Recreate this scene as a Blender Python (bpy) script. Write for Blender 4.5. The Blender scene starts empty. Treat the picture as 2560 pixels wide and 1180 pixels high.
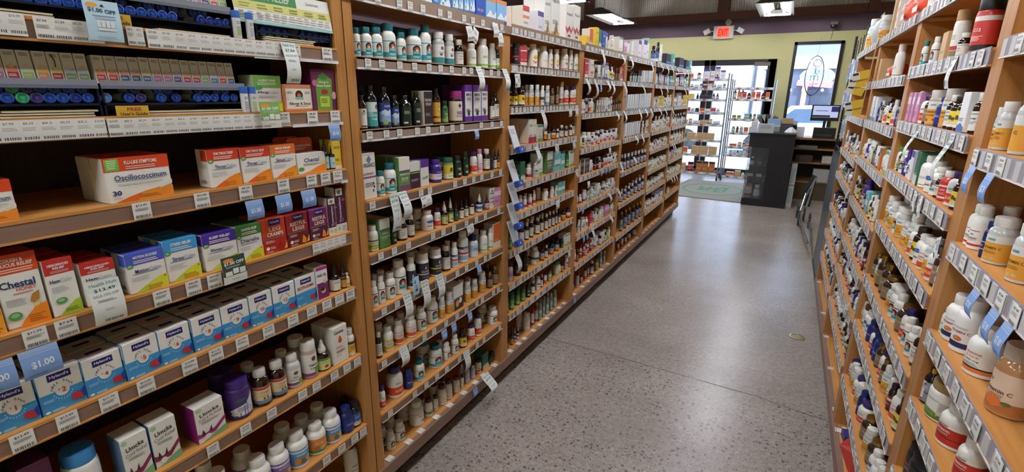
import bpy, bmesh, math, random
from mathutils import Vector, Matrix
random.seed(7)
C = bpy.context.scene.collection
sc = bpy.context.scene
PI = math.pi
# ------------------------------------------------------------------ camera
CAM_H = 1.5052
cam_d = bpy.data.cameras.new('camera'); cam = bpy.data.objects.new('camera', cam_d); C.objects.link(cam)
cam_d.sensor_fit = 'HORIZONTAL'; cam_d.sensor_width = 36.0
cam_d.lens = 36.0 * 1238.39 / 2560.0
cam_d.clip_start = 0.02; cam_d.clip_end = 300
_r = Vector((0.87629333, 0.48165679, 0.01080389)); _u = Vector((-0.1418535, 0.23651778, 0.96121638)); _f = Vector((-0.46042109, 0.84384008, -0.27558365))
M = Matrix((( _r.x, _u.x, -_f.x, 0.0), (_r.y, _u.y, -_f.y, 0.0), (_r.z, _u.z, -_f.z, CAM_H), (0, 0, 0, 1)))
cam.matrix_world = M
sc.camera = cam
# ------------------------------------------------------------------ colour management, world, sun
sc.view_settings.view_transform = 'Standard'
sc.view_settings.look = 'None'
sc.view_settings.gamma = 1.0
sc.view_settings.use_curve_mapping = False
sc.view_settings.exposure = 1.58
W = bpy.data.worlds.new('sky'); sc.world = W; W.use_nodes = True
bg = W.node_tree.nodes['Background']
bg.inputs[0].default_value = (0.58, 0.74, 1.0, 1); bg.inputs[1].default_value = 3.0
sun_d = bpy.data.lights.new('sun', 'SUN'); sun_d.energy = 2.5; sun_d.angle = 0.02; sun_d.color = (1, .96, .9)
sun = bpy.data.objects.new('sun', sun_d); C.objects.link(sun); sun.rotation_euler = (math.radians(38), 0, math.radians(20))
LAMP = 24.0      # strength of the fluorescent tubes
# ------------------------------------------------------------------ materials
def lin(h):
    out = []
    for i in (0, 2, 4):
        c = int(h[i:i+2], 16) / 255.0
        out.append(c / 12.92 if c <= 0.04045 else ((c + 0.055) / 1.055) ** 2.4)
    return (out[0], out[1], out[2], 1)
_m = {}
def mat(h, rough=.5, metal=0.0, kind='p', **kw):
    key = (h, rough, metal, kind, tuple(sorted(kw.items())))
    if key in _m: return _m[key]
    m = bpy.data.materials.new('%s_%s' % (kind, h)); m.use_nodes = True
    nt = m.node_tree; b = nt.nodes['Principled BSDF']
    b.inputs['Base Color'].default_value = lin(h)
    b.inputs['Roughness'].default_value = rough
    b.inputs['Metallic'].default_value = metal
    if 'trans' in kw: b.inputs['Transmission Weight'].default_value = kw['trans']
    if 'emit' in kw:
        b.inputs['Emission Color'].default_value = lin(h); b.inputs['Emission Strength'].default_value = kw['emit']
    if 'alpha' in kw: b.inputs['Alpha'].default_value = kw['alpha']
    if 'coat' in kw: b.inputs['Coat Weight'].default_value = kw['coat']; b.inputs['Coat Roughness'].default_value = .06
    _m[key] = m
    return m
def N(nt, t, **kw):
    n = nt.nodes.new(t)
    for k, v in kw.items(): setattr(n, k, v)
    return n
def ramp(nt, stops, interp='LINEAR'):
    n = nt.nodes.new('ShaderNodeValToRGB'); n.color_ramp.interpolation = interp
    e = n.color_ramp.elements
    while len(e) < len(stops): e.new(.5)
    for i, (p, c) in enumerate(stops): e[i].position = p; e[i].color = c if len(c) == 4 else (*c, 1)
    return n
def wood(name, c1, c2, rough=.42, axis='Y', dark=False):
    m = bpy.data.materials.new(name); m.use_nodes = True; nt = m.node_tree; b = nt.nodes['Principled BSDF']
    tc = N(nt, 'ShaderNodeTexCoord'); mp = N(nt, 'ShaderNodeMapping')
    s = {'Y': (22, 1.3, 22), 'Z': (22, 22, 1.3), 'X': (1.3, 22, 22)}[axis]
    mp.inputs['Scale'].default_value = s
    nz = N(nt, 'ShaderNodeTexNoise'); nz.inputs['Scale'].default_value = 3; nz.inputs['Detail'].default_value = 6; nz.inputs['Distortion'].default_value = .6
    r = ramp(nt, [(.3, lin(c1)), (.7, lin(c2))])
    nt.links.new(tc.outputs['Object'], mp.inputs[0]); nt.links.new(mp.outputs[0], nz.inputs[0]); nt.links.new(nz.outputs['Fac'], r.inputs[0])
    nt.links.new(r.outputs[0], b.inputs['Base Color']); b.inputs['Roughness'].default_value = rough
    return m
OAK = wood('oak_board', 'c4833e', 'd89c56', .4, 'Y')
OAKV = wood('oak_upright', 'a87239', 'c08848', .42, 'Z')
LIP = wood('shelf_edge', '7f6352', '937462', .45, 'Y')
BACK = wood('dark_back', '2c1a12', '3a2418', .6, 'Z')
PLINTH = wood('plinth_wood', '4a3226', '5c4032', .5, 'Y')
WHITE = mat('e8e5dc', .35)
PAPER = mat('e4e2da', .7)
# ------------------------------------------------------------------ mesh builder
class MB:
    def __init__(s): s.v = []; s.f = []; s.mi = []; s.sm = []; s.ms = []
    def m(s, m):
        if m not in s.ms: s.ms.append(m)
        return s.ms.index(m)
    def face(s, pts, m, smooth=False):
        i = len(s.v); s.v += [tuple(p) for p in pts]; s.f.append(tuple(range(i, i+len(pts)))); s.mi.append(s.m(m)); s.sm.append(smooth)
    def mesh(s, vs, fs, m, smooth=False):
        i = len(s.v); s.v += [tuple(p) for p in vs]; k = s.m(m)
        for f in fs: s.f.append(tuple(a+i for a in f)); s.mi.append(k); s.sm.append(smooth)
    def box(s, x0, x1, y0, y1, z0, z1, m, rot=None, bev=0.0):
        if x0 > x1: x0, x1 = x1, x0
        if y0 > y1: y0, y1 = y1, y0
        if z0 > z1: z0, z1 = z1, z0
        vs = [(x, y, z) for x in (x0, x1) for y in (y0, y1) for z in (z0, z1)]
        if rot: vs = [tuple(rot @ Vector(v)) for v in vs]
        s.mesh(vs, [(0, 1, 3, 2), (4, 6, 7, 5), (0, 4, 5, 1), (2, 3, 7, 6), (0, 2, 6, 4), (1, 5, 7, 3)], m)
    def lathe(s, prof, m, seg=24, cx=0, cy=0, cz=0, rib=0.0, smooth=True, cap=True):
        vs = []; fs = []
        for j, (r, z) in enumerate(prof):
            for i in range(seg):
                a = 2*PI*i/seg; rr = r*(1-rib) if (i % 2 and rib and 0 < j < len(prof)-1) else r
                vs.append((cx+rr*math.cos(a), cy+rr*math.sin(a), cz+z))
        for j in range(len(prof)-1):
            for i in range(seg):
                k = (i+1) % seg; fs.append((j*seg+i, j*seg+k, (j+1)*seg+k, (j+1)*seg+i))
        s.mesh(vs, fs, m, smooth)
        if cap:
            o = len(s.v)-len(vs)
            for ring, flip in ((0, True), (len(prof)-1, False)):
                idx = [o+ring*seg+i for i in range(seg)]
                if flip: idx.reverse()
                s.f.append(tuple(idx)); s.mi.append(s.m(m)); s.sm.append(False)
    def tube(s, pts, r, m, seg=8, closed=False):
        P = [Vector(p) for p in pts]; n = len(P); vs = []; fs = []
        for i, p in enumerate(P):
            a = P[(i-1) % n] if (closed or i) else p; b = P[(i+1) % n] if (closed or i < n-1) else p
            t = (b-a).normalized(); h = Vector((0, 0, 1)) if abs(t.z) < .9 else Vector((1, 0, 0))
            u = t.cross(h).normalized(); w = t.cross(u)
            for k in range(seg):
                q = 2*PI*k/seg; vs.append(tuple(p+u*r*math.cos(q)+w*r*math.sin(q)))
        for i in range(n if closed else n-1):
            j = (i+1) % n
            for k in range(seg):
                l = (k+1) % seg; fs.append((i*seg+k, i*seg+l, j*seg+l, j*seg+k))
        s.mesh(vs, fs, m, True)
        if not closed:
            o = len(s.v)-len(vs)
            s.f.append(tuple(o+k for k in range(seg))); s.mi.append(s.m(m)); s.sm.append(False)
            s.f.append(tuple(o+(n-1)*seg+k for k in reversed(range(seg)))); s.mi.append(s.m(m)); s.sm.append(False)
    def data(s, name, fix=False):
        me = bpy.data.meshes.new(name); me.from_pydata(s.v, [], s.f)
        for m in s.ms: me.materials.append(m)
        me.polygons.foreach_set('material_index', s.mi); me.polygons.foreach_set('use_smooth', s.sm)
        me.update()
        if fix:
            bm = bmesh.new(); bm.from_mesh(me); bmesh.ops.recalc_face_normals(bm, faces=bm.faces); bm.to_mesh(me); bm.free()
        if any(s.sm): me.set_sharp_from_angle(angle=math.radians(40))
        return me
    def build(s, name, parent=None, loc=None, rz=0, fix=False):
        return ob(name, s.data(name, fix), parent, loc, rz)
def ob(name, data, parent=None, loc=None, rz=0):
    o = bpy.data.objects.new(name, data); C.objects.link(o)
    if parent: o.parent = parent
    if loc: o.location = loc
    if rz: o.rotation_euler = (0, 0, rz)
    return o
def tag(o, label, cat, group=None, kind=None):
    if label: o['label'] = label
    if cat: o['category'] = cat
    if group: o['group'] = group
    if kind: o['kind'] = kind
    return o
def struct(mb, name, label=None):
    o = mb.build(name); o['kind'] = 'structure'
    if label: o['label'] = label
    return o
def empty(name, loc, rz=0):
    return ob(name, None, None, loc, rz)
# ------------------------------------------------------------------ lettering
_t = {}
def glyphs(txt, bold=0.0):
    """verts (2D, fitted to the unit square) and faces of a piece of lettering"""
    k = (txt, bold)
    if k in _t: return _t[k]
    cu = bpy.data.curves.new('t', 'FONT'); cu.body = txt; cu.resolution_u = 2; cu.offset = bold; cu.fill_mode = 'FRONT'
    o = bpy.data.objects.new('t', cu); C.objects.link(o)
    me = o.to_mesh()
    V = [(v.co.x, v.co.y) for v in me.vertices]; F = [tuple(p.vertices) for p in me.polygons]
    o.to_mesh_clear(); bpy.data.objects.remove(o); bpy.data.curves.remove(cu)
    if V:
        x0 = min(v[0] for v in V); x1 = max(v[0] for v in V); y0 = min(v[1] for v in V); y1 = max(v[1] for v in V)
        V = [((x-x0)/max(x1-x0, 1e-6), (y-y0)/max(y1-y0, 1e-6)) for x, y in V]
    _t[k] = (V, F)
    return _t[k]
def clip_x(poly, a, keep_less):
    out = []
    for i in range(len(poly)):
        p, q = poly[i], poly[(i+1) % len(poly)]
        pi = p[0] <= a if keep_less else p[0] >= a; qi = q[0] <= a if keep_less else q[0] >= a
        if pi: out.append(p)
        if pi != qi:
            t = (a-p[0])/(q[0]-p[0]); out.append((a, p[1]+t*(q[1]-p[1])))
    return out
def ell(cx, cy, rx, ry, n=20):
    return [(cx+rx*math.cos(2*PI*i/n), cy+ry*math.sin(2*PI*i/n)) for i in range(n)]
class Print:
    """flat artwork in unit coordinates, laid on a face through fn(x, y, lift)"""
    def __init__(s, mb, fn, strips=0, seed=1, rows=0):
        s.mb = mb; s.fn = fn; s.st = strips; s.rw = rows; s.k = 0; s.rnd = random.Random(seed)
    def poly(s, pts, col):
        s.k += 1; L = .0002+.00009*s.k; m = mat(col, .45)
        parts = [pts]
        if s.st:
            parts = []
            for i in range(s.st):
                p = clip_x(clip_x(pts, (i+1)/s.st, True), i/s.st, False)
                if len(p) > 2: parts.append(p)
        if s.rw:
            q = []
            for i in range(s.rw):
                t = [(y, x) for x, y in parts[0]]; t = clip_x(clip_x(t, (i+1)/s.rw, True), i/s.rw, False)
                if len(t) > 2: q.append([(x, y) for y, x in t])
            parts = q
        for p in parts: s.mb.face([s.fn(x, y, L) for x, y in p], m)
    def rect(s, x0, y0, x1, y1, col): s.poly([(x0, y0), (x1, y0), (x1, y1), (x0, y1)], col)
    def text(s, t, cx, cy, w, h, col, bold=.02, slope=0):
        s.k += 1; L = .0003+.00009*s.k+(.0002 if s.st else 0)
        V, F = glyphs(t, bold)
        s.mb.mesh([s.fn(cx+(x-.5)*w, cy+(y-.5)*h+slope*(x-.5), L) for x, y in V], F, mat(col, .5))
    def lines(s, x0, x1, y, h, n, col, jag=.35):
        for i in range(n):
            xe = x1-(x1-x0)*jag*s.rnd.random(); s.rect(x0, y-h-2*h*i, xe, y-2*h*i, col)
    def bars(s, x0, y0, x1, y1):
        x = x0
        while x < x1:
            w = (x1-x0)*(.02+.03*s.rnd.random()); s.rect(x, y0, min(x+w, x1), y1, '2a2a2a'); x += w*(1.6+s.rnd.random())
    def run(s, ops):
        for o in ops:
            k = o[0]
            if k == 'r': s.rect(*o[1:])
            elif k == 'e': s.poly(ell(*o[1:5]), o[5])
            elif k == 'p': s.poly(o[1], o[2])
            elif k == 't': s.text(*o[1:])
            elif k == 'l': s.lines(*o[1:])
            elif k == 'bc': s.bars(*o[1:])
# ------------------------------------------------------------------ artwork of cartons
NAVY = '1d2d6e'; TXT = '4a4a52'; GRY = '9a9a98'
def boiron(top, name, relief, sw='efb01e', nc=None, tall=False, sw2=None, split=None):
    nm = name; t = .70 if not tall else .72
    ops = [('r', 0, t, 1, 1, top), ('t', relief, .52, t+.19, .62, .07, 'f3efe6', .03), ('l', .2, .85, t+.11, .022, 2, 'f3d9c8', .2),
           ('e', .10, t-.01, .085, .05, '4f9a50'), ('e', .09, t, .05, .025, 'a9cfa0')]
    if split:
        ops += [('t', split[0], .37, t-.16, .34, .10, NAVY, .015), ('t', split[1], .71, t-.16, .32, .10, '9aa3c4', .01)]
    else:
        ops += [('t', nm, .5, t-.13, .74, .11, NAVY, .01)]
    ops += [('l', .12, .8, t-.22, .012, 1, NAVY, .1), ('l', .08, .6, t-.30, .013, 4, 'b3b3b3', .3),
            ('p', [(.12, 0), (1, 0), (1, .33), (.82, .30), (.62, .24), (.40, .15), (.22, .06)], sw)]
    if sw2: ops += [('p', [(.12, 0), (.55, 0), (.50, .16), (.34, .12), (.2, .05)], sw2)]
    ops += [('l', .45, .92, .12, .02, 3, 'b5701c' if sw != 'b6cf3a' else '6d8c22', .3), ('e', .93, .27, .035, .03, 'b98a2a')]
    return dict(base='e9e6dc', top=top, side='dedbd2', ops=ops, band=(t, 1, top))
def cellsalt(num):
    ops = [('r', 0, 0, 1, .47, '3f97cf'), ('p', [(0, .47), (0, .40), (1, .47)], '3f97cf'), ('r', .26, .74, .78, .91, '221a6b'), ('t', "Hyland's", .52, .825, .42, .09, 'e9e9f2', .02),
           ('e', .52, .47, .16, .14, 'e9e6dc')]
    if num == 'BIO':
        ops = ops[:4]+[('t', 'BIOPLASMA', .5, .63, .8, .11, 'b8453f', .02), ('l', .2, .8, .52, .03, 1, 'cfe0ea', .1)]
    else:
        for i, ch in enumerate('CELL SALT'):
            a = math.radians(160-17.5*i)
            if ch != ' ': ops.append(('t', ch, .52+.235*math.cos(a), .46+.225*math.sin(a), .05, .055, '3a3a44', .02))
        ops.append(('t', '#', .45, .50, .035, .05, 'b8453f', .01)); ops.append(('t', num, .55, .475, (.03 if num == '1' else .05+.045*len(num)), .12, 'b8453f', .02))
        for i in range(9):
            a = math.radians(200+17*i); ops.append(('e', .52+.22*math.cos(a), .46+.20*math.sin(a), .012, .016, 'bfe0f2'))
    ops += [('l', .06, .36, .34, .012, 3, '9fcbe6', .3), ('p', [(.66, .16), (.74, .13), (.90, .10), (.93, .22), (.84, .30), (.66, .27)], 'c02c3c'),
            ('p', [(.88, .27), (1, .38), (1, .13), (.93, .10)], '1d3f9a'), ('e', .10, .06, .055, .03, 'e9e6dc'), ('l', .2, .5, .075, .015, 2, 'bfe0f2', .2)]
    return dict(base='e9e6dc', top='e4e1d8', side='3f97cf', ops=ops, cell=True)
def hyl(c1, c2, words, tc='f0dcc0', leaf='e8892e'):
    ops = [('r', 0, 0, 1, .46, c2), ('r', .30, .80, .80, .97, '221a6b'), ('t', "Hyland's", .55, .885, .40, .08, 'e9e9f2', .02)]
    y = .69
    for i, w in enumerate(words):
        ops.append(('t', w, .53, y, .30+.065*len(w), .12, tc, .03)); y -= .15
    ops += [('r', 0, .415, .9, .45, '8d6a58'), ('l', .1, .5, .37, .014, 3, 'd9b7a2', .3), ('e', .16, .15, .075, .05, 'efe6da'), ('l', .26, .5, .18, .02, 2, 'e6c7b8', .2),
            ('p', [(.62, .06), (.70, .30), (.84, .18), (.82, .02)], leaf), ('p', [(.84, .04), (1, .28), (1, .06)], 'efa24a'), ('l', .1, .45, .07, .014, 2, 'd9b7a2', .3)]
    return dict(base=c1, top=c1, side=c1, ops=ops)
def umcka(side, a, b, sub):
    ops = [('e', .16, .90, .11, .05, 'a9cfa0'), ('t', 'Umcka', .5, .76, .66, .10, '2b2b33', .02, .05), ('t', sub, .52, .64, .80, .08, a, .01, .05), ('l', .2, .85, .56, .012, 3, 'a9a9a9', .3),
           ('p', [(0, .30), (.2, .22), (.6, .26), (1, .46), (1, .36), (.6, .14), (0, .16)], b), ('p', [(.1, 0), (1, 0), (1, .2), (.6, .12)], '7fae7a'),
           ('e', .33, .12, .12, .07, 'e6dfe2'), ('p', [(.12, .2), (.2, .36), (.28, .2)], '4a2032'), ('p', [(.38, .22), (.5, .38), (.5, .22)], '4a2032')]
    return dict(base='e6e3d8', top='dedccf', side=side, ops=ops)
def gen_box(base, bands=(), t=None, tc='f0f0f0', side=None, top=None, lines=('777777',), extra=()):
    ops = [('r', 0, a, 1, b, c) for a, b, c in bands]
    if t:
        y = .74
        for w in t: ops.append(('t', w, .5, y, min(.86, .2+.085*len(w)), .085, tc, .02)); y -= .12
    ops += [('l', .14, .86, .36, .016, 3, lines[0], .3)]
    ops += list(extra)
    return dict(base=base, top=top or base, side=side or base, ops=ops)
BX = {
 'OS': ('white flu-relief carton with orange band', dict(base='e9e6dc', top='d9481c', side='dcd9d0', band=None, ops=[
     ('r', 0, .70, 1, 1, 'dd4a1e'), ('r', .03, .72, .23, .98, '7fbf4d'), ('l', .06, .20, .95, .02, 5, 'd6ecc0', .2), ('t', 'FLU-LIKE SYMPTOMS', .56, .88, .50, .085, 'f3e6dc', .03), ('l', .32, .80, .80, .022, 2, 'f3c9b4', .2),
     ('t', 'Oscillococcinum', .53, .55, .80, .13, NAVY, .01), ('l', .14, .9, .47, .008, 1, NAVY, .02), ('l', .16, .86, .41, .018, 1, 'a9b8a6', .02), ('l', .3, .85, .34, .008, 1, 'b0b0b0', .1), ('t', '30', .13, .22, .13, .11, NAVY, .03), ('l', .08, .2, .12, .015, 2, '9aa', .2) if False else ('r', .07, .09, .19, .11, 'a9b0cc'),
     ('p', [(.06, 0), (1, 0), (1, .26), (.8, .25), (.55, .20), (.3, .11)], 'e8902a'), ('p', [(.06, 0), (.42, 0), (.50, .17), (.3, .11)], 'e06a1e'), ('p', [(.78, .28), (.80, .22), (1, .30), (1, .40)], 'e4ddd0'), ('l', .45, .8, .12, .02, 2, 'a8641c', .3)])),
 'TC': ('white sore-throat tablet carton, red top', boiron('d4401f', '', 'SORE THROAT RELIEF', 'ef8c1f', split=('Throat', 'Calm'), sw2='e2661c')),
 'SC': ('white sinus tablet carton, orange top', boiron('e2722a', '', 'SINUS RELIEF', 'ef9c24', split=('Sinus', 'Calm'), sw2='ea7a1e')),
 'CH': ('low white cough tablet carton, orange corner', dict(base='e9e6dc', top='dcd9d0', side='dcd9d0', ops=[('t', 'Chestal', .5, .66, .52, .2, NAVY, .015), ('l', .2, .8, .5, .02, 3, 'aaaaaa', .3), ('e', .12, .24, .1, .1, '4f9a50'), ('p', [(.1, 0), (1, 0), (1, .42), (.7, .30), (.4, .1)], 'ee8a24'), ('e', .88, .52, .07, .1, 'e8d9b0')])),
 'HC': ('orange and white honey syrup carton', boiron('dd4f22', 'Chestal', 'COUGH RELIEF', 'efa22a', tall=True)),
 'CY': ('tall honey cough syrup carton, orange top', dict(base='e9e6dc', top='c9431f', side='dcd9d0', ops=[('r', 0, .74, 1, 1, 'dd4a22'), ('t', 'COUGH &', .45, .92, .5, .05, 'f3e6dc', .04), ('t', 'MUCUS RELIEF', .5, .86, .8, .05, 'f3e6dc', .04), ('l', .1, .9, .81, .015, 2, 'f3c9b4', .2),
     ('t', 'Chestal', .45, .60, .80, .10, NAVY, .02), ('t', 'HONEY', .62, .52, .46, .05, 'c4544a', .02), ('l', .3, .8, .47, .01, 1, 'c4544a', .1), ('l', .1, .6, .40, .01, 5, 'aaaaaa', .3),
     ('p', [(.62, .33), (.70, .42), (.88, .46), (.84, .34), (.72, .29)], 'b98236'), ('p', [(.70, .29), (.84, .32), (.80, .16), (.72, .16)], 'e8c879'), ('e', .22, .17, .16, .06, '4f9a50'), ('e', .22, .18, .1, .03, '8fc088'), ('p', [(.25, 0), (1, 0), (1, .28), (.7, .24), (.4, .1)], 'ef8c22'), ('l', .5, .9, .14, .014, 4, 'b5601c', .3)])),
 'HM': ('tall white ointment carton, red top', dict(base='e9e6dc', top='b92f22', side='e2dfd6', ops=[('r', 0, .74, 1, 1, 'c6332a'), ('t', 'HEMORRHOID', .5, .90, .72, .045, 'f0dede', .04), ('t', 'RELIEF', .5, .845, .4, .04, 'f0dede', .04), ('l', .2, .85, .80, .012, 2, 'e8b0a8', .2), ('t', 'Hem', .28, .62, .34, .07, NAVY, .02), ('t', 'Calm', .66, .62, .38, .07, 'a7adc8', .01),
     ('l', .12, .7, .52, .01, 5, 'b0b0b0', .3), ('e', .35, .27, .2, .055, '4f9a50'), ('e', .33, .28, .12, .03, '9ac890'), ('p', [(.15, 0), (1, 0), (1, .25), (.8, .23), (.5, .14)], 'a9c73c'), ('l', .4, .9, .12, .012, 3, '6d8c22', .3)])),
 'MC': ('white motion-sickness carton, violet-blue top', boiron('4d5fc4', '', 'MOTION SICKNESS', 'd6da3c', split=('Motion', 'Calm'), sw2='b6cf3a')),
 'ST': ('white stress-relief carton, sky-blue top', boiron('3f9fd8', '', 'STRESS RELIEF', 'd9da34', split=('Stress', 'Calm'), sw2='b6cf3a')),
 'SL': ('white sleep-relief carton, purple top', boiron('4a2f9a', '', 'SLEEP RELIEF', 'b9d23e', split=('Sleep', 'Calm'))),
 'DI': ('white digestive carton, dark green top', boiron('3f7d38', 'Diaralia', 'DIARRHEA RELIEF', 'd4d62e')),
 'AC': ('white allergy carton, green top', dict(base='e9e6dc', top='6fa63f', side='b9c9a0', ops=[('r', 0, .66, 1, 1, '76ab48'), ('t', 'ALLERGY RELIEF', .5, .86, .62, .06, 'eef3e4', .02), ('l', .15, .85, .80, .02, 2, 'cfe3b8', .1), ('e', .18, .66, .13, .06, '4f9a50'), ('t', 'Allergy', .32, .53, .42, .09, NAVY, .015), ('t', 'Calm', .70, .53, .3, .08, 'a7adc8', .01), ('l', .15, .85, .44, .012, 3, 'a8a8b4', .2), ('p', [(.5, 0), (1, 0), (1, .3), (.7, .24)], 'd9d934')])),
 'AS': ('salmon and cream allergy-sinus carton', dict(base='d8855f', top='c9744f', side='d0805c', ops=[('r', .05, .08, .95, .84, 'e6e1d0'), ('e', .5, .6, .13, .18, '3a2a24'), ('e', .5, .56, .07, .10, 'd9622e'), ('r', .36, .42, .64, .52, '7fc0b4'), ('t', 'Allergy & Sinus', .5, .26, .74, .15, '5a3a34', .01), ('l', .3, .8, .18, .02, 1, '9a9a90', .1), ('l', .1, .3, .74, .015, 3, 'b0a898', .3), ('l', .7, .92, .74, .015, 3, 'b0a898', .3)])),
 'NW': ('plum and green sinus-relief carton', dict(base='6a1f4c', top='5a1a40', side='521a3a', ops=[('p', [(.18, 0), (.8, 0), (.86, .75), (.5, .92), (.16, .70)], '6f9a3c'), ('e', .5, .82, .2, .07, '3f7a34'), ('t', 'Allergy &', .5, .68, .44, .06, 'e6ecd4', .02), ('t', 'Sinus Relief', .5, .60, .58, .06, 'e6ecd4', .02), ('e', .52, .45, .14, .06, 'b02038'), ('r', .3, .08, .7, .34, 'b7cf4a'), ('l', .35, .65, .28, .02, 3, '5a7a2c', .2), ('e', .12, .66, .09, .08, 'c06a9a'), ('e', .9, .36, .09, .1, 'd9a0b8')])),
 'LC': ('orange-red leg-cramp tablet carton', hyl('cf4420', 'b82a1e', ['LEG', 'CRAMPS'], leaf='a52020')),
 'RL': ('crimson restful-leg tablet carton', hyl('a8242a', '6e1e20', ['RESTFUL', 'LEGS'])),
 'RP': ('magenta restful-leg PM tablet carton', hyl('7d2358', '4e2042', ['RESTFUL', 'LEGS'])),
 'TR': ('dark plum herbal cream carton', dict(base='4e1a38', top='471832', side='dcd6cc', ops=[('r', .15, .82, .75, .97, 'e6e2d8'), ('e', .45, .89, .16, .05, '6f8f5a'), ('r', 0, 0, 1, .2, 'e2ded2'), ('e', .25, .1, .12, .05, 'a9cf7a'), ('l', .5, .9, .14, .02, 3, 'a0a090', .2), ('l', .62, .95, .74, .014, 2, 'b090a0', .2), ('e', .6, .28, .12, .05, '8a4a7a')])),
 'EO': ('white and pink ear-oil carton', gen_box('e9e4e2', ((0, .5, '7a2a62'), (.9, 1, 'b03a80')), ['EAR OIL'], '5a4a52', extra=[('e', .5, .25, .22, .09, 'e0b090'), ('e', .45, .30, .2, .06, '3a2024'), ('e', .7, .52, .16, .06, 'd8c890')])),
 'Yl': ('slim yellow drops carton', gen_box('e8c53c', ((0, .12, 'e2dcc0'),), ['DROPS'], '8a6a20', lines=('b08820',))),
 'Pu': ('dark plum flat carton', gen_box('4e1a38', (), None)),
 'UC': ('white herbal cold-relief carton, blue side', umcka('5a7a9a', '8a8a94', '8a2a4e', 'Cold Relief')),
 'UP': ('white and magenta cold-and-flu carton', umcka('8a2268', 'c07aa0', '9a2a72', 'Cold & Flu Relief')),
 'Ge': ('tall white infant carton with red bear mark', dict(base='e8e5da', top='e0ddd2', side='dad7cc', ops=[('t', 'Genexa', .45, .86, .62, .09, '3a3a3a', .02), ('e', .5, .62, .12, .07, 'd9442c'), ('e', .5, .70, .07, .04, 'd9442c'), ('l', .2, .7, .48, .012, 3, 'b0b0b0', .3), ('l', .2, .8, .36, .015, 2, 'c0685a', .2), ('l', .2, .6, .26, .01, 3, 'b8b8b8', .3)])),
 'BI': ('white and blue tablet carton with red lettering', cellsalt('BIO')),
 'Eb': ('tall cream elderberry carton', gen_box('e2ddcf', ((.46, .50, '8a5a8a'),), ['ORGANICS'], '5a5a5a', extra=[('p', [(.5, .95), (.68, .86), (.5, .77), (.32, .86)], '5a7a9a'), ('t', 'ELDERBERRY', .45, .56, .8, .05, 'a86a86', .02), ('e', .75, .34, .05, .03, '3a2a52'), ('e', .8, .26, .05, .03, '3a2a52'), ('e', .72, .18, .05, .03, '3a2a52')])),
 'Kg': ('cream-topped green herbal syrup carton', gen_box('5f8a4a', ((.62, 1, 'e0dccb'), (0, .18, '7a4a6a'), (.56, .62, '6a4a6a')), ['', '', 'Elderberry', 'Syrup'], 'dfe6cc', top='dcd8c8', lines=('a9c090',))),
 'KG': ('grass-green herbal syrup carton, cream top', gen_box('5c9450', ((.66, 1, 'e0dccb'), (.6, .66, '6a5a6a')), ['', '', 'Olive', 'Original'], 'dfe6cc', top='dcd8c8', lines=('a9c090',))),
 'Dk': ('dark plum gummy carton, white top', gen_box('3a2430', ((.66, 1, 'dcd8d2'), (.58, .62, '8fae4a')), None, top='cfcac4', lines=('b8a0b0',))),
 'Pw': ('purple and white zinc carton', gen_box('dfdcd6', ((.72, 1, '5a2a8a'),), None, top='4a2278', lines=('8a9a8a',), extra=[('e', .75, .35, .08, .04, '4f8a4f')])),
 'Bk': ('slim dark syrup carton with cream edge', gen_box('2e1c22', ((0, .04, 'cfc6ae'),), ['ORGANIC', 'SYRUP'], 'd6cdb6', side='d8cfba', top='c9bfa6', lines=('a89a88',))),
 'Ps': ('purple and white immune syrup carton', gen_box('e2dfd8', ((0, .16, '5e2e8c'), (.82, 1, '5e2e8c')), ['IMMUNE', 'SYRUP'], '5a4a62', side='56297f', top='4d2474', extra=[('e', .5, .25, .16, .08, '2e2440'), ('e', .38, .30, .1, .05, '5a7a4a')])),
 'Or': ('orange herbal carton, cream base', gen_box('d8662c', ((0, .25, 'e2d8c6'),), None, side='dfd6c8', top='dfd6c8', lines=('e8b090',))),
 'Og': ('white and black carton with orange slice', gen_box('e4e1d8', ((0, .42, '2a2c34'), (.42, .5, '4a5a6a')), None, extra=[('e', .35, .26, .2, .14, 'e8a23c'), ('e', .68, .34, .16, .12, 'e6e0d0')])),
 'Gn': ('dark green carton with white panel', gen_box('2f6a4a', ((0, .3, 'd6dccf'),), None, lines=('a8c4b0',))),
 'Rw': ('white and red supplement carton', gen_box('e4e1d8', ((.78, 1, 'c9382e'), (.5, .62, 'e08a6a')), None, top='b93a30', side='ddd8cc')),
 'Vw': ('pale carton with violet band', gen_box('dcdae2', ((.78, 1, '4a3a8a'),), None, lines=('8a88a0',))),
 'Tl': ('tall white resveratrol-style carton', gen_box('e6e3da', ((0, .12, 'c9b25a'),), ['AgeLESS'], '5a5a5a', extra=[('p', [(.3, .1), (.6, .38), (.8, .1)], '8a7a3a'), ('e', .4, .08, .12, .04, 'b93a30')]) ),
 'Wr': ('white carton with red zigzag wave', gen_box('e8e5dc', (), ['Relief'], '6a6a6a', extra=[('p', [(0, .42), (.25, .3), (.5, .44), (.75, .3), (1, .46), (1, .36), (.75, .2), (.5, .34), (.25, .2), (0, .32)], 'c9303a'), ('r', .3, .12, .7, .18, 'b93a30')])),
 'Rd': ('small red and white carton', gen_box('c22f3e', ((0, .2, 'e6dcd4'), (.75, .8, 'e6dcd4')), None, lines=('e8b0b0',))),
 'Bg': ('cream carton with raspberry foot', gen_box('e0dccb', ((0, .26, 'a52f48'),), ['HERBAL'], '7a8a6a', side='d6d0c0')),
 'Gw': ('white and green herbal carton', gen_box('e2e4da', ((0, .2, '7fae5a'), (.86, 1, '4f9a6a')), None, lines=('8aa88a',))),
 'Te': ('teal and white supplement carton', gen_box('6fb8b4', ((.35, .6, 'dfe6e0'),), None, lines=('2f7a80',))),
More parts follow.
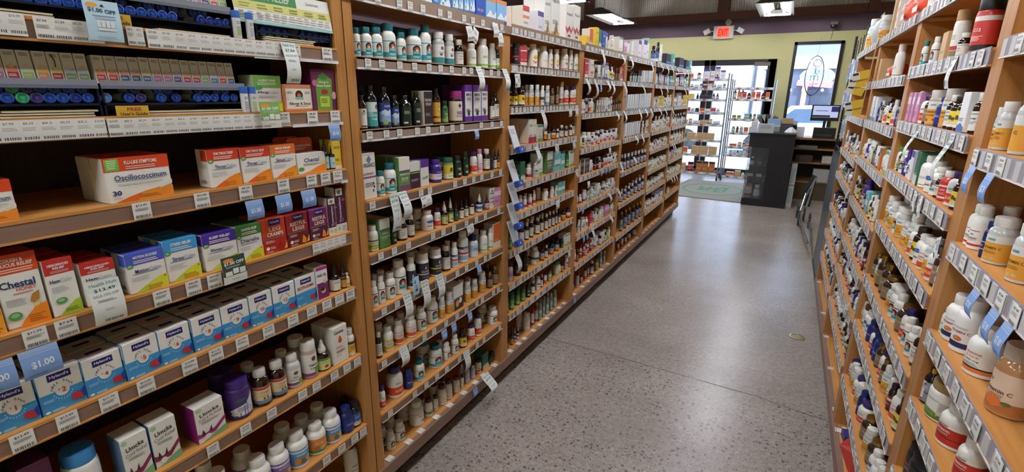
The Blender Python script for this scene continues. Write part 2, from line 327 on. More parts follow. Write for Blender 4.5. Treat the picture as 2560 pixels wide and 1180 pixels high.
 'Pk': ('pink and lilac carton', gen_box('c98ab0', ((.6, .85, 'e6d2de'),), None, lines=('8a5a80',))),
 'Tb': ('small teal and white carton', gen_box('2f8a94', ((0, .3, 'dfe4e0'),), None)),
 'Sb': ('sky-blue allergy carton with white peaks', gen_box('6aa6d8', ((0, .16, '2a3a8a'),), None, extra=[('p', [(0, .2), (.3, .5), (.5, .3), (.8, .55), (1, .3), (1, .2)], 'dfe8ea'), ('e', .3, .28, .1, .06, '6f9a5a')], lines=('dfe8f2',))),
 'Bl': ('blue mountain-picture carton', gen_box('3f7fc4', ((0, .2, '24347a'),), None, lines=('cfe0f2',))),
 'Rb': ('royal-blue carton with red seal', gen_box('1f4fae', (), ['NASAL'], 'cfdcf2', extra=[('e', .5, .3, .12, .06, 'c94a34')], lines=('a9c0ea',))),
 'So': ('sky-blue carton with orange top', gen_box('7fb2dc', ((0, .16, '2a3a8a'), (.84, 1, 'e08a4a')), None, extra=[('p', [(0, .2), (.4, .5), (.7, .3), (1, .5), (1, .2)], 'dfe8ea')])),
 'Bt': ('slim white skincare carton, blue foot', gen_box('dfe4e8', ((0, .14, '2f7fae'),), None, lines=('9ab0c0',))),
 'Nv': ('navy personal-care pack', gen_box('20283e', ((.2, .36, '4a7fc4'),), None, lines=('a9b8d0',))),
 'Tn': ('tan kraft carton', gen_box('c9a878', (), None, lines=('9a7a50',))),
 'Wb': ('white carton with blue wave foot', gen_box('e6e6e2', ((0, .14, '3f6aae'),), None, extra=[('p', [(0, .14), (.5, .24), (1, .14)], '3f6aae')])),
 'Bn': ('brown and orange carton', gen_box('b5702e', ((.8, 1, '3a2a24'),), None, lines=('e0b080',))),
}
for n in (1, 2, 4, 5, 6, 8, 9, 10, 12): BX['h%d' % n] = ('white and blue cell salt carton number %s' % {1: 'one', 2: 'two', 4: 'four', 5: 'five', 6: 'six', 8: 'eight', 9: 'nine', 10: 'ten', 12: 'twelve'}[n], cellsalt(str(n)))
BXD = {'OS': .05, 'TC': .045, 'SC': .045, 'MC': .05, 'ST': .05, 'SL': .05, 'DI': .05, 'LC': .045, 'RL': .045, 'RP': .045, 'CH': .05, 'TR': .04, 'Ge': .045, 'Nv': .1, 'Tl': .06, 'Rw': .06}
# ------------------------------------------------------------------ bottles: kind -> profiles (fractions of radius and height)
SHAPE = {
 'pl': dict(R=.030, H=.100, body=[(.90, 0), (1, .02), (1, .62), (.97, .68), (.85, .745), (.66, .775), (.62, .80)], cap=[(.66, .80), (.70, .81), (.70, .975), (.64, 1)], lab=(.09, .58), rib=.05),
 'am': dict(R=.026, H=.095, body=[(.90, 0), (1, .02), (1, .62), (.95, .70), (.78, .77), (.60, .80), (.60, .82)], cap=[(.66, .80), (.70, .81), (.70, .975), (.66, 1)], lab=(.09, .56), rib=.04),
 'cl': dict(R=.027, H=.100, body=[(.90, 0), (1, .02), (1, .66), (.94, .73), (.78, .77), (.74, .80)], cap=[(.80, .80), (.83, .81), (.83, .98), (.78, 1)], lab=(.06, .62), rib=.04),
 'gn': dict(R=.026, H=.095, body=[(.90, 0), (1, .02), (1, .62), (.95, .70), (.78, .77), (.60, .80), (.60, .82)], cap=[(.66, .80), (.70, .81), (.70, .975), (.66, 1)], lab=(.09, .56), rib=.04),
 'jr': dict(R=.038, H=.095, body=[(.92, 0), (1, .025), (1, .70), (.96, .76), (.86, .79)], cap=[(.90, .775), (.93, .785), (.93, .975), (.89, 1)], lab=(.07, .68), rib=.03),
 'sy': dict(R=.026, H=.150, body=[(.90, 0), (1, .015), (1, .66), (.95, .72), (.70, .79), (.40, .85), (.36, .88)], cap=[(.42, .87), (.45, .88), (.45, .99), (.40, 1)], lab=(.07, .62), rib=.05),
 'dr': dict(R=.018, H=.090, body=[(.90, 0), (1, .02), (1, .47), (.90, .54), (.55, .58), (.50, .60)], cap=[(.52, .59), (.55, .60), (.55, .73), (.50, .74)], lab=(.05, .44), rib=.05),
}
KIND = {'pl': ('supplement_bottle', 'bottle'), 'am': ('glass_bottle', 'bottle'), 'cl': ('clear_bottle', 'bottle'), 'gn': ('glass_bottle', 'bottle'), 'jr': ('supplement_jar', 'jar'), 'sy': ('syrup_bottle', 'bottle'), 'dr': ('dropper_bottle', 'bottle'), 'bx': ('carton', 'box'), 'bg': ('pouch', 'bag')}
AMB = '2a1208'; BLK = '17181c'
def arch(y=.52): return [('e', .5, y+.05, .23, .23, '2a1c1a'), ('e', .5, y+.01, .14, .16, 'd0622c'), ('e', .5, y-.03, .07, .08, 'e8e2d4'), ('r', .27, y-.34, .73, y-.04, '1d8c92'), ('l', .32, .68, y-.10, .035, 2, 'cfe8e6', .2), ('l', .2, .85, y-.38, .02, 1, '9a9a9a', .2)]
def lab(base, bands=(), t=None, tc='3a3a40', ty=.66, lines=None, extra=(), two=None):
    ops = [('B', a, b, c) for a, b, c in bands]
    if lines: ops += [('l', .25, .75, lines[0], .02, lines[1], lines[2], .3)]
    if t: ops.append(('t', t, .5, ty, min(.62, .10+.06*len(t)), .10, tc, .025))
    if two: ops.append(('t', two, .5, ty-.16, min(.62, .10+.055*len(two)), .08, tc, .02))
    return (base, ops+list(extra))
W_ = 'e6e4da'; CW = 'e9e7de'
swoosh = [('p', [(.0, .06), (1, .06), (1, .78), (.75, .62), (.45, .40), (.0, .22)], 'd8492a')]
BT = {  # code: look, body colour, cap colour, label
 'plSn': ('white bottle, white cap, teal arch label', W_, CW, lab('eceae2', ((.86, .92, '3a3a44'),), extra=arch())),
 'plSt': ('white bottle, teal cap, arch label', W_, '23707c', lab('e6ebe6', ((.84, .90, '5aa6b0'), (0, .26, '3fa2ae')), extra=arch(.56)+[('l', .3, .7, .2, .03, 2, 'd2ecec', .3)])),
 'plNo': ('white bottle with orange-red wave label', W_, '3a2a62', lab(W_, ((.04, .58, 'd8492a'),), 'NOW', '2c2c34', .84, extra=swoosh+[('l', .3, .8, .4, .03, 3, 'f2cfc0', .3)])),
 'plGw': ('white bottle with pale green label', W_, CW, lab('e4e8dc', ((0, .16, '8fc06a'),), lines=(.7, 4, '8a9a86'))),
 'plPu': ('purple bottle with white panel', '452a86', '4a2c92', lab('452a86', ((.1, .62, 'dcdce6'),), 'Immune', 'd8d0ea', .78, lines=(.5, 4, '7a76a0'))),
 'plDg': ('dark green bottle', '16241c', '1c2f24', lab('1f3a2a', (), None, lines=(.75, 5, 'a8c4a8'), extra=[('r', .3, .1, .6, .24, 'cfd8cc')])),
 'plPk': ('white bottle, pink cap, pink label', W_, 'c88ab2', lab('e8dde2', ((0, .3, 'd9a0b8'),), 'Kids', 'b04a80', .6, lines=(.45, 2, 'b08aa0'))),
 'plGy': ('white bottle, lime olive-leaf label', W_, CW, lab('dfe8c4', ((.62, .72, '6a3a5a'), (0, .34, '7fae3c')), 'Olive Leaf', '4a3a4a', .5, extra=[('e', .4, .15, .14, .09, 'b7d34a'), ('e', .62, .2, .12, .1, 'a9c93c')])),
 'plBw': ('white bottle with blue oval label', W_, CW, lab(W_, (), None, lines=(.4, 3, '9a9aa8'), extra=[('e', .5, .76, .3, .14, '2a5aa8'), ('l', .32, .7, .78, .03, 1, 'e6ecf2', .1), ('r', .2, .28, .6, .33, '3a3a44')])),
 'plCo': ('dark-label colostrum bottle', W_, CW, lab('35303a', (), 'COLOSTRUM', 'd8d4d6', .3, extra=[('p', [(.38, .6), (.5, .8), (.62, .6)], 'cfcad0')])),
 'plSy': ('white bottle, navy and red bands', W_, CW, lab(W_, ((.70, .86, '24346e'), (.38, .50, 'c9303a'), (0, .3, '8fbcd8')), 'Immune', 'e6e4f0', .78, lines=(.64, 2, '8a8a9a'))),
 'plCb': ('light-blue colostrum probiotic bottle', 'd9e2e6', '24306e', lab('a9cfe2', ((0, .4, 'd6e2e6'),), 'Colostrum', '2a4a8a', .72, two='+Probiotics', lines=(.3, 3, '7a9ab0'))),
 'plQu': ('white bottle, yellow-green quercetin label', W_, CW, lab('e6e6c8', ((0, .26, 'c9b83a'), (.74, .78, 'c9a83a')), 'Quercetin', '4a6a3a', .66, lines=(.5, 4, 'b06a7a'))),
 'plOc': ('white bottle, orange foot band', W_, CW, lab('e9e4da', ((0, .34, 'd9562e'), (.86, .89, 'c9303a')), 'C-1000', '8a3a3a', .64, lines=(.52, 2, 'b0685a'))),
 'plBu': ('cobalt-blue bottle', '1a2560', '1f2c6c', lab('22307a', (), None, lines=(.6, 4, 'a9b4e0'))),
 'plMy': ('white bottle, maroon cap, gold label', W_, '4a1c2c', lab('e6e2d4', ((.12, .2, 'c9a64a'), (.7, .76, 'd8bf6a')), 'Super', '4a3a34', .56, lines=(.44, 3, 'a09a80'))),
 'plMg': ('white bottle, maroon cap, green picture', W_, '4a1c2c', lab('e6e6da', ((.15, .5, '7aa25a'),), 'Gluta', '6a4a5a', .68, extra=[('e', .5, .34, .2, .12, '4f7a3a')])),
 'plKa': ('large white bottle, red line', W_, CW, lab('eae8e0', ((.84, .88, 'c94a44'),), 'KAL', '6a6a4a', .66, lines=(.7, 1, 'b0b0a0'), extra=[('r', .55, .14, .86, .30, 'd9562e')])),
 'plNg': ('white bottle, green and orange label', W_, '2a1f4a', lab(W_, (), 'NOW', '2c2c34', .88, extra=[('p', [(0, .05), (1, .05), (1, .7), (0, .3)], 'd8492a'), ('e', .3, .65, .2, .12, '6fa04a')])),
 'plYl': ('white bottle, yellow seal and red swoosh', W_, CW, lab('eceae0', (), None, lines=(.2, 2, 'b0b0a8'), extra=[('e', .55, .70, .22, .24, 'ead24a'), ('t', 'Kyolic', .55, .70, .34, .10, '3a3a20', .03), ('p', [(.25, .46), (.55, .30), (.85, .46), (.8, .38), (.55, .2), (.3, .36)], 'c9303a')])),
 'plBp': ('plain white bottle', W_, CW, lab('e8e6dd', (), None, lines=(.6, 3, 'b4b4aa'))),
 'plRb': ('white bottle, red base line', W_, CW, lab('e8e5da', ((0, .05, 'b02a34'), (.86, .9, '8a8a6a')), None, lines=(.6, 4, 'a8a090'), extra=[('e', .5, .5, .1, .1, '8a7a5a')])),
 'plGt': ('small white bottle, green leaf label', W_, CW, lab('e4e8d8', ((0, .1, 'b05a4a'),), None, lines=(.35, 2, '9aa890'), extra=[('e', .5, .6, .16, .16, '5a8a4a')])),
 'plDw': ('white bottle, charcoal label band', W_, CW, lab('e2e2da', ((.4, .7, '4a4e52'),), None, lines=(.3, 3, '9a9a94'), extra=[('e', .6, .18, .14, .09, '7a9a5a')])),
 'plRw': ('white bottle, red label', W_, CW, lab('e6e2da', ((.14, .55, 'b8283a'),), None, tc='e6e2da', lines=(.46, 2, 'e8c0c0'), extra=[('l', .25, .75, .8, .03, 2, '9a9aa0', .3)])),
 'plSw': ('white bottle, small blue square', W_, CW, lab('e8e6de', (), None, lines=(.75, 3, 'b0b0b4'), extra=[('r', .52, .22, .84, .5, '4a6aae')])),
 'plGn': ('green bottle with leafy label', '2a5a2c', '23402a', lab('4a7a44', ((0, .3, '8fae6a'),), None, lines=(.75, 3, 'c9d8b8'), extra=[('e', .5, .4, .2, .14, '7fae4a')])),
 'plVw': ('lavender and white bottle', 'dcd4dc', '4a3a4a', lab('c4a8c4', ((0, .3, 'e4dce2'),), None, lines=(.7, 4, '7a5a7a'))),
 'plGc': ('white bottle, green cap', 'e4e6dc', '3f9a3c', lab('e4e8dc', ((0, .1, '7fae5a'),), None, lines=(.6, 3, '9aa890'), extra=[('e', .6, .3, .2, .14, '8fae5a')])),
 'plWh': ('large white bottle, faint printing', 'eceae2', CW, lab('eceae2', ((0, .05, '5f9a5a'),), None, lines=(.55, 4, 'b8b8ae'))),
 'plRc': ('white bottle, red cap, red label', W_, 'a8202e', lab('e6e2da', ((0, .35, 'c2303a'),), None, lines=(.7, 3, '9a9aa0'))),
 'plMr': ('white bottle, maroon cap', W_, '5a2434', lab('e6e2da', ((0, .22, 'd9a090'),), 'Herb', '7a5a5a', .66, lines=(.5, 3, 'a0a0a0'))),
 'plRr': ('red-label white bottle, crimson cap', W_, 'c2242e', lab('c62c30', ((.6, .78, 'e8e4dc'),), None, lines=(.5, 3, 'eac0b8'))),
 'plAn': ('plain white bottle with red print', W_, CW, lab('e8e6dd', ((0, .3, 'c9909a'),), None, lines=(.8, 3, 'a0a0a0'))),
 'plAp': ('white bottle, purple animal-picture label', W_, CW, lab('8a6aae', ((.78, .9, 'dfe4ec'),), 'ACIDO', 'f0e2b0', .66, extra=[('e', .3, .3, .14, .16, 'd9a24a'), ('e', .55, .26, .14, .16, 'b0683a'), ('e', .76, .32, .12, .14, 'c9b06a')])),
 'plAb': ('white bottle, sky-blue animal-picture label', W_, CW, lab('5f9ad0', ((.8, .92, 'dfe8ec'),), 'ANIMAL', 'e8eef2', .66, extra=[('e', .3, .28, .14, .18, 'c9863a'), ('e', .52, .22, .13, .15, '8a5a34'), ('e', .74, .3, .13, .16, 'd9b45a'), ('e', .5, .44, .1, .08, '7a9a4a')])),
 'plAo': ('white bottle, orange animal-picture label', W_, CW, lab('e08a3c', ((.0, .2, '4f8a4a'),), 'Kids', 'f4e6c8', .66, extra=[('e', .35, .32, .14, .16, 'b0683a'), ('e', .62, .3, .14, .16, 'd9b45a')])),
 'plKd': ('white bottle, yellow digestive label, blue band', W_, CW, lab('e2b93c', ((.74, .92, '2a3a7a'),), 'Kids', '3a2a20', .54, two='Digest', extra=[('l', .2, .8, .12, .03, 2, 'e6e6e0', .1)])),
 'plZn': ('grey-white zinc elderberry bottle', 'c9c8c0', CW, lab('e2e4de', ((0, .16, '8a4a9a'),), 'Zinc', '2c2c34', .5, two='Elderberry', extra=[('e', .5, .78, .13, .12, '7a5a4a'), ('e', .78, .16, .2, .2, '6fae4a')])),
 'plVc': ('white bottle, red vitamin C lettering', 'eceae2', CW, lab('eceae2', ((0, .10, 'c9382e'),), 'C', '3a3a40', .55, two='Vitamin', lines=(.34, 3, 'c07a70'), extra=[('r', .2, .7, .8, .74, 'c96a5a')])),
 'plNv': ('slim navy bottle with white bands', '1c2450', '1f2860', lab('232c5c', ((.7, .74, 'cfd4e6'), (.3, .34, 'cfd4e6')), 'C', 'dfe2ee', .52)),
 'plNb': ('big white bottle, navy foot band', 'eceae4', 'e2e0d8', lab('eceae4', ((.02, .22, '24305e'),), 'VITAMIN C', 'b04a50', .62, lines=(.8, 2, 'a8a8a4'), extra=[('e', .5, .36, .14, .10, 'c9703a'), ('e', .46, .38, .07, .05, 'e09a5a')])),
 'plOj': ('white orange-juice vitamin bottle', 'e8e8e2', 'dcdad2', lab('e8e6dc', ((0, .16, 'e07a34'), (.16, .22, '1f2420')), 'ORANGE', 'd06a5a', .80, two='JUICE', lines=(.36, 3, '8a8a84'), extra=[('t', '1000 mg', .5, .48, .40, .08, '3a3a3a', .02)])),
 'plRn': ('tall red and white bottle', W_, CW, lab('c2332a', ((.82, 1, 'e8e6dd'), (.3, .34, '6a1a20')), 'NOW', '1c1c20', .90, lines=(.7, 3, 'e8c4b8'), extra=[('t', 'Vitamin C', .45, .64, .5, .09, 'f0dcd4', .02), ('t', 'Crystals', .45, .5, .46, .09, 'f0dcd4', .02)])),
 'plRh': ('red bottle, white cap, C-100 label', 'c2332a', CW, lab('c63a30', ((0, .12, 'e6dcd4'), (.8, .9, 'e6e2da')), '100', 'f0e4e0', .58, lines=(.4, 4, 'e8b0a8'))),
 'plGo': ('x', W_, CW, lab(W_)),
 'amWl': ('amber bottle, white label and cap', AMB, 'dedcd2', lab('dedcd2', ((.84, .88, '6a6a70'),), 'Daily', '3a3a40', .62, lines=(.48, 4, '9a9a98'))),
 'amNo': ('amber bottle, orange-white label', AMB, '2a1f4a', lab('e4e0d6', ((0, .34, 'd8562e'),), 'NOW', '2c2c34', .8, lines=(.6, 2, '9a9a98'))),
 'amEl': ('amber cough bottle, cream label', AMB, 'd8d6d0', lab('dcc9a0', ((.84, .97, 'b8303a'), (0, .2, '6a8aa8')), 'Cough', '8a6a4a', .66, lines=(.5, 2, 'b09a70'), extra=[('p', [(.4, .24), (.46, .42), (.52, .24)], '5a3a3a'), ('p', [(.56, .26), (.62, .44), (.68, .26)], '5a3a3a')])),
 'amWr': ('white-lidded amber bottle', 'd8c9a0', 'e4e2d8', lab('e2d6b8', ((.3, .4, '8a5a3a'),), None, lines=(.3, 2, '9a8a6a'))),
 'amBu': ('dark bottle with blue picture label', BLK, '1c1a1e', lab('3a6ab0', ((0, .3, 'dfe2e6'),), 'Sleep', 'dfe6f2', .7, extra=[('e', .35, .24, .12, .14, 'e0b890'), ('e', .6, .22, .12, .14, 'e0b890')])),
 'amYe': ('amber bottle with yellow label', AMB, '3a2a22', lab('e8cf3c', ((0, .3, 'e8e4d4'),), None, lines=(.28, 3, '8a8a70'), extra=[('e', .45, .6, .12, .14, '6a4a1a'), ('e', .62, .52, .09, .1, '3a5a2a')])),
 'amGo': ('brown glass bottle, gold cap', '3a2618', 'b08d4a', lab('8a765a', ((.88, .92, 'b09a6a'),), None, lines=(.7, 4, 'c9b890'))),
 'amOr': ('amber bottle with orange label', AMB, '2a1c18', lab('e08a2a', ((.6, .9, 'dfd6c8'),), None, lines=(.45, 3, '8a4a1a'))),
 'amBo': ('amber bottle, blue and orange label', AMB, '231a18', lab('8a9ab8', ((0, .4, 'd98a3a'),), None, lines=(.75, 2, 'dfe2ea'))),
 'amRd': ('amber bottle, dark red label', AMB, '2a1418', lab('7a2430', ((.6, .8, 'd8ccc4'),), None, lines=(.4, 3, 'd8b0b0'))),
 'amWc': ('dark blue jar, white cap, grey label', '1a2236', 'e6e6e6', lab('a8aab6', ((.6, .9, 'd0d2da'), (.5, .54, 'b0505a')), None, lines=(.4, 3, '6a6e80'))),
 'gnWl': ('green glass bottle, white label', '18301e', '1c2420', lab('dde4d6', ((0, .3, '6fae4a'),), None, lines=(.7, 3, '6a8a5a'))),
 'clYl': ('silver-shouldered bottle, amber-yellow label', 'b4bab4', CW, lab('e0a43a', ((.66, 1, 'e4e6e0'),), 'C', '6a4a1a', .42, lines=(.3, 3, '9a6a20'), extra=[('r', .35, .78, .65, .86, '7a9a9a')])),
 'clWb': ('clear bottle, white and teal label', 'aab0ac', CW, lab('e4e6e0', ((0, .30, '3f8f96'),), None, lines=(.6, 3, '8a8a88'), extra=[('e', .5, .8, .13, .1, '8a5a4a'), ('r', .3, .4, .5, .5, '5a5a5a')])),
 'clBw': ('clear bottle, white label, blue foot', 'a8b0b0', CW, lab('dfe4e4', ((0, .2, '5f9ac0'),), None, lines=(.7, 4, '8a9a8a'))),
 'clLv': ('silver-capped lavender-label bottle', 'b4b4b8', 'c4c4c4', lab('c9c2dc', ((.8, .84, '8a6aae'),), None, lines=(.6, 4, '8a84a8'))),
 'clTe': ('clear bottle, pale teal label', 'a8b4b0', 'b8bcb8', lab('a9d2d0', ((.6, .9, 'e2e6e2'),), None, lines=(.4, 3, '4a8a8a'))),
 'clGn': ('clear green-label bottle', '7a8a5a', '3a4030', lab('a9c06a', ((.6, .9, 'dfe2cc'),), None, lines=(.45, 3, '5a7a34'))),
 'clOr': ('wide bottle, amber-orange C label', 'c4c8c4', 'e0ded6', lab('e2a43c', ((.72, 1, 'dcdcd4'),), 'VITAMIN C', '6a4a20', .52, lines=(.40, 3, '9a6a2a'), extra=[('r', .35, .8, .6, .88, '6a9a98'), ('e', .42, .12, .08, .05, 'c9b890'), ('e', .62, .12, .08, .05, 'c9b890')])),
 'clOg': ('wide bottle with orange-red lid', 'c4c8c4', 'd9482a', lab('e2a43c', ((.72, 1, 'dcdcd4'),), 'C', '6a4a20', .52)),
 'clAc': ('big clear bottle, orange-slice C label', 'b8875a', 'c9b8a4', lab('dfc4a8', ((0, .28, 'b5703a'),), 'Vitamin C', '5a3a3a', .52, lines=(.42, 3, '9a7a6a'), extra=[('p', [(.25, .30), (.45, .44), (.62, .34), (.7, .2), (.5, .1), (.3, .16)], 'dd7a3c'), ('e', .74, .26, .1, .05, '5a6a34'), ('t', 'Hy', .28, .76, .16, .12, '6a4a3a', .02)])),
 'jrBl': ('white jar with bright blue lid', W_, '3f8fd0', lab('eceae2', ((0, .4, 'c94a4a'),), None, lines=(.7, 2, '8ab0d0'))),
 'jrPm': ('big purple jar with white swirl label', '3e2a66', '432a78', lab('4a3278', (), None, extra=[('p', [(.35, .04), (.97, .04), (.97, .92), (.80, .72), (.50, .34)], 'd4d6dc'), ('p', [(.08, .30), (.35, .04), (.5, .34), (.62, .52), (.3, .42)], 'd4d6dc'), ('e', .5, .72, .16, .08, '3a6a4a'), ('l', .35, .8, .4, .03, 3, '7a7a9a', .3), ('e', .25, .16, .12, .08, 'b7c9b0')])),
 'jrCR': ('clear gummy jar, white cap, purple-green label', 'b9a08c', CW, lab('e0dfd6', ((0, .14, '8a4a9a'),), 'Vitamin', '2c2c34', .5, two='C-Rex', extra=[('e', .55, .78, .13, .11, '6a4a34'), ('e', .76, .2, .22, .2, '6fa34a')])),
 'jrEl': ('wide dark jar with magenta lid', '2a1a22', 'a8327e', lab('ddd3c0', (), 'ELDER', '4a3a3a', .44, lines=(.3, 3, '8a8070'), extra=[('p', [(.5, .9), (.62, .77), (.5, .64), (.38, .77)], '3a3a3a'), ('r', .3, .34, .7, .38, '8a4a9a')])),
 'jrGy': ('clear gummy jar, green lid, yellow label', '8a8a7a', '2f6a44', lab('d9cf3a', ((0, .34, 'e2e2d4'),), 'Gummies', '3a4a3a', .2, extra=[('e', .5, .68, .12, .14, '3a3a3a'), ('p', [(.3, .5), (.5, .72), (.7, .5)], '5a6a2a')])),
 'jrCo': ('white tub, dark colostrum label', W_, 'dcd8cc', lab('332e38', ((.34, .40, 'e0dcd4'),), 'COLOSTRUM', 'dcd8da', .52, lines=(.24, 2, '8a848c'), extra=[('p', [(.42, .66), (.5, .86), (.58, .66)], 'cfcad0')])),
 'jrCg': ('white tub, dark label, lime stripe', W_, 'dcd8cc', lab('332e38', ((.34, .42, 'b7cf3c'),), 'COLOSTRUM', 'dcd8da', .54, lines=(.24, 2, '8a848c'), extra=[('p', [(.42, .68), (.5, .88), (.58, .68)], 'cfcad0')])),
 'jrBk': ('black jar', '1c1a1c', '201e20', lab('2a2628', ((.5, .6, 'b04a44'),), None, lines=(.4, 3, 'a8a0a0'))),
 'jrGo': ('black jar with large white letters', '18181a', '1c1c1e', lab('1c1c1e', (), 'GO', 'e0ddd6', .5, extra=[])),
 'jrTn': ('tall white tub with tan lid', 'dcdad0', 'b58e5c', lab('e0ded4', ((0, .18, '8a7a4a'), (.2, .34, 'b83a34')), None, lines=(.7, 4, '9a9a90'))),
 'jrRd': ('big red tub with black lid', 'b8302e', '1c1a1c', lab('c8382e', ((.86, 1, 'dcd8d0'), (0, .16, '1c1a1c')), 'C12', 'f0dcd8', .6, lines=(.42, 4, 'f0c0b8'))),
 'jrMt': ('mint-lidded tub', 'c9d4cc', '8fb8a0', lab('dce2dc', (), None, lines=(.6, 4, '8a9aa0'))),
 'jrCh': ('wide clear jar, orange cherry label', 'a89684', 'd4d0c6', lab('e2a23a', ((.64, 1, 'dcdad0'),), 'CHEWABLE', '6a4a1a', .52, two='CHOCOLATE', extra=[('e', .35, .14, .06, .06, 'c0342a'), ('e', .65, .16, .07, .07, 'c0342a'), ('e', .22, .18, .09, .04, '6a8a34'), ('e', .8, .22, .09, .04, '6a8a34'), ('r', .42, .8, .62, .88, '7a9a98')])),
 'jrCy': ('wide clear jar with golden C label', 'a8a294', 'd4d0c6', lab('dca23c', ((.62, 1, 'dcdad0'),), 'C', '5a3a1a', .5, lines=(.4, 2, '8a5a20'), extra=[('r', .42, .8, .62, .88, '7a9a98')])),
 'jrNe': ('wide white jar with gold lid', 'e6e4dc', 'a8915a', lab('e8e8e0', ((0, .24, '5a7a3a'),), None, lines=(.8, 2, '8aa080'), extra=[('e', .35, .2, .3, .14, '6f9a4a'), ('r', .6, .2, .9, .8, 'd4d4cc'), ('l', .63, .88, .76, .02, 9, 'a0a098', .2)])),
 'jrBr': ('white jar with brown lid', 'e6e4dc', '5a3a2a', lab('e8e8e0', ((0, .2, '7a9a4a'),), None, lines=(.6, 3, 'a8a89a'))),
 'syWl': ('tall amber bottle, white label', AMB, '201a1a', lab('dcdad0', (), None, lines=(.8, 4, '8a8a88'), extra=[('e', .5, .86, .1, .06, '5a5a5a'), ('r', .15, .04, .85, .12, '5a3a3a')])),
 'syTe': ('big dark bottle, teal gradient label', BLK, '1c1c20', lab('cfe2dc', ((0, .4, '3fa0a6'), (.4, .6, '8fc9c6')), 'Cough', 'e6f2f0', .3, extra=[('e', .72, .8, .12, .1, '2a1c1a'), ('e', .72, .78, .06, .06, 'd0622c'), ('t', 'Wellness', .66, .56, .5, .1, '2f6a70', .01)])),
 'sySb': ('dark bottle, blue snowy-peak label', BLK, '1c1c20', lab('8fb4dc', ((.62, 1, '2f3f8a'), (.0, .16, '3a4a8a')), 'FLAVOR', 'cfdcf2', .86, extra=[('t', 'Sambucus', .5, .48, .6, .1, 'e6ecf6', .02), ('p', [(0, .62), (.3, .72), (.5, .64), (.8, .74), (1, .62), (1, .5), (0, .5)], 'c9dcec'), ('e', .3, .14, .2, .1, '9aae4a')])),
 'syDg': ('dark green syrup bottle', '121a16', '16201a', lab('1c2a22', (), None, lines=(.8, 5, '9ab09a'), extra=[('r', .2, .06, .5, .16, 'cfd4cc')])),
 'syYe': ('amber syrup bottle, honey-yellow label', AMB, '1c1818', lab('dcae4a', ((.2, .3, '5a3024'),), None, extra=[('e', .5, .66, .2, .15, 'c0862a'), ('e', .5, .66, .13, .1, 'e8cc7a'), ('t', 'HONEY', .5, .25, .5, .06, 'e8d8a8', .02)])),
 'syBk': ('tall black oil bottle with yellow cap', '121214', 'e0b020', lab('8a8e98', ((.4, .5, '5a5e68'),), None, lines=(.8, 5, 'b8bcc8'))),
 'drBk': ('small dark dropper bottle, teal label', BLK, '18181a', lab('a9cfd0', (), None, lines=(.5, 3, '5a8a8a'), extra=[('e', .5, .7, .16, .16, 'e0d0b0')])),
 'drWl': ('dark dropper bottle, white label', AMB, '1a1618', lab('dddbd2', (), None, lines=(.8, 4, '8a8a88'), extra=[('p', [(.6, .1), (.9, .5), (.95, .15)], '6f9a4a')])),
 'drOr': ('dark dropper bottle, orange label', AMB, '1a1618', lab('dd9a34', ((.7, .95, '3a3a40'),), None, lines=(.5, 3, '8a5a20'))),
 'drHe': ('dark dropper bottle, lime heart label', AMB, '1a1618', lab('d6dc9a', ((.8, 1, '5a8a3a'),), None, lines=(.66, 2, '6a7a4a'), extra=[('e', .5, .3, .12, .12, 'b83a3a')])),
 'drGn': ('dark dropper bottle, green label', BLK, '1a1c1a', lab('2f5a3a', (), None, lines=(.7, 4, 'b8ccb0'))),
 'drDk': ('all-dark dropper bottle', BLK, '16161a', lab('24282a', (), None, lines=(.6, 3, '9aa0a0'))),
 'drBw': ('dropper bottle, white bulb, blue label', BLK, 'dddbd2', lab('dfe2e4', ((.4, .75, '3a6ab0'),), None, lines=(.3, 2, '8a9ab0'))),
 'drMr': ('dropper bottle, rose label', AMB, '4a2430', lab('d9b8c4', ((0, .3, 'a86a86'),), None, lines=(.7, 3, '8a5a6a'))),
}
for c in ('amNo',): pass
BG = {'bgTn': ('tan kraft pouch', 'c4a070'), 'bgOr': ('orange and white pouch', 'e0562e'), 'bgGy': ('grey clear pouch', 'a9b0aa')}
# ------------------------------------------------------------------ shelving
LZ = {'1': [1.584, 1.415, 1.243, 1.046, .86, .617, .341], '3': [1.762, 1.60, 1.412, 1.223, 1.033, .878, .697, .517, .346], '5': [1.762, 1.574, 1.352, 1.130, .855, .585, .31],
      'R1': [1.762, 1.583, 1.369, 1.167, .957, .778, .58, .36], 'R2': [1.762, 1.572, 1.389, 1.212, 1.016, .793, .595, .34], 'R3': [1.762, 1.55, 1.358, 1.168, .95, .735, .55, .34], 'R4': [1.762, 1.55, 1.354, 1.125, .95, .712, .512, .33]}
for u in '2467': LZ[u] = [1.762, 1.572, 1.355, 1.132, .951, .748, .55, .335]
UY = {'1': (.172, 1.107), '2': (1.112, 2.065), '3': (2.065, 3.0), '4': (3.0, 3.935), '5': (3.935, 4.87), '6': (4.87, 5.805), '7': (5.805, 6.74),
      'R1': (.47, 1.415), 'R2': (1.415, 2.355), 'R3': (2.355, 3.33), 'R4': (3.33, 4.386)}
LIPH = lambda u: .04 if u == '1' else (.038 if u[0] == 'R' else .035)
FX = lambda u: .347 if u[0] == 'R' else -1.16
SG = lambda u: -1 if u[0] == 'R' else 1          # +1: the shelf fronts look towards +x
DEPTH = .30
ORD = ['first', 'second', 'third', 'fourth', 'fifth', 'sixth', 'seventh', 'eighth', 'ninth', 'tenth', 'eleventh', 'twelfth', 'thirteenth', 'fourteenth', 'fifteenth', 'sixteenth', 'seventeenth', 'eighteenth', 'nineteenth', 'twentieth']
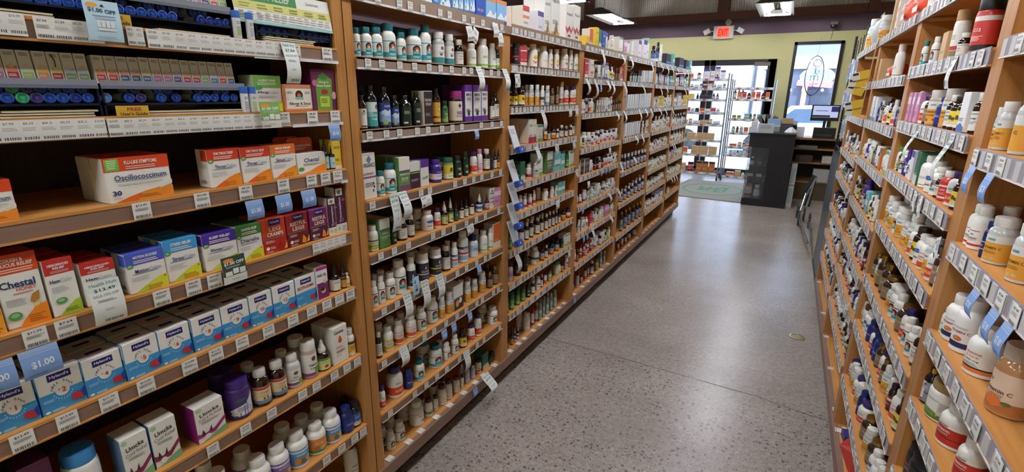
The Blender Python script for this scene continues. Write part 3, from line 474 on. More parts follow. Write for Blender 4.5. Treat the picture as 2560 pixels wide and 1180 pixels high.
BAY = {'1': 'remedy bay', '2': 'second bay', '3': 'third bay', '4': 'fourth bay', '5': 'fifth bay', '6': 'sixth bay', '7': 'last bay', 'R1': 'vitamin C bay', 'R2': 'facing second bay', 'R3': 'facing third bay', 'R4': 'facing end bay'}
def surf(u, s):
    if s == 'I' and u != '3' or s in 'Jh': return .137
    i = ord(s.upper())-65
    return LZ[u][i]+LIPH(u)
def shelf_name(u, s):
    if s == 'I' and u != '3' or s in 'Jh': return 'base shelf'
    i = ord(s.upper())-65
    return 'top shelf' if i == 0 else ORD[i]+' shelf'
PRICES = ['$8.29', '$11.79', '$17.49', '$7.64', '$13.49', '$24.99']
_tags = {}
def tag_mesh(v, w, h, detail):
    k = (v, w, h, detail)
    if k in _tags: return _tags[k]
    b = MB(); b.box(-.0006, .0006, -w/2, w/2, 0, h, PAPER)
    p = Print(b, lambda x, y, L: (.0006+L, (x-.5)*w, y*h), 0, v)
    if detail:
        p.text(PRICES[v % 6], .5, .82, .6, .15, '3a3a3a', .01); p.lines(.12, .9, .66, .03, 3, '9a9a98', .3); p.bars(.1, .08, .9, .26)
    else:
        p.rect(.2, .76, .8, .85, 'a6a6a2'); p.rect(.15, .1, .85, .22, '8e8e8c'); p.rect(.2, .45, .75, .5, 'c0c0bc')
    _tags[k] = b.data('price_tag'); return _tags[k]
LBLRAIL = mat('dfe0e2', .3); RAILM = mat('b9bac2', .25, .3)
CLEARR = mat('9a8473', .2); CLEARG = mat('9b959c', .2)
TAGPX = {  # where tags hang in the first bay (metres along the run), per shelf
}
def unit(u):
    y0, y1 = UY[u]; s = SG(u); X = FX(u); zs = LZ[u]; h = LIPH(u); bx = X-s*DEPTH
    root = empty('shelving_unit', (X, (y0+y1)/2, 0), 0 if s > 0 else PI)
    look = {'1': 'oak shelving bay holding homeopathic boxes and blue tubes', '2': 'oak shelving bay of mixed supplement bottles beside the remedy bay', '3': 'oak shelving bay with blue-footed hanging packets on its upright',
            '4': 'oak shelving bay with orange-red bottle rows, fourth of the long run', '5': 'oak shelving bay full of white tubes and dark blue jars', '6': 'narrow-looking oak bay of mixed boxes, next to last of the long run', '7': 'end oak shelving bay beside the entrance mat, lower shelves bare',
            'R1': 'oak shelving bay of large vitamin C bottles facing the remedy bay', 'R2': 'oak shelving bay with yellow-label bottles, facing the second bay', 'R3': 'oak shelving bay with red bag on its base', 'R4': 'end oak bay with hanging yellow packets, beside black wire stand'}[u]
    tag(root, look, 'shelving', 'oak shelving bays of the long run' if s > 0 else 'oak shelving bays of the facing run')
    L = (y1-y0); t = .034; top = 1.797 if u == '1' else zs[0]
    up = MB(); up.box(-.006, -DEPTH, 0, t, .137, top, OAKV); pm = up.data('side_panel')
    ob('side_panel', pm, root, (0, -L/2, 0)); ob('side_panel', pm, root, (0, L/2-t, 0))
    bk = MB(); bk.box(-DEPTH, -DEPTH-.012, -L/2, L/2, .1, top, BACK); bk.build('back_panel', root)
    bs = MB(); bs.box(0, -DEPTH, -L/2, L/2, .112, .137, OAK); bs.box(.002, -.02, -L/2, L/2, .085, .138, LIP); bs.box(-.058, -.075, -L/2, L/2, 0, .112, PLINTH)
    base = bs.build('base', root)
    if u == '1':
        c = MB(); c.box(0, -DEPTH, -L/2, L/2, 1.797, 1.825, OAK); c.build('top_board', root)
    rnd = random.Random(hash_(u))
    sh = MB(); a, b = -L/2+t, L/2-t
    sh.box(-.012, -DEPTH, a, b, h-.020, h, OAK)
    sh.box(-.012, 0, a, b, .004, h-.006, LIP); sh.box(-.012, .0022, a, b, 0, .004, OAK); sh.box(-.012, .0012, a, b, h-.006, h, OAK)
    shm = sh.data('shelf')
    sh2 = MB(); sh2.box(-.012, -DEPTH, -L/2, L/2, h-.020, h, OAK); sh2.box(-.012, 0, -L/2, L/2, 0, h-.001, LIP); sh2m = sh2.data('shelf')
    far = y0 > 2.9
    for i, z in enumerate(zs):
        o = ob('shelf', sh2m if i == 0 and u != '1' else shm, root, (0, 0, z))
        r = MB(); tall = (i <= 2)
        if s > 0 and u != '1' or (u == '1' and i < 0):
            r.box(0, .0035, a, b, 0, .006 if tall else .003, LBLRAIL)
            if tall: r.box(0, .0012, a, b, .006, h+(.012 if i == 0 else .004), CLEARR)
            else: r.box(0, .001, a, b, .003, h-.003, mat('7d6656', .35))
        elif u == '1':
            f0 = {0: .52, 1: .42, 2: .25}.get(i)
            if f0 is None: r.box(0, .002, a, b, 0, .003, mat('8a6a52', .4))
            else: r.box(0, .003, b-(b-a)*(f0-.22), b, -.002, .006, LBLRAIL)
        else:
            r.box(0, .0035, a, b, 0, .003, LBLRAIL); r.box(0, .0015, a, b, .003, h+.002, CLEARG)
        if u in '34567' or s < 0:
            p_ = .040 if s > 0 else .046; k_ = int((b-a)/p_)
            for q_ in range(k_): yq = a+.004+q_*p_; r.box(.0012 if s > 0 else .0015, .0030, yq, yq+p_*.5, .004, h-.002, mat('c4c0be', .3))
        r.build('price_rail', o)
        # price tags
        tw, th = (.034, .035) if u == '1' and i < 5 else (.030, .032) if u == '1' else ((.030, .034) if s < 0 else (.025, .029))
        ys = []
        if u == '1': ys = TAG1.get(i, [])
        else:
            n = {'2': 13, '3': 12, '4': 12}.get(u, 11)
            if s < 0: n = 14 if u in ('R1', 'R2') else 10
            n = min(n, int(100/len(zs)))
            for k in range(n):
                if rnd.random() < .08: continue
                ys.append(y0+t+(L-2*t)*(k+.5+rnd.uniform(-.22, .22))/n)
        for k, Y in enumerate(ys):
            yy = (Y-(y0+y1)/2)*(1 if s > 0 else -1)
            ob('price_tag', tag_mesh(rnd.randrange(6), tw, th, not far), o, (.0045 if u != '1' else .003, yy, .003))
    n = 9 if not far else 6
    for k in range(n):
        if s < 0 and k % 4: continue
        yy = a+(b-a)*(k+.5+rnd.uniform(-.15, .15))/n
        q = ob('price_tag', tag_mesh(rnd.randrange(6), .030, .028, False), base, (-.034, yy, .1392)); q.rotation_euler = (0, -PI/2, 0); q.rotation_euler = (0, -PI/2, PI) if False else (0, -PI/2, 0); q.location.x = -.006
    return root
def hash_(s): return sum(ord(c)*31**i for i, c in enumerate(s))
TAG1 = {0: [.93, 1.035], 1: [.875, .965, 1.045], 2: [.512, .636, .743, .85, .941, .990, 1.035], 3: [.302, .348, .517, .585, .634], 4: [.247, .314, .384, .453, .546, .609, .677, .753, .83, .895, .951, 1.0, 1.045], 5: [.343, .563, .651, .729, .832, .883, .953, 1.005, 1.05], 6: [.70, .80, .89, .953, 1.01, 1.05]}
# ------------------------------------------------------------------ products
_proto = {}
def bottle_meshes(code):
    if code in _proto: return _proto[code]
    k = code[:2]; S = SHAPE[k]; look, bc, cc, (lbase, ops) = BT[code]; R, H = S['R'], S['H']
    shiny = .06 if k in ('am', 'gn', 'sy', 'dr') or bc in (BLK,) else (.12 if k == 'cl' else .3)
    bm_ = mat(bc, shiny, 0, 'p') if shiny > .1 else mat(bc, shiny, 0, 'p', coat=.6)
    seg = 32
    b = MB(); b.lathe([(r*R, z*H) for r, z in S['body']], bm_, seg); body = b.data(KIND[k][0])
    c = MB(); gold = cc in ('b08d4a', 'c4c4c4'); cm = mat(cc, .25 if gold else .38, .8 if gold else 0)
    c.lathe([(r*R, z*H) for r, z in S['cap']], cm, 48, rib=S['rib']); cap = c.data('cap')
    parts = [('cap', cap)]
    if k == 'dr':
        q = MB(); bulbc = 'dddbd2' if code in ('drHe', 'drBw') else cc
        q.lathe([(.40*R, .74*H), (.40*R, .80*H), (.26*R, .86*H), (.22*R, .95*H), (.12*R, 1.0*H)], mat(bulbc, .45), 16); parts.append(('dropper_bulb', q.data('dropper_bulb')))
        if bulbc != cc:
            c = MB(); c.lathe([(r*R, z*H) for r, z in S['cap']], mat(bulbc, .4), 48, rib=.05); parts[0] = ('cap', c.data('cap'))
    z0, z1 = S['lab'][0]*H, S['lab'][1]*H; RL = R+.0003
    lb = MB(); lm = mat(lbase, .42)
    lb.lathe([(RL, z0), (RL, z1)], lm, seg, cap=False)
    arc = math.radians(136)
    def fn(x, y, L):
        a = (x-.5)*arc; r = RL+L; return (r*math.cos(a), r*math.sin(a), z0+y*(z1-z0))
    p = Print(lb, fn, 8, hash_(code))
    plain = []
    for o in ops:
        if o[0] == 'B':
            p.k += 1; r = RL+.0002+.00009*p.k
            lb.lathe([(r, z0+o[1]*(z1-z0)), (r, z0+o[2]*(z1-z0))], mat(o[3], .42), seg, cap=False)
        else: plain.append(o)
    p.run(plain)
    parts.append(('label', lb.data('label')))
    _proto[code] = (body, parts, R*2, H, look)
    return _proto[code]
def carton_mesh(code):
    if code in _proto: return _proto[code]
    look, d = BX[code[2:]]; w, h = .07, .09; D = BXD.get(code[2:], .055)
    b = MB(); bm_ = mat(d['base'], .5); tm = mat(d.get('top', d['base']), .5); sm = mat(d.get('side', d['base']), .5)
    y0, y1 = -w/2, w/2; e = .0012
    b.face([(0, y0+e, e), (0, y1-e, e), (0, y1-e, h-e), (0, y0+e, h-e)], bm_)
    b.face([(-e, y0+e, h), (-e, y1-e, h), (-D+e, y1-e, h), (-D+e, y0+e, h)], tm)
    b.face([(-e, y1-e, 0), (-e, y0+e, 0), (-D+e, y0+e, 0), (-D+e, y1-e, 0)], sm)
    b.face([(-D, y1-e, e), (-D, y0+e, e), (-D, y0+e, h-e), (-D, y1-e, h-e)], sm)
    b.face([(-e, y0, e), (-e, y0, h-e), (-D+e, y0, h-e), (-D+e, y0, e)], sm)
    b.face([(-e, y1, e), (-D+e, y1, e), (-D+e, y1, h-e), (-e, y1, h-e)], sm)
    # bevel strips
    b.face([(0, y0+e, e), (0, y0+e, h-e), (-e, y0, h-e), (-e, y0, e)], sm); b.face([(0, y1-e, e), (-e, y1, e), (-e, y1, h-e), (0, y1-e, h-e)], sm)
    b.face([(0, y0+e, h-e), (0, y1-e, h-e), (-e, y1-e, h), (-e, y0+e, h)], tm); b.face([(0, y0+e, e), (-e, y0+e, 0), (-e, y1-e, 0), (0, y1-e, e)], bm_)
    b.face([(-e, y0, h-e), (-e, y0+e, h), (-D+e, y0+e, h), (-D+e, y0, h-e)], sm); b.face([(-e, y1, h-e), (-D+e, y1, h-e), (-D+e, y1-e, h), (-e, y1-e, h)], sm)
    p = Print(b, lambda x, y, L: (L, y0+x*w, y*h), 0, hash_(code)); p.run(d['ops'])
    if d.get('cell'):
        q = Print(b, lambda x, y, L: (-x*D, y0+y*w, h+L)); q.rect(.42, .30, .62, .72, '221a6b'); q.rect(.2, .25, .24, .7, 'b8757a')
        q = Print(b, lambda x, y, L: (-x*D, y0-L, y*h)); q.rect(.02, .60, .98, .98, 'e4e1d8')
    if d.get('band'):
        a, c, col = d['band']; q = Print(b, lambda x, y, L: (-x*D, y0-L, y*h)); q.rect(.02, a, .55, c-.02, col); q.lines(.1, .9, .6, .012, 4, 'b5b5b0', .3); q.bars(.3, .1, .8, .2)
    if code == 'bxCH':
        om = mat('dd5526', .45); P = [(-.030, .088), (.032, .088), (.032, .145), (.026, .154), (-.024, .154), (-.030, .145)]
        b.face([(-D+.003, y, z) for y, z in P], om); b.face([(-D+.0015, y, z) for y, z in reversed(P)], om)
        for i in range(6): (ya, za), (yb, zb) = P[i], P[(i+1) % 6]; b.face([(-D+.003, ya, za), (-D+.0015, ya, za), (-D+.0015, yb, zb), (-D+.003, yb, zb)], om)
        q = Print(b, lambda x, y, L: (-D+.003+L, -.030+.062*x, .088+.066*y)); q.text('COUGH & MUCUS RELIEF', .5, .45, .86, .13, 'f3e6dc', .03); q.lines(.2, .75, .32, .05, 2, 'f0c4ac', .2); q.poly(ell(.5, .85, .04, .04), '5a2a14')
    if code == 'bxTR':
        V, F = glyphs('Traumaplant', .02)
        b.mesh([(.0009, y0+w*(.46-.24*(y-.5)), h*(.23+.55*x)) for x, y in V], F, mat('e6e0e2', .5))
    _proto[code] = (b.data('carton'), [], w, h, look)
    return _proto[code]
def pouch_mesh(code):
    if code in _proto: return _proto[code]
    look, col = BG[code]; w, h = .14, .16; b = MB(); m = mat(col, .35); n = 8; vs = []; fs = []
    for sgn in (1, -1):
        for j in range(n+1):
            for i in range(n+1):
                x, z = i/n, j/n; bul = .035*math.sin(PI*x)**.6*math.sin(PI*min(z*1.15, 1))**.5 if 0 < x < 1 and z < 1 else 0
                vs.append((-.035+sgn*bul, (x-.5)*w, z*h))
    for s_ in range(2):
        o = s_*(n+1)**2
        for j in range(n):
            for i in range(n):
                q = [o+j*(n+1)+i, o+j*(n+1)+i+1, o+(j+1)*(n+1)+i+1, o+(j+1)*(n+1)+i]
                fs.append(tuple(q if s_ == 0 else q[::-1]))
    b.mesh(vs, fs, m, True)
    if code == 'bgOr':
        p = Print(b, lambda x, y, L: (.002+L, (x-.5)*w, y*h)); p.rect(.25, .2, .75, .34, 'e6e2da'); p.lines(.28, .72, .6, .03, 3, 'f0d8cc', .3)
    _proto[code] = (b.data('pouch'), [], w, h, look); return _proto[code]
def proto(code):
    if code[:2] == 'bx': return carton_mesh(code)
    if code[:2] == 'bg': return pouch_mesh(code)
    return bottle_meshes(code)
LATER = []
def view_size(x, y, z, w, h):
    d2 = x*x+y*y+(z+h/2-CAM_H)**2; v = Vector((x, y, z+h/2-CAM_H)); q = v.dot(_f)
    if q <= 0: return 0
    a, b_ = v.dot(_r)/q, v.dot(_u)/q
    return w*h/d2*(1 if abs(a) < 1.06 and abs(b_) < .5 else .02)
def put_ranked(args, kw, rear):
    code, x, y, z, w, h = args[:6]; LATER.append((view_size(x, y, z, w, h)*(.3 if rear else 1), args, kw))
def place_ranked(limit=290):
    LATER.sort(key=lambda t: -t[0])
    for _, a, k in LATER[:limit]: put(*a, **k)
    mb = MB()
    for _, a, k in LATER[limit:]:
        code, x, y, z, w, h, rz = a[:7]; body, parts, w0, h0, look = proto(code); s = w/w0
        T = Matrix.Translation((x, y, z)) @ Matrix.Rotation(rz+k.get('turn', 0), 4, 'Z') @ Matrix.Diagonal((s, s, h/h0, 1))
        for me in [body]+[p[1] for p in parts]:
            o = len(mb.v); mb.v += [tuple(T @ v.co) for v in me.vertices]
            for p in me.polygons: mb.f.append(tuple(i+o for i in p.vertices)); mb.mi.append(mb.m(me.materials[p.material_index])); mb.sm.append(p.use_smooth)
    if mb.v:
        o = mb.build('supplement_bottles'); tag(o, 'small far supplement bottles deep on the distant shelves', 'bottles', None, 'stuff')
def put(code, x, y, z, w, h, rz, label, group, depth=None, name=None, turn=0):
    body, parts, w0, h0, look = proto(code)
    nm, cat = KIND[code[:2]]
    r = ob(name or nm, body, None, (x, y, z), rz+turn)
    s = w/w0
    r.scale = (1 if code[:2] == 'bx' else s, s, h/h0)
    tag(r, label, cat, group)
    for n, me in parts: ob(n, me, r)
    return r
TURN = {'1': -.18, '2': -.28, '3': -.5, '4': -.6, '5': -.6, '6': -.6, '7': -.6}
used_labels = set()
def short(look):
    t = look.split(',')[0].split(); return ' '.join(t[-3:] if len(t) > 3 else t)
nw = lambda s: len(s.replace('-', ' ').split())
def label_row(items, where):
    """a label for each item of a shelf that no other item of the shop shares"""
    looks = [i for i in items]; out = []
    for k, lk in enumerate(looks):
        same = [j for j, l in enumerate(looks) if l == lk]
        if len(same) == 1: lab_ = '%s, %s' % (lk, where)
        else:
            nb = looks[k-1] if k else None; lab_ = None
            if nb and nb != lk and sum(1 for j in same if j and looks[j-1] == nb) == 1:
                lab_ = '%s, beyond %s, %s' % (lk, short(nb), where)
                if nw(lab_) > 15: lab_ = None
            if lab_ is None:
                lab_ = '%s, %s of %s, %s' % (lk, ORD[same.index(k)], ['', '', 'two', 'three', 'four', 'five', 'six', 'seven', 'eight', 'nine', 'ten', 'eleven', 'twelve', 'thirteen', 'fourteen', 'fifteen', 'sixteen', 'seventeen', 'eighteen'][min(len(same), 18)], where)
        out.append(lab_)
    return out
def stock(key, rows):
    u, s = key[:-1], key[-1]; sg = SG(u); z = surf(u, s); X = FX(u); base = z < .15
    xf = X-sg*(.012+(.028 if base else 0)); rz = 0 if sg > 0 else PI
    rows = sorted(rows, key=lambda r: r[1]); rnd = random.Random(hash_(key))
    looks = [proto(r[0])[4] for r in rows]; where = '%s of %s' % (shelf_name(u, s), BAY[u])
    labs = label_row(looks, where)
    rows = [list(r)+[0.0]*(6-len(r)) for r in rows]
    lo, hi = UY[u][0]+.037, UY[u][1]-.037
    for r in rows:
        if s != 'A':
            r[2] = min(r[2], hi-lo)
            if r[1]-r[2]/2 < lo and u != '1': r[1] = lo+r[2]/2
            if r[1]+r[2]/2 > hi: r[1] = hi-r[2]/2
    rows.sort(key=lambda r: r[1]); looks = [proto(r[0])[4] for r in rows]; labs = label_row(looks, where)
    for _ in range(6):
        for i, p_ in enumerate(rows):
            for q_ in rows[i+1:]:
                dpt = lambda r: BXD.get(r[0][2:], .055) if r[0][:2] in ('bx', 'bg') else r[2]
                if abs(p_[5]-q_[5]) > max(dpt(p_), dpt(q_)): continue
                need = (p_[2]+q_[2])/2+.001; d = q_[1]-p_[1]
                if d < need:
                    g = need-d; k = .5 if _ < 4 else 0
                    p_[1] -= g*k/2; q_[1] += g*k/2
                    if _ >= 2: f_ = max(.72, (d+g*k-.001)/(need-.001)); p_[2] *= f_; q_[2] *= f_
    for r in rows:
        if s != 'A': r[1] = min(r[1], hi-r[2]/2)
    deep = any(r[5] > 0 for r in rows)
    if u in ('R2', 'R3', 'R4') and s in 'CDEFGH' or u in ('4', '6') and s in 'BCDEFGH' or u == '7' and s in 'BCDEFG':
        pal = ['plSn', 'plGw', 'plBw', 'bxWb', 'plSw', 'plNo', 'bxGw', 'amWl'] if u in '467' else ['plNo', 'clYl', 'plSn', 'amWl', 'amGo', 'plGw', 'plOc', 'plBu', 'plBw', 'amYe']; hmax = (([z_ for z_ in sorted(LZ[u]) if z_ > z] or [z+.2])[0]-z)*.62
        i = 0; extra = []
        front = sorted([r for r in rows if r[5] < .03], key=lambda r: r[1]); ends = [lo]+[v for r in front for v in (r[1]-r[2]/2, r[1]+r[2]/2)]+[hi]
        for a, b in zip(ends[::2], ends[1::2]):
            while b-a > .05:
                w_ = .038+.012*rnd.random(); extra.append([rnd.choice(pal), a+.004+w_/2, w_, min(.095, hmax)*rnd.uniform(.9, 1.05), 1, 0.0]); a += w_+.006
        rows = sorted(rows+extra, key=lambda r: r[1]); looks = [proto(r[0])[4] for r in rows]; labs = label_row(looks, where)
    for r, lb_ in zip(rows, labs):
        code, Y, w, h, n, dx = r
        if deep: n = 1
        box = code[:2] in ('bx', 'bg'); D = BXD.get(code[2:], .055) if box else w
        for k in range(n):
            off = dx+k*(D+.003)+(0 if box else w/2)+rnd.uniform(0, .004)
            if off+D/2 > DEPTH-.01: break
            lbl = lb_ if k == 0 else 'rear copy of '+lb_ if nw(lb_) < 14 else 'rear '+lb_
            if k == 2: lbl = 'third-row '+lb_
            kd = KIND[code[:2]][1]
            (put if code[:2] != 'pl' else (lambda *a, **k_: put_ranked(a, k_, k > 0)))(code, xf-sg*off, Y+rnd.uniform(-.001, .001), z+.0005, w, h, rz, lbl, '%s on %s' % ({'bottle': 'bottles', 'jar': 'jars', 'box': 'cartons', 'bag': 'pouches'}[kd], where), turn=rnd.uniform(-.05, .05) if box else (TURN[u] if sg > 0 else .5)+rnd.uniform(-.16, .16))
# ------------------------------------------------------------------ room shell
def floor_mat():
    m = bpy.data.materials.new('polished_concrete'); m.use_nodes = True; nt = m.node_tree; b = nt.nodes['Principled BSDF']; L = nt.links.new
    tc = N(nt, 'ShaderNodeTexCoord'); sep = N(nt, 'ShaderNodeSeparateXYZ'); L(tc.outputs['Object'], sep.inputs[0])
    big = N(nt, 'ShaderNodeTexNoise'); big.inputs['Scale'].default_value = 1.6; big.inputs['Detail'].default_value = 5; big.inputs['Roughness'].default_value = .6; L(tc.outputs['Object'], big.inputs[0])
    fine = N(nt, 'ShaderNodeTexNoise'); fine.inputs['Scale'].default_value = 45; fine.inputs['Detail'].default_value = 6; L(tc.outputs['Object'], fine.inputs[0])
    r1 = ramp(nt, [(.15, lin('8d8179')), (.5, lin('a59990')), (.88, lin('bcb1a7'))]); L(big.outputs['Fac'], r1.inputs[0])
    r2 = ramp(nt, [(.3, (.72, .72, .72)), (.7, (1.12, 1.12, 1.12))]); L(fine.outputs['Fac'], r2.inputs[0])
    mx = N(nt, 'ShaderNodeMix', data_type='RGBA', blend_type='MULTIPLY'); mx.inputs[0].default_value = .9; L(r1.outputs[0], mx.inputs[6]); L(r2.outputs[0], mx.inputs[7])
    cur = mx.outputs[2]
    # exposed aggregate: stones cut flush, dense in the near slab, sparse beyond the joint
    def step(lo, hi, inv=False):
        n = N(nt, 'ShaderNodeMapRange'); n.inputs['From Min'].default_value = lo; n.inputs['From Max'].default_value = hi
        n.inputs['To Min'].default_value = 1 if inv else 0; n.inputs['To Max'].default_value = 0 if inv else 1; return n
    near = step(2.58, 2.66, True); L(sep.outputs['Y'], near.inputs['Value'])
    patch = N(nt, 'ShaderNodeTexNoise'); patch.inputs['Scale'].default_value = 2.2; patch.inputs['Detail'].default_value = 2; L(tc.outputs['Object'], patch.inputs[0])
    pr = step(.26, .44); L(patch.outputs['Fac'], pr.inputs['Value'])
    for sc_, size, dark, light, amt in ((44, .30, '3c3232', 'c9bdb2', .72), (84, .30, '463c3a', 'd2c6ba', .75), (165, .33, '544a46', 'c9beb4', .75)):
        v = N(nt, 'ShaderNodeTexVoronoi'); v.inputs['Scale'].default_value = sc_; v.inputs['Randomness'].default_value = 1
        wob = N(nt, 'ShaderNodeMixRGB') if False else None
        L(tc.outputs['Object'], v.inputs['Vector'])
        st = N(nt, 'ShaderNodeMath', operation='LESS_THAN'); st.inputs[1].default_value = size; L(v.outputs['Distance'], st.inputs[0])
        sepc = N(nt, 'ShaderNodeSeparateColor'); L(v.outputs['Color'], sepc.inputs[0])
        pick = N(nt, 'ShaderNodeMath', operation='GREATER_THAN'); pick.inputs[1].default_value = .58; L(sepc.outputs[0], pick.inputs[0])
        col = ramp(nt, [(0, lin(dark)), (.6, lin(dark)), (.8, lin('6b6462')), (1, lin(light))], 'LINEAR'); L(sepc.outputs[1], col.inputs[0])
        a = N(nt, 'ShaderNodeMath', operation='MULTIPLY'); L(st.outputs[0], a.inputs[0]); L(pick.outputs[0], a.inputs[1])
        # weaken beyond the joint
        zone = N(nt, 'ShaderNodeMath', operation='MULTIPLY_ADD'); L(near.outputs[0], zone.inputs[0]); zone.inputs[1].default_value = (.86 if sc_ < 60 else .6 if sc_ < 100 else .35); zone.inputs[2].default_value = (.1 if sc_ < 60 else .35 if sc_ < 100 else .6)
        a2 = N(nt, 'ShaderNodeMath', operation='MULTIPLY'); L(a.outputs[0], a2.inputs[0]); L(zone.outputs[0], a2.inputs[1])
        pm = N(nt, 'ShaderNodeMath', operation='MULTIPLY'); L(a2.outputs[0], pm.inputs[0]); L(pr.outputs[0], pm.inputs[1])
        am = N(nt, 'ShaderNodeMath', operation='MULTIPLY'); L(pm.outputs[0], am.inputs[0]); am.inputs[1].default_value = amt
        mm = N(nt, 'ShaderNodeMix', data_type='RGBA'); L(am.outputs[0], mm.inputs[0]); L(cur, mm.inputs[6]); L(col.outputs[0], mm.inputs[7]); cur = mm.outputs[2]
    L(cur, b.inputs['Base Color'])
    b.inputs['Roughness'].default_value = .27
    bp = N(nt, 'ShaderNodeBump'); bp.inputs['Strength'].default_value = .03; bp.inputs['Distance'].default_value = .01; L(fine.outputs['Fac'], bp.inputs['Height']); L(bp.outputs[0], b.inputs['Normal'])
    return m
EY = 10.6
def paint(name, hexc, rough=.75, amt=.06):
    m = bpy.data.materials.new(name); m.use_nodes = True; nt = m.node_tree; b = nt.nodes['Principled BSDF']
    n = N(nt, 'ShaderNodeTexNoise'); n.inputs['Scale'].default_value = 3; c = lin(hexc)
    r = ramp(nt, [(.3, tuple(v*(1-amt) for v in c[:3])), (.7, tuple(v*(1+amt) for v in c[:3]))]); nt.links.new(n.outputs['Fac'], r.inputs[0]); nt.links.new(r.outputs[0], b.inputs['Base Color']); b.inputs['Roughness'].default_value = rough
    return m
GREEN = paint('green_wall_paint', 'c6c08c'); PURP = paint('purple_wall_paint', '6c5866'); BEAM = paint('beam_paint', '6a4036', .6)
RWX, LWX = 2.2, -5.6
FRM = mat('1c1618', .4)
b = MB(); b.face([(LWX, -4, 0), (RWX, -4, 0), (RWX, EY+.2, 0), (LWX, EY+.2, 0)], floor_mat()); struct(b, 'floor', 'polished grey-mauve concrete floor with exposed aggregate')
# end wall with door opening x -2.62..-.37 (z 0..2.16) and window -.14..0.62 (z .75..2.44)
DX0, DX1, DZ = -2.75, -.37, 2.165; WX0, WX1, WZ0, WZ1 = -.135, .615, .62, 2.44
b = MB()
def wbox(x0, x1, z0, z1, m): b.box(x0, x1, EY, EY+.18, z0, z1, m)
wbox(LWX, DX0, 0, 2.595, GREEN); wbox(DX0, DX1, DZ, 2.595, GREEN); wbox(DX1, WX0, 0, 2.595, GREEN); wbox(WX0, WX1, 0, WZ0, GREEN); wbox(WX0, WX1, WZ1, 2.595, GREEN); wbox(WX1, RWX, 0, 2.595, GREEN)
wbox(LWX, RWX, 2.595, 2.86, PURP)
struct(b, 'wall_end', 'olive green end wall with dark purple band above')
b = MB(); b.box(LWX, RWX, EY-.06, EY+.18, 2.86, 3.0, BEAM)
for x in (-1.38, -4.0): b.box(x-.10, x+.10, EY-.05, EY+.18, 3.0, 4.1, BEAM)
b.box(.86, 1.0, EY-.1, EY+.18, 2.86, 4.1, BEAM)
struct(b, 'trim_1', 'dark red-brown timber beam and posts above end wall')
cor = mat('dedbd2', .5); b = MB(); n = int((RWX-LWX)/.04)
pts = []
for i in range(n):
    x = LWX+i*.04; pts += [(x, 0), (x+.012, .016), (x+.024, .016), (x+.036, 0)]
vs = []; fs = []
for x, d in pts: vs += [(x, EY+.05-1.6*d, 3.0), (x, EY+.05-1.6*d, 4.1)]
for i in range(len(pts)-1): fs.append((2*i, 2*i+2, 2*i+3, 2*i+1))
b.mesh(vs, fs, cor); struct(b, 'wall_upper', 'grey corrugated metal panels above the beam')
b = MB(); b.box(LWX-.15, LWX, -4, EY+.2, 0, 4.1, PURP); struct(b, 'wall_west')
b = MB(); b.box(RWX, RWX+.15, -4, EY+.2, 0, 2.595, GREEN); b.box(RWX, RWX+.15, -4, EY+.2, 2.595, 4.1, PURP); struct(b, 'wall_east')
b = MB(); b.box(LWX, RWX, -4.15, -4, 0, 4.1, GREEN); struct(b, 'wall_back')
b = MB(); b.box(LWX-.15, RWX+.15, -4.15, EY+.2, 4.1, 4.25, mat('b5b1aa', .8)); struct(b, 'ceiling', 'dark high ceiling')
# joint in the slab
b = MB(); pts = [(-1.22, 2.648), (-1.077, 2.641), (-.875, 2.637), (-.6, 2.628), (-.3, 2.616), (.039, 2.602), (.27, 2.556), (.36, 2.55)]
for (x0, y0), (x1, y1) in zip(pts, pts[1:]): b.face([(x0, y0-.0022, .0006), (x1, y1-.0022, .0006), (x1, y1+.0022, .0006), (x0, y0+.0022, .0006)], mat('2a2422', .8))
struct(b, 'floor_joint', 'thin dark saw-cut joint across the concrete floor')
# floor drain
b = MB(); b.lathe([(.046, 0), (.046, .004), (.036, .005), (.034, .001)], mat('b9ac8c', .3, .6), 32, cap=False); b.lathe([(.034, .0008), (.033, .001)], mat('a39674', .35, .4), 32)
o = b.build('floor_cleanout', None, (.235, 3.472, 0)); tag(o, 'round brass cleanout cover set in the concrete floor', 'floor drain')
# mat with oval emblem
b = MB(); MATC = mat('8f8d84', .95); b.box(-.56, .56, -.86, .86, 0, .008, MATC); b.box(-.59, .59, -.89, .89, 0, .005, mat('6f6d66', .9))
dm = empty('floor_mat', (-.99, 8.80, 0), math.radians(-4)); b.build('mat_pad', dm)
b = MB(); gm = mat('4f8a66', .9); n = 48
for i in range(n):
    a0, a1 = 2*PI*i/n, 2*PI*(i+1)/n
    b.face([(.47*math.cos(a0), .55*math.sin(a0), .0095), (.47*math.cos(a1), .55*math.sin(a1), .0095), (.44*math.cos(a1), .51*math.sin(a1), .0095), (.44*math.cos(a0), .51*math.sin(a0), .0095)], gm)
V, F = glyphs('H', .03); b.mesh([(-.22+.18*x, -.2+.4*y, .0096) for x, y in V], F, gm)
V, F = glyphs('H', .03); b.mesh([(.04+.18*x, -.2+.4*y, .0096) for x, y in V], F, gm)
for k, (cx, cy, rx, ry) in enumerate(((-.02, .02, .09, .05), (.16, .22, .07, .05), (-.16, -.12, .06, .08), (.1, -.2, .08, .04))): b.face([(x, y, .0097) for x, y in ell(cx, cy, rx, ry)], gm)
b.build('emblem', dm); tag(dm, 'grey entrance mat with green oval emblem', 'doormat')
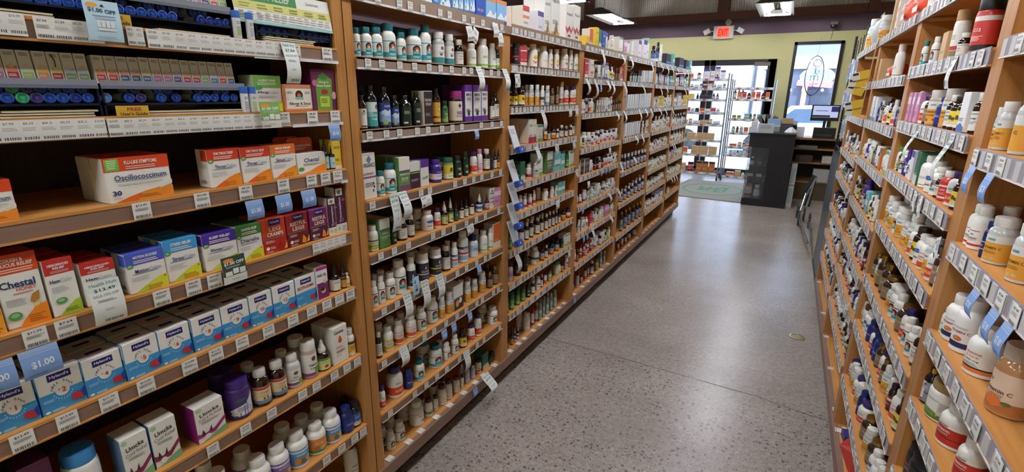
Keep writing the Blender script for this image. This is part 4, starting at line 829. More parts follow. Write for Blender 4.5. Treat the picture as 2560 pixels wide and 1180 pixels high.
# ------------------------------------------------------------------ storefront door and window
def frame(name, x0, x1, z0, z1, t, label, extra=(), y=EY-.02, d=.14):
    r = empty(name, ((x0+x1)/2, y, z0)); r['kind'] = 'structure'; r['label'] = label
    f = MB(); cx = (x0+x1)/2; a, c = x0-cx, x1-cx; H = z1-z0
    f.box(a, a+t, 0, d, 0, H, FRM); f.box(c-t, c, 0, d, 0, H, FRM); f.box(a, c, 0, d, H-t, H, FRM)
    for e in extra: f.box(*e, FRM)
    f.build('frame', r)
    g = MB(); g.box(a+t, c-t, d*.5, d*.5+.006, .0, H-t, GLASS); g.build('glass', r)
    return r
GLASS = bpy.data.materials.new('window_glass'); GLASS.use_nodes = True
nt = GLASS.node_tree; nt.nodes.clear(); o_ = N(nt, 'ShaderNodeOutputMaterial'); tr = N(nt, 'ShaderNodeBsdfTransparent'); tr.inputs[0].default_value = (.94, .96, .98, 1); gl = N(nt, 'ShaderNodeBsdfGlossy'); gl.inputs[1].default_value = .02
ms = N(nt, 'ShaderNodeMixShader'); ms.inputs[0].default_value = .06; nt.links.new(tr.outputs[0], ms.inputs[1]); nt.links.new(gl.outputs[0], ms.inputs[2]); nt.links.new(ms.outputs[0], o_.inputs[0])
cx = (DX0+DX1)/2
dr = frame('door_1', DX0, DX1, 0, DZ, .10, 'dark aluminium double glass entrance door',
      ((-1.56-cx-.045, -1.56-cx+.045, 0, .14, 0, DZ), (-1.45-cx-.045, -1.45-cx+.045, 0, .14, 0, DZ), (DX0-cx, DX1-cx, 0, .14, 0, .14), (DX1-cx-.14, DX1-cx, 0, .14, 0, DZ)))
q = MB(); q.box(-.13, .13, -.07, 0, -.035, .035, mat('6a5f52', .5)); q.box(.04, .09, -.09, -.02, .035, .06, FRM); o = q.build('door_closer', dr); o.location = (-.60-cx, 0, 2.08)
frame('window_1', WX0, WX1, WZ0, WZ1, .05, 'tall narrow dark-framed window with neon sign')
# ------------------------------------------------------------------ neon OPEN sign (unlit tubes) hung in the window
ns = empty('neon_sign', (.245, EY-.09, 1.865)); tag(ns, 'unlit oval neon sign reading OPEN sideways, hung in window', 'neon sign')
DK = mat('1a1a22', .3)
b = MB(); b.tube([(.135*math.cos(a), 0, .33*math.sin(a)) for a in [2*PI*i/40 for i in range(40)]], .0075, DK, 6, True); b.build('oval_tube', ns)
def letter(polys, closed=False):
    q = MB()
    for p in polys: q.tube([(x, 0, z) for x, z in p], .006, DK, 6)
    q.build('letter_tube', ns)
letter([[(.02+.06*math.cos(a), .21+.06*math.sin(a)) for a in [2*PI*i/20 for i in range(21)]]])
letter([[(-.05, .12), (.06, .12), (.06, .06), (.045, .03), (.02, .03), (.01, .06), (.01, .12)]])
letter([[(-.05, .0), (.06, .0)], [(-.05, .0), (-.05, -.08)], [(.005, .0), (.005, -.07)], [(.06, .0), (.06, -.08)]])
letter([[(.07, -.13), (-.06, -.13), (.07, -.22), (-.06, -.22)]])
b = MB(); b.tube([(0, .02, .33), (.02, .02, .62)], .0015, DK, 4); b.tube([(.0, .005, -.3), (0, .005, .3)], .004, DK, 5); b.build('hanging_wire', ns)
# ------------------------------------------------------------------ exit sign, camera
ex = empty('exit_sign', (-1.33, EY-.05, 2.645)); tag(ex, 'white box exit sign with glowing red EXIT letters', 'exit sign')
q = MB(); q.box(-.17, .17, -.04, .05, -.11, .11, mat('c9c6c0', .5)); q.build('housing', ex)
q = MB(); q.box(-.105, .105, -.043, -.04, -.085, .085, mat('ff3424', .4, 0, 'p', emit=1.5)); q.build('red_panel', ex)
q = MB(); V, F = glyphs('EXIT', .03); q.mesh([(-.085+.17*x, -.0465, -.06+.12*y) for x, y in V], F, mat('a80c08', .4, 0, 'p', emit=.6)); q.build('lettering', ex)
for sgn in (-1, 1):
    q = MB(); R_ = Matrix.Rotation(sgn*.5, 3, 'Y'); q.tube([(sgn*.17, 0, .03), (sgn*.25, 0, .03)], .012, mat('b9b6b0', .5), 8); q.box(-.055, .055, -.06, .03, -.04, .04, mat('d2cfc9', .45), R_); 
    for i in range(len(q.v)-8, len(q.v)): q.v[i] = (q.v[i][0]+sgn*.29, q.v[i][1], q.v[i][2]+.02)
    q.build('lamp_head', ex)
q = MB(); q.lathe([(.05, 0), (.055, .02), (.03, .03)], mat('b9b6b0', .5), 20); o = q.build('siren', ex, (.07, -.0, .17)); o.rotation_euler = (PI/2, 0, 0)
cm = empty('security_camera', (.41, EY-.02, 2.66)); tag(cm, 'small security camera above the window', 'camera')
q = MB(); q.box(-.05, .05, -.06, 0, .0, .08, mat('8a8280', .5)); q.build('bracket', cm)
q = MB(); q.lathe([(.01, -.05), (.045, -.03), (.055, 0), (.05, .03)], mat('1c1a1e', .3), 20); q.build('dome', cm, (0, -.06, -.0)); q = MB(); q.tube([(0, 0, -.05), (-.01, 0, -.2)], .003, DK, 5); q.build('cable', cm)
# ------------------------------------------------------------------ ceiling lights
TUBE = mat('f4f6ff', .5, 0, 'p', emit=LAMP)
def fixture(x, y, label, L=1.45, z=2.80):
    r = empty('ceiling_light', (x, y, z)); tag(r, label, 'ceiling light', 'hanging two-tube fluorescent lights')
    q = MB(); w = .25; e = mat('42423e', .5)
    q.mesh([(-w, -L/2, .0), (-.045, -L/2, .10), (.045, -L/2, .10), (w, -L/2, 0), (-w, L/2, 0), (-.045, L/2, .10), (.045, L/2, .10), (w, L/2, 0)], [(0, 4, 5, 1), (2, 6, 7, 3), (0, 1, 2, 3), (4, 7, 6, 5)], e); q.build('reflector', r)
    for sx in (-.11, .11):
        q = MB(); q.tube([(sx, -L/2+.06, .018), (sx, L/2-.06, .018)], .019, TUBE, 12); q.build('fluorescent_tube', r)
    q = MB()
    for yy in (-L/2+.02, L/2-.06): q.box(-.2, .2, yy, yy+.04, .0, .03, mat('e0dedb', .4))
    q.build('lamp_holder', r)
    q = MB()
    for yy in (-L/3, L/3): q.tube([(0, yy, .1), (0, yy, 1.3)], .004, mat('5a5552', .5), 5)
    q.build('suspension_rod', r)
    return r
xs = {-.45: 'above the aisle', -3.05: 'beyond the long run'}
for x, nm in xs.items():
    for y, wh in ((9.25, 'at the entrance'), (6.7, 'by the counter'), (4.2, 'over the middle'), (1.7, 'over the near slab'), (-.9, 'behind the viewer'), (-3.0, 'by the back wall')):
        fixture(x, y, 'hanging fluorescent light %s, %s' % (nm, wh))
# ------------------------------------------------------------------ street outside
def S(mb, n, l=None): return struct(mb, n, l)
b = MB(); b.face([(-30, EY+.2, -.02), (30, EY+.2, -.02), (30, EY+4, -.02), (-30, EY+4, -.02)], mat('b9b8b4', .8)); S(b, 'sidewalk', 'pale pavement outside the shop')
b = MB(); b.face([(-30, EY+4, -.12), (30, EY+4, -.12), (30, 26, -.12), (-30, 26, -.12)], mat('8d8e92', .85)); S(b, 'street', 'grey street outside')
fb = empty('building', (0, 24, -.12)); tag(fb, 'grey-blue shop building across the street with round sign', 'building')
b = MB(); b.box(-1.2, 9, 0, 4, 0, 2.72, mat('4e566a', .8)); b.box(-1.3, 9.1, -.15, 4, 2.72, 3.2, mat('c6c8ce', .7)); b.box(-1.2, 9, -.05, 4, 3.2, 6.2, mat('747a8e', .7)); b.box(-1.2, 9, -.12, 0, 3.75, 3.85, mat('c9ccd4', .7)); b.build('wall', fb)
for x in (0.3, 1.9, 3.4): b = MB(); b.box(x-.09, x+.09, -.42, -.2, 0, 2.1, mat('b07a66', .8)); b.build('pillar', fb)
for x in (1.1, 2.6): b = MB(); b.box(x-.55, x+.55, -.06, 0, .3, 1.8, mat('39414f', .2)); b.build('window', fb)
for x in (-.2, .25, .9, 1.6, 2.4): b = MB(); b.lathe([(.03, 0), (.05, .05), (.03, .1)], mat('ffd9a0', .5, 0, 'p', emit=5), 10); b.build('wall_lamp', fb, (x, -.55, 1.85))
sg = empty('shop_sign', (.66, 23.77, 2.30)); tag(sg, 'oval blue and white shop sign with pink ribbon across street', 'sign')
b = MB(); 
def disc(mb, rx, rz, y, m, cx=0, cz=0):
    P = ell(cx, cz, rx, rz, 32); mb.face([(x, y, z) for x, z in P], m); mb.face([(x, y+.08, z) for x, z in reversed(P)], m)
    for i in range(32): p, q_ = P[i], P[(i+1) % 32]; mb.face([(p[0], y, p[1]), (p[0], y+.08, p[1]), (q_[0], y+.08, q_[1]), (q_[0], y, q_[1])], m)
disc(b, .60, .34, 0, mat('dfeaf6', .5, 0, 'p', emit=.5)); disc(b, .50, .26, -.03, mat('6f9ae0', .5, 0, 'p', emit=.3))
V, F = glyphs("Dub's", .02); b.mesh([(-.34+.68*x, -.05, -.12+.26*y) for x, y in V], F, mat('e6eefa', .5, 0, 'p', emit=.5)); b.build('oval_board', sg)
b = MB(); b.mesh([(-.68, -.06, -.34), (.55, -.06, -.44), (.58, -.06, -.20), (-.64, -.06, -.12), (-.68, .0, -.34), (.55, .0, -.44), (.58, .0, -.20), (-.64, .0, -.12)], [(0, 1, 2, 3), (7, 6, 5, 4), (0, 4, 5, 1), (3, 2, 6, 7), (0, 3, 7, 4), (1, 5, 6, 2)], mat('d86a8a', .5, 0, 'p', emit=.3)); b.build('ribbon', sg)
wb = empty('building', (-9, 23, -.12)); tag(wb, 'long pale building across the street behind the racks', 'building')
b = MB(); b.box(-14, 7.3, 0, 4, 0, 4.6, mat('c6c8ce', .8)); b.build('wall', wb)
for x in (-6, -3, 0, 3.2, 5.6): b = MB(); b.box(x-.7, x+.7, -.05, 0, .5, 2.2, mat('8a98b8', .2)); b.build('window', wb)
def car(x, y, col, label):
    r = empty('car', (x, y, -.12)); tag(r, label, 'car', 'parked cars outside'); m = mat(col, .25, .1); g = mat('4a5a70', .1)
    q = MB(); prof = [(-2.1, .3), (-2.1, .75), (-1.9, .85), (-1.1, .92), (-.6, 1.38), (.7, 1.42), (1.35, .98), (2.0, .88), (2.15, .6), (2.1, .3)]
    for sy in (-.85, .85): q.face([(px, sy, pz) for px, pz in (prof if sy < 0 else prof[::-1])], m)
    for i in range(len(prof)): p, n_ = prof[i], prof[(i+1) % len(prof)]; q.face([(p[0], -.85, p[1]), (p[0], .85, p[1]), (n_[0], .85, n_[1]), (n_[0], -.85, n_[1])], m)
    q.build('body', r, fix=True)
    q = MB()
    q.face([(-.95, -.86, .95), (1.15, -.86, 1.0), (.65, -.86, 1.34), (-.5, -.86, 1.32)], g); q.build('side_window', r)
    for wx in (-1.35, 1.35):
        for wy in (-.8, .8):
            q = MB(); q.lathe([(.2, -.1), (.32, -.08), (.32, .08), (.2, .1)], mat('1c1c1e', .6), 20); w_ = q.build('wheel', r, (wx, wy, .32)); w_.rotation_euler = (PI/2, 0, 0)
car(.55, 16.5, 'd8dce4', 'white car parked outside the window'); car(3.6, 19.5, '6f9ac4', 'pale blue car across the street'); car(-4.2, 17.5, 'cfd2d8', 'silver car outside the entrance doors')
ITEMS = {  # shelf -> (kind, metres along the run, width, height, how many deep[, set back])
'1b': [('bxAC', 0.852, 0.08, 0.088, 1), ('bxAS', 0.947, 0.098, 0.068, 1), ('bxNW', 1.044, 0.087, 0.111, 2)],
'1c': [('bxOS', 0.292, 0.071, 0.071, 1), ('bxOS', 0.525, 0.122, 0.09, 2), ('bxTC', 0.71, 0.077, 0.089, 1), ('bxTC', 0.792, 0.078, 0.087, 1), ('bxSC', 0.872, 0.076, 0.087, 1), ('bxCH', 0.961, 0.096, 0.056, 2), ('drBk', 1.022, 0.024, 0.091, 1), ('drBk', 1.052, 0.022, 0.083, 1), ('bxYl', 1.078, 0.036, 0.085, 1)],
'1d': [('bxHC', 0.252, 0.041, 0.142, 1), ('bxCY', 0.306, 0.06, 0.137, 1), ('bxHM', 0.363, 0.045, 0.112, 2), ('bxHM', 0.421, 0.057, 0.089, 2), ('bxMC', 0.506, 0.075, 0.087, 2), ('bxST', 0.581, 0.072, 0.096, 2), ('bxSL', 0.669, 0.081, 0.09, 2), ('bxDI', 0.746, 0.068, 0.091, 2), ('bxLC', 0.816, 0.068, 0.094, 2), ('bxRL', 0.891, 0.072, 0.092, 2), ('bxRP', 0.968, 0.067, 0.091, 2), ('bxTR', 1.026, 0.043, 0.115, 1), ('bxTR', 1.072, 0.045, 0.142, 1)],
'1e': [('bxh1', 0.251, 0.066, 0.086, 2), ('bxh2', 0.322, 0.07, 0.087, 2), ('bxh4', 0.393, 0.069, 0.081, 2), ('bxh5', 0.463, 0.069, 0.085, 2), ('bxh6', 0.534, 0.069, 0.084, 2), ('bxh8', 0.607, 0.071, 0.084, 2), ('bxh9', 0.681, 0.073, 0.085, 2), ('bxh10', 0.753, 0.066, 0.087, 2), ('bxh12', 0.823, 0.071, 0.089, 2), ('bxBI', 0.898, 0.073, 0.09, 2), ('bxEO', 0.956, 0.04, 0.101, 1), ('drWl', 1.02, 0.036, 0.09, 1), ('drOr', 1.057, 0.027, 0.088, 1), ('amWr', 1.089, 0.025, 0.045, 1)],
'1f': [('bxPu', 0.254, 0.047, 0.161, 1), ('jrBl', 0.328, 0.062, 0.13, 1), ('bxUC', 0.414, 0.054, 0.115, 1), ('bxUC', 0.473, 0.057, 0.115, 1), ('bxUP', 0.578, 0.074, 0.1, 1), ('jrPm', 0.671, 0.064, 0.112, 2), ('amEl', 0.734, 0.048, 0.108, 2), ('amEl', 0.784, 0.047, 0.107, 1), ('plZn', 0.837, 0.045, 0.102, 2), ('jrCR', 0.896, 0.048, 0.119, 2), ('drHe', 0.947, 0.045, 0.1, 1), ('bxGe', 0.999, 0.062, 0.128, 2), ('plKd', 1.067, 0.035, 0.094, 1)],
'1g': [('plAn', 0.581, 0.057, 0.16, 2), ('plAp', 0.693, 0.064, 0.118, 2), ('plAp', 0.758, 0.063, 0.115, 1), ('plAb', 0.826, 0.063, 0.114, 2), ('plAo', 0.898, 0.062, 0.102, 2), ('plAb', 0.956, 0.06, 0.111, 2), ('plBu', 1.025, 0.05, 0.094, 1), ('amBu', 1.084, 0.043, 0.095, 2)],
'1h': [('plMr', 1.06, 0.05, 0.173, 1)],
'2A': [('bxTb', 1.439, 0.053, 0.046, 1), ('bxSb', 1.508, 0.066, 0.07, 1), ('bxBl', 1.565, 0.037, 0.08, 1), ('bxSb', 1.62, 0.066, 0.083, 1), ('bxSb', 1.682, 0.036, 0.098, 1), ('bxSb', 1.722, 0.032, 0.108, 1), ('bxSb', 1.762, 0.03, 0.115, 1), ('bxSb', 1.802, 0.037, 0.122, 1), ('bxRb', 1.865, 0.07, 0.111, 1), ('bxSo', 1.948, 0.081, 0.094, 1), ('bxSo', 2.039, 0.084, 0.097, 1)],
'2B': [('plSt', 1.175, 0.023, 0.084, 1), ('plSt', 1.223, 0.036, 0.091, 2), ('plSt', 1.268, 0.036, 0.095, 1), ('plSt', 1.33, 0.05, 0.114, 2), ('plSt', 1.382, 0.032, 0.092, 1), ('plSt', 1.462, 0.056, 0.112, 2), ('plSt', 1.519, 0.043, 0.132, 1), ('clWb', 1.597, 0.046, 0.115, 2), ('clWb', 1.664, 0.037, 0.114, 1), ('amWl', 1.725, 0.035, 0.1, 1), ('plGw', 1.821, 0.04, 0.095, 1), ('plGw', 1.916, 0.048, 0.121, 1), ('plGw', 1.982, 0.034, 0.109, 1), ('gnWl', 2.03, 0.023, 0.088, 1)],
'2C': [('syWl', 1.18, 0.028, 0.106, 1), ('syTe', 1.228, 0.039, 0.137, 2), ('sySb', 1.288, 0.038, 0.132, 1), ('sySb', 1.33, 0.027, 0.106, 1), ('syDg', 1.395, 0.042, 0.106, 2), ('syDg', 1.454, 0.035, 0.12, 1), ('bxBk', 1.495, 0.054, 0.122, 1), ('syYe', 1.569, 0.03, 0.131, 1), ('plGn', 1.617, 0.026, 0.086, 1), ('jrEl', 1.71, 0.055, 0.124, 1), ('bxPs', 1.765, 0.053, 0.149, 2), ('bxPs', 1.83, 0.056, 0.149, 2), ('bxPs', 1.893, 0.056, 0.152, 2), ('syWl', 1.97, 0.023, 0.1, 1), ('syWl', 2.045, 0.037, 0.113, 1)],
'2D': [('bxEb', 1.181, 0.059, 0.151, 1), ('plSt', 1.244, 0.028, 0.084, 2), ('plSt', 1.301, 0.047, 0.104, 1), ('bxKg', 1.348, 0.059, 0.12, 2), ('bxDk', 1.409, 0.056, 0.096, 2), ('bxPw', 1.465, 0.049, 0.099, 2), ('plPu', 1.562, 0.046, 0.088, 2), ('jrGy', 1.639, 0.042, 0.088, 2), ('plDg', 1.701, 0.033, 0.089, 1), ('plDg', 1.753, 0.026, 0.102, 1), ('plNo', 1.819, 0.032, 0.096, 1), ('plPk', 1.869, 0.027, 0.102, 1), ('amWl', 1.93, 0.033, 0.097, 1), ('drDk', 1.961, 0.015, 0.096, 1), ('drWl', 1.994, 0.017, 0.095, 1), ('drOr', 2.031, 0.017, 0.092, 1)],
'2E': [('plGy', 1.195, 0.039, 0.087, 2), ('bxKG', 1.234, 0.051, 0.102, 2), ('plDg', 1.288, 0.02, 0.081, 1), ('amWl', 1.341, 0.037, 0.082, 2), ('amWl', 1.388, 0.028, 0.084, 2), ('plBw', 1.498, 0.047, 0.078, 2), ('plNo', 1.546, 0.026, 0.08, 1), ('drHe', 1.597, 0.028, 0.098, 1), ('drHe', 1.638, 0.022, 0.106, 1), ('drGn', 1.674, 0.017, 0.09, 1), ('drWl', 1.712, 0.021, 0.086, 1), ('drWl', 1.753, 0.021, 0.085, 1), ('drWl', 1.797, 0.023, 0.084, 1), ('drBw', 1.86, 0.029, 0.085, 1), ('drMr', 1.924, 0.024, 0.073, 1), ('bxEb', 1.962, 0.047, 0.097, 2), ('bxPk', 2.02, 0.06, 0.089, 2)],
'2F': [('plSn', 1.177, 0.028, 0.095, 2), ('plSn', 1.214, 0.027, 0.102, 2), ('plSn', 1.266, 0.039, 0.098, 2), ('plSn', 1.322, 0.054, 0.128, 1), ('plCo', 1.379, 0.034, 0.126, 1), ('jrCo', 1.458, 0.051, 0.118, 2), ('jrCg', 1.541, 0.05, 0.114, 2), ('amWl', 1.608, 0.038, 0.109, 1), ('plSy', 1.662, 0.031, 0.111, 2), ('plSy', 1.74, 0.05, 0.143, 1), ('plCb', 1.824, 0.044, 0.097, 2), ('plGw', 1.903, 0.04, 0.105, 2), ('plGw', 1.963, 0.029, 0.106, 1), ('bxOr', 2.006, 0.069, 0.122, 1)],
'2G': [('amWl', 1.179, 0.023, 0.101, 1), ('plQu', 1.236, 0.039, 0.097, 2), ('plOc', 1.296, 0.04, 0.096, 2), ('plOc', 1.365, 0.043, 0.087, 2), ('plSn', 1.43, 0.041, 0.096, 2), ('plSn', 1.509, 0.051, 0.112, 1), ('clYl', 1.561, 0.028, 0.096, 1), ('clYl', 1.619, 0.033, 0.098, 1), ('bxOg', 1.665, 0.07, 0.114, 2), ('clYl', 1.755, 0.031, 0.099, 2), ('clYl', 1.816, 0.032, 0.088, 2), ('clYl', 1.891, 0.037, 0.102, 1), ('amGo', 1.952, 0.028, 0.084, 1), ('amGo', 2.03, 0.039, 0.099, 2)],
'2H': [('plNo', 1.179, 0.026, 0.096, 1), ('plNo', 1.27, 0.063, 0.125, 1), ('plBu', 1.334, 0.036, 0.084, 1), ('plSt', 1.404, 0.045, 0.09, 1), ('plSt', 1.523, 0.06, 0.101, 2), ('plSn', 1.589, 0.034, 0.08, 2), ('plSn', 1.651, 0.035, 0.093, 1), ('amYe', 1.719, 0.036, 0.091, 1), ('plNo', 1.788, 0.037, 0.084, 1), ('plNo', 1.849, 0.037, 0.117, 1), ('plSn', 2.026, 0.054, 0.094, 2)],
'2I': [('plSn', 1.181, 0.025, 0.084, 1), ('plSn', 1.241, 0.036, 0.082, 2), ('plSn', 1.301, 0.044, 0.085, 2), ('plKa', 1.418, 0.063, 0.109, 2), ('plMg', 1.486, 0.038, 0.083, 2), ('plMy', 1.531, 0.026, 0.074, 1), ('plMy', 1.586, 0.043, 0.096, 2), ('plMy', 1.635, 0.036, 0.095, 2), ('plMy', 1.697, 0.035, 0.078, 1), ('plMy', 1.734, 0.018, 0.07, 1), ('clLv', 1.785, 0.028, 0.094, 2), ('clLv', 1.832, 0.024, 0.073, 1), ('plNg', 1.895, 0.033, 0.071, 1), ('bxGn', 1.931, 0.054, 0.092, 1), ('plDg', 1.993, 0.017, 0.053, 1), ('plDg', 2.049, 0.028, 0.057, 1)],
'3A': [('bxRw', 2.269, 0.066, 0.109, 2), ('bxVw', 2.429, 0.074, 0.106, 2), ('bxTl', 2.511, 0.078, 0.205, 2), ('bxTl', 2.608, 0.1, 0.24, 1), ('bxWr', 2.801, 0.1, 0.191, 2), ('bxWr', 2.911, 0.1, 0.201, 1)],
'3B': [('jrBk', 2.2, 0.036, 0.099, 1), ('bxRd', 2.229, 0.032, 0.089, 1), ('bxRd', 2.267, 0.033, 0.092, 1), ('plYl', 2.395, 0.049, 0.112, 2), ('plBp', 2.517, 0.051, 0.113, 1), ('plYl', 2.591, 0.028, 0.104, 1), ('plYl', 2.667, 0.029, 0.106, 1), ('plRb', 2.798, 0.046, 0.121, 2), ('plRb', 2.874, 0.026, 0.121, 1), ('plGt', 2.938, 0.022, 0.104, 1), ('plGt', 2.998, 0.02, 0.106, 1)],
'3C': [('amYe', 2.187, 0.027, 0.086, 2), ('amYe', 2.266, 0.036, 0.097, 1), ('clYl', 2.366, 0.027, 0.104, 2), ('clYl', 2.428, 0.025, 0.106, 1), ('plDw', 2.492, 0.024, 0.103, 1), ('clBw', 2.559, 0.026, 0.104, 1), ('amGo', 2.623, 0.025, 0.09, 1), ('amGo', 2.685, 0.02, 0.102, 1), ('jrTn', 2.749, 0.023, 0.127, 1), ('plNo', 2.832, 0.031, 0.105, 2), ('plNo', 2.934, 0.037, 0.106, 1), ('plNo', 3.028, 0.032, 0.113, 1)],
'3D': [('bxBg', 2.344, 0.05, 0.123, 2), ('bxBg', 2.393, 0.037, 0.122, 2), ('bxGw', 2.457, 0.069, 0.09, 1), ('amOr', 2.542, 0.02, 0.094, 1), ('drBk', 2.585, 0.016, 0.084, 1), ('amOr', 2.656, 0.027, 0.067, 1), ('amWl', 2.708, 0.019, 0.055, 1), ('amWl', 2.779, 0.026, 0.072, 1), ('amWl', 2.841, 0.022, 0.065, 1), ('amWl', 2.905, 0.022, 0.069, 1), ('syWl', 2.985, 0.025, 0.095, 1)],
'3E': [('plDg', 2.228, 0.027, 0.091, 1), ('bxGn', 2.261, 0.048, 0.103, 1), ('plRw', 2.356, 0.032, 0.078, 2), ('plBw', 2.434, 0.031, 0.076, 2), ('bxGw', 2.474, 0.05, 0.123, 1), ('bxKg', 2.597, 0.076, 0.125, 2), ('bxTe', 2.702, 0.099, 0.113, 2), ('bxTe', 2.786, 0.054, 0.093, 1), ('plGn', 2.887, 0.027, 0.102, 1), ('bxGw', 2.944, 0.08, 0.098, 1)],
'3F': [('plRw', 2.257, 0.019, 0.084, 1), ('plRw', 2.312, 0.023, 0.07, 2), ('plRw', 2.374, 0.024, 0.071, 2), ('plRw', 2.42, 0.018, 0.086, 1), ('plSw', 2.581, 0.039, 0.068, 2), ('plSw', 2.667, 0.028, 0.067, 1), ('plSn', 2.722, 0.019, 0.067, 1), ('bxTe', 2.755, 0.048, 0.082, 1), ('bxTe', 2.811, 0.049, 0.079, 1)],
'3G': [('plGn', 2.147, 0.023, 0.128, 1), ('plDw', 2.212, 0.029, 0.098, 2), ('amWl', 2.28, 0.03, 0.106, 2), ('amWl', 2.343, 0.024, 0.099, 2), ('amWl', 2.403, 0.024, 0.104, 2), ('amWl', 2.48, 0.029, 0.099, 2), ('amWl', 2.535, 0.018, 0.1, 2), ('amWl', 2.591, 0.021, 0.098, 2), ('amWl', 2.637, 0.017, 0.102, 1), ('amWl', 2.69, 0.019, 0.096, 1), ('amWl', 2.733, 0.014, 0.095, 1), ('drWl', 2.776, 0.015, 0.094, 1), ('amOr', 2.857, 0.027, 0.067, 2), ('amNo', 2.958, 0.033, 0.066, 1)],
'3H': [('plVw', 2.158, 0.032, 0.1, 2), ('jrBk', 2.253, 0.041, 0.074, 1), ('jrGo', 2.331, 0.031, 0.112, 1), ('plDw', 2.477, 0.051, 0.102, 2), ('amBo', 2.552, 0.026, 0.086, 2), ('amWl', 2.609, 0.021, 0.079, 1), ('amBo', 2.697, 0.032, 0.071, 2), ('amBo', 2.772, 0.027, 0.078, 2), ('plDg', 2.85, 0.025, 0.058, 2), ('bxGw', 2.914, 0.081, 0.077, 1)],
'3I': [('plGn', 2.121, 0.008, 0.111, 1), ('plGn', 2.181, 0.028, 0.103, 2), ('plGn', 2.246, 0.026, 0.104, 2), ('plGn', 2.309, 0.027, 0.092, 2), ('plDg', 2.374, 0.027, 0.096, 1), ('amWl', 2.432, 0.023, 0.082, 1), ('plBw', 2.507, 0.031, 0.082, 2), ('amWl', 2.548, 0.014, 0.083, 1), ('plNo', 2.604, 0.022, 0.077, 1), ('clGn', 2.669, 0.024, 0.083, 1), ('plGc', 2.81, 0.053, 0.083, 1), ('amOr', 2.862, 0.015, 0.077, 1), ('plBw', 2.942, 0.028, 0.089, 1)],
'3J': [('drOr', 2.184, 0.013, 0.099, 1), ('drOr', 2.23, 0.02, 0.115, 2), ('drBw', 2.264, 0.014, 0.091, 1), ('drBw', 2.303, 0.016, 0.091, 1), ('plWh', 2.433, 0.045, 0.111, 2), ('plRc', 2.491, 0.022, 0.11, 2), ('plRc', 2.547, 0.022, 0.109, 2), ('clTe', 2.604, 0.022, 0.114, 2), ('clTe', 2.652, 0.017, 0.118, 2), ('clTe', 2.707, 0.02, 0.114, 2), ('clTe', 2.764, 0.02, 0.121, 2), ('clTe', 2.834, 0.026, 0.118, 1)],
'4A': [('bxYl', 3.108, 0.054, 0.059, 1), ('bxOr', 3.165, 0.057, 0.106, 1), ('bxYl', 3.273, 0.055, 0.125, 1), ('bxGn', 3.336, 0.055, 0.119, 1), ('bxRb', 3.405, 0.065, 0.117, 1), ('bxVw', 3.468, 0.042, 0.113, 1), ('plGw', 3.621, 0.04, 0.112, 1), ('bxGw', 3.803, 0.106, 0.117, 1), ('bxPk', 3.903, 0.072, 0.105, 1), ('bxGw', 3.983, 0.064, 0.106, 1)],
'5A': [('bxBt', 4.101, 0.05, 0.115, 1), ('bxVw', 4.314, 0.081, 0.142, 1), ('bxVw', 4.492, 0.094, 0.158, 1), ('jrMt', 4.613, 0.066, 0.186, 1), ('amBu', 4.85, 0.04, 0.143, 1), ('amBu', 4.992, 0.03, 0.186, 1), ('plGw', 5.125, 0.03, 0.18, 1)],
'6A': [('bxNv', 5.43, 0.212, 0.113, 1), ('bxTe', 5.694, 0.1, 0.134, 1)],
'7A': [('bxNv', 6.107, 0.213, 0.118, 1), ('bxNv', 6.462, 0.168, 0.115, 1), ('bxTe', 6.697, 0.09, 0.121, 1)],
'4B': [('bxRd', 3.107, 0.056, 0.113, 1), ('bxWr', 3.206, 0.053, 0.113, 1), ('amGo', 3.316, 0.021, 0.073, 1), ('plGn', 3.397, 0.024, 0.1, 1), ('bxPs', 3.494, 0.07, 0.114, 1), ('amYe', 3.607, 0.023, 0.111, 1), ('amYe', 3.682, 0.02, 0.101, 1), ('amGo', 3.74, 0.015, 0.09, 1), ('amGo', 3.8, 0.015, 0.093, 1), ('plSn', 3.861, 0.015, 0.102, 1), ('bxRd', 3.909, 0.052, 0.107, 1)],
'4C': [('amWl', 3.166, 0.026, 0.095, 1), ('plNo', 3.227, 0.018, 0.09, 1), ('amGo', 3.305, 0.024, 0.106, 1), ('plSn', 3.362, 0.016, 0.082, 1), ('plSn', 3.413, 0.014, 0.082, 1), ('plSn', 3.464, 0.014, 0.081, 1), ('plSn', 3.516, 0.014, 0.081, 1), ('plBw', 3.588, 0.02, 0.078, 1), ('plBw', 3.672, 0.023, 0.106, 1), ('amGo', 3.73, 0.015, 0.083, 1), ('amGo', 3.79, 0.015, 0.086, 1), ('amGo', 3.851, 0.015, 0.092, 1), ('amGo', 3.903, 0.012, 0.094, 1), ('amGo', 3.957, 0.012, 0.097, 1)],
'4D': [('amYe', 3.139, 0.023, 0.064, 1), ('amWl', 3.222, 0.026, 0.064, 1), ('plNo', 3.31, 0.024, 0.066, 1), ('plNo', 3.4, 0.028, 0.079, 1), ('plNo', 3.495, 0.028, 0.082, 1), ('plNo', 3.594, 0.029, 0.085, 1), ('plNo', 3.689, 0.026, 0.083, 1), ('plNo', 3.788, 0.027, 0.083, 1), ('amGo', 3.891, 0.027, 0.081, 1)],
'4E': [('bxBk', 3.123, 0.058, 0.106, 1), ('bxBk', 3.183, 0.045, 0.102, 1), ('bxBk', 3.237, 0.046, 0.102, 1), ('plNo', 3.331, 0.022, 0.074, 1), ('amRd', 3.398, 0.017, 0.084, 1), ('amRd', 3.459, 0.017, 0.081, 1), ('amRd', 3.556, 0.026, 0.079, 1), ('plNo', 3.65, 0.023, 0.082, 1), ('plNo', 3.727, 0.021, 0.078, 1), ('amWl', 3.808, 0.018, 0.073, 1), ('amWl', 3.891, 0.021, 0.071, 1)],
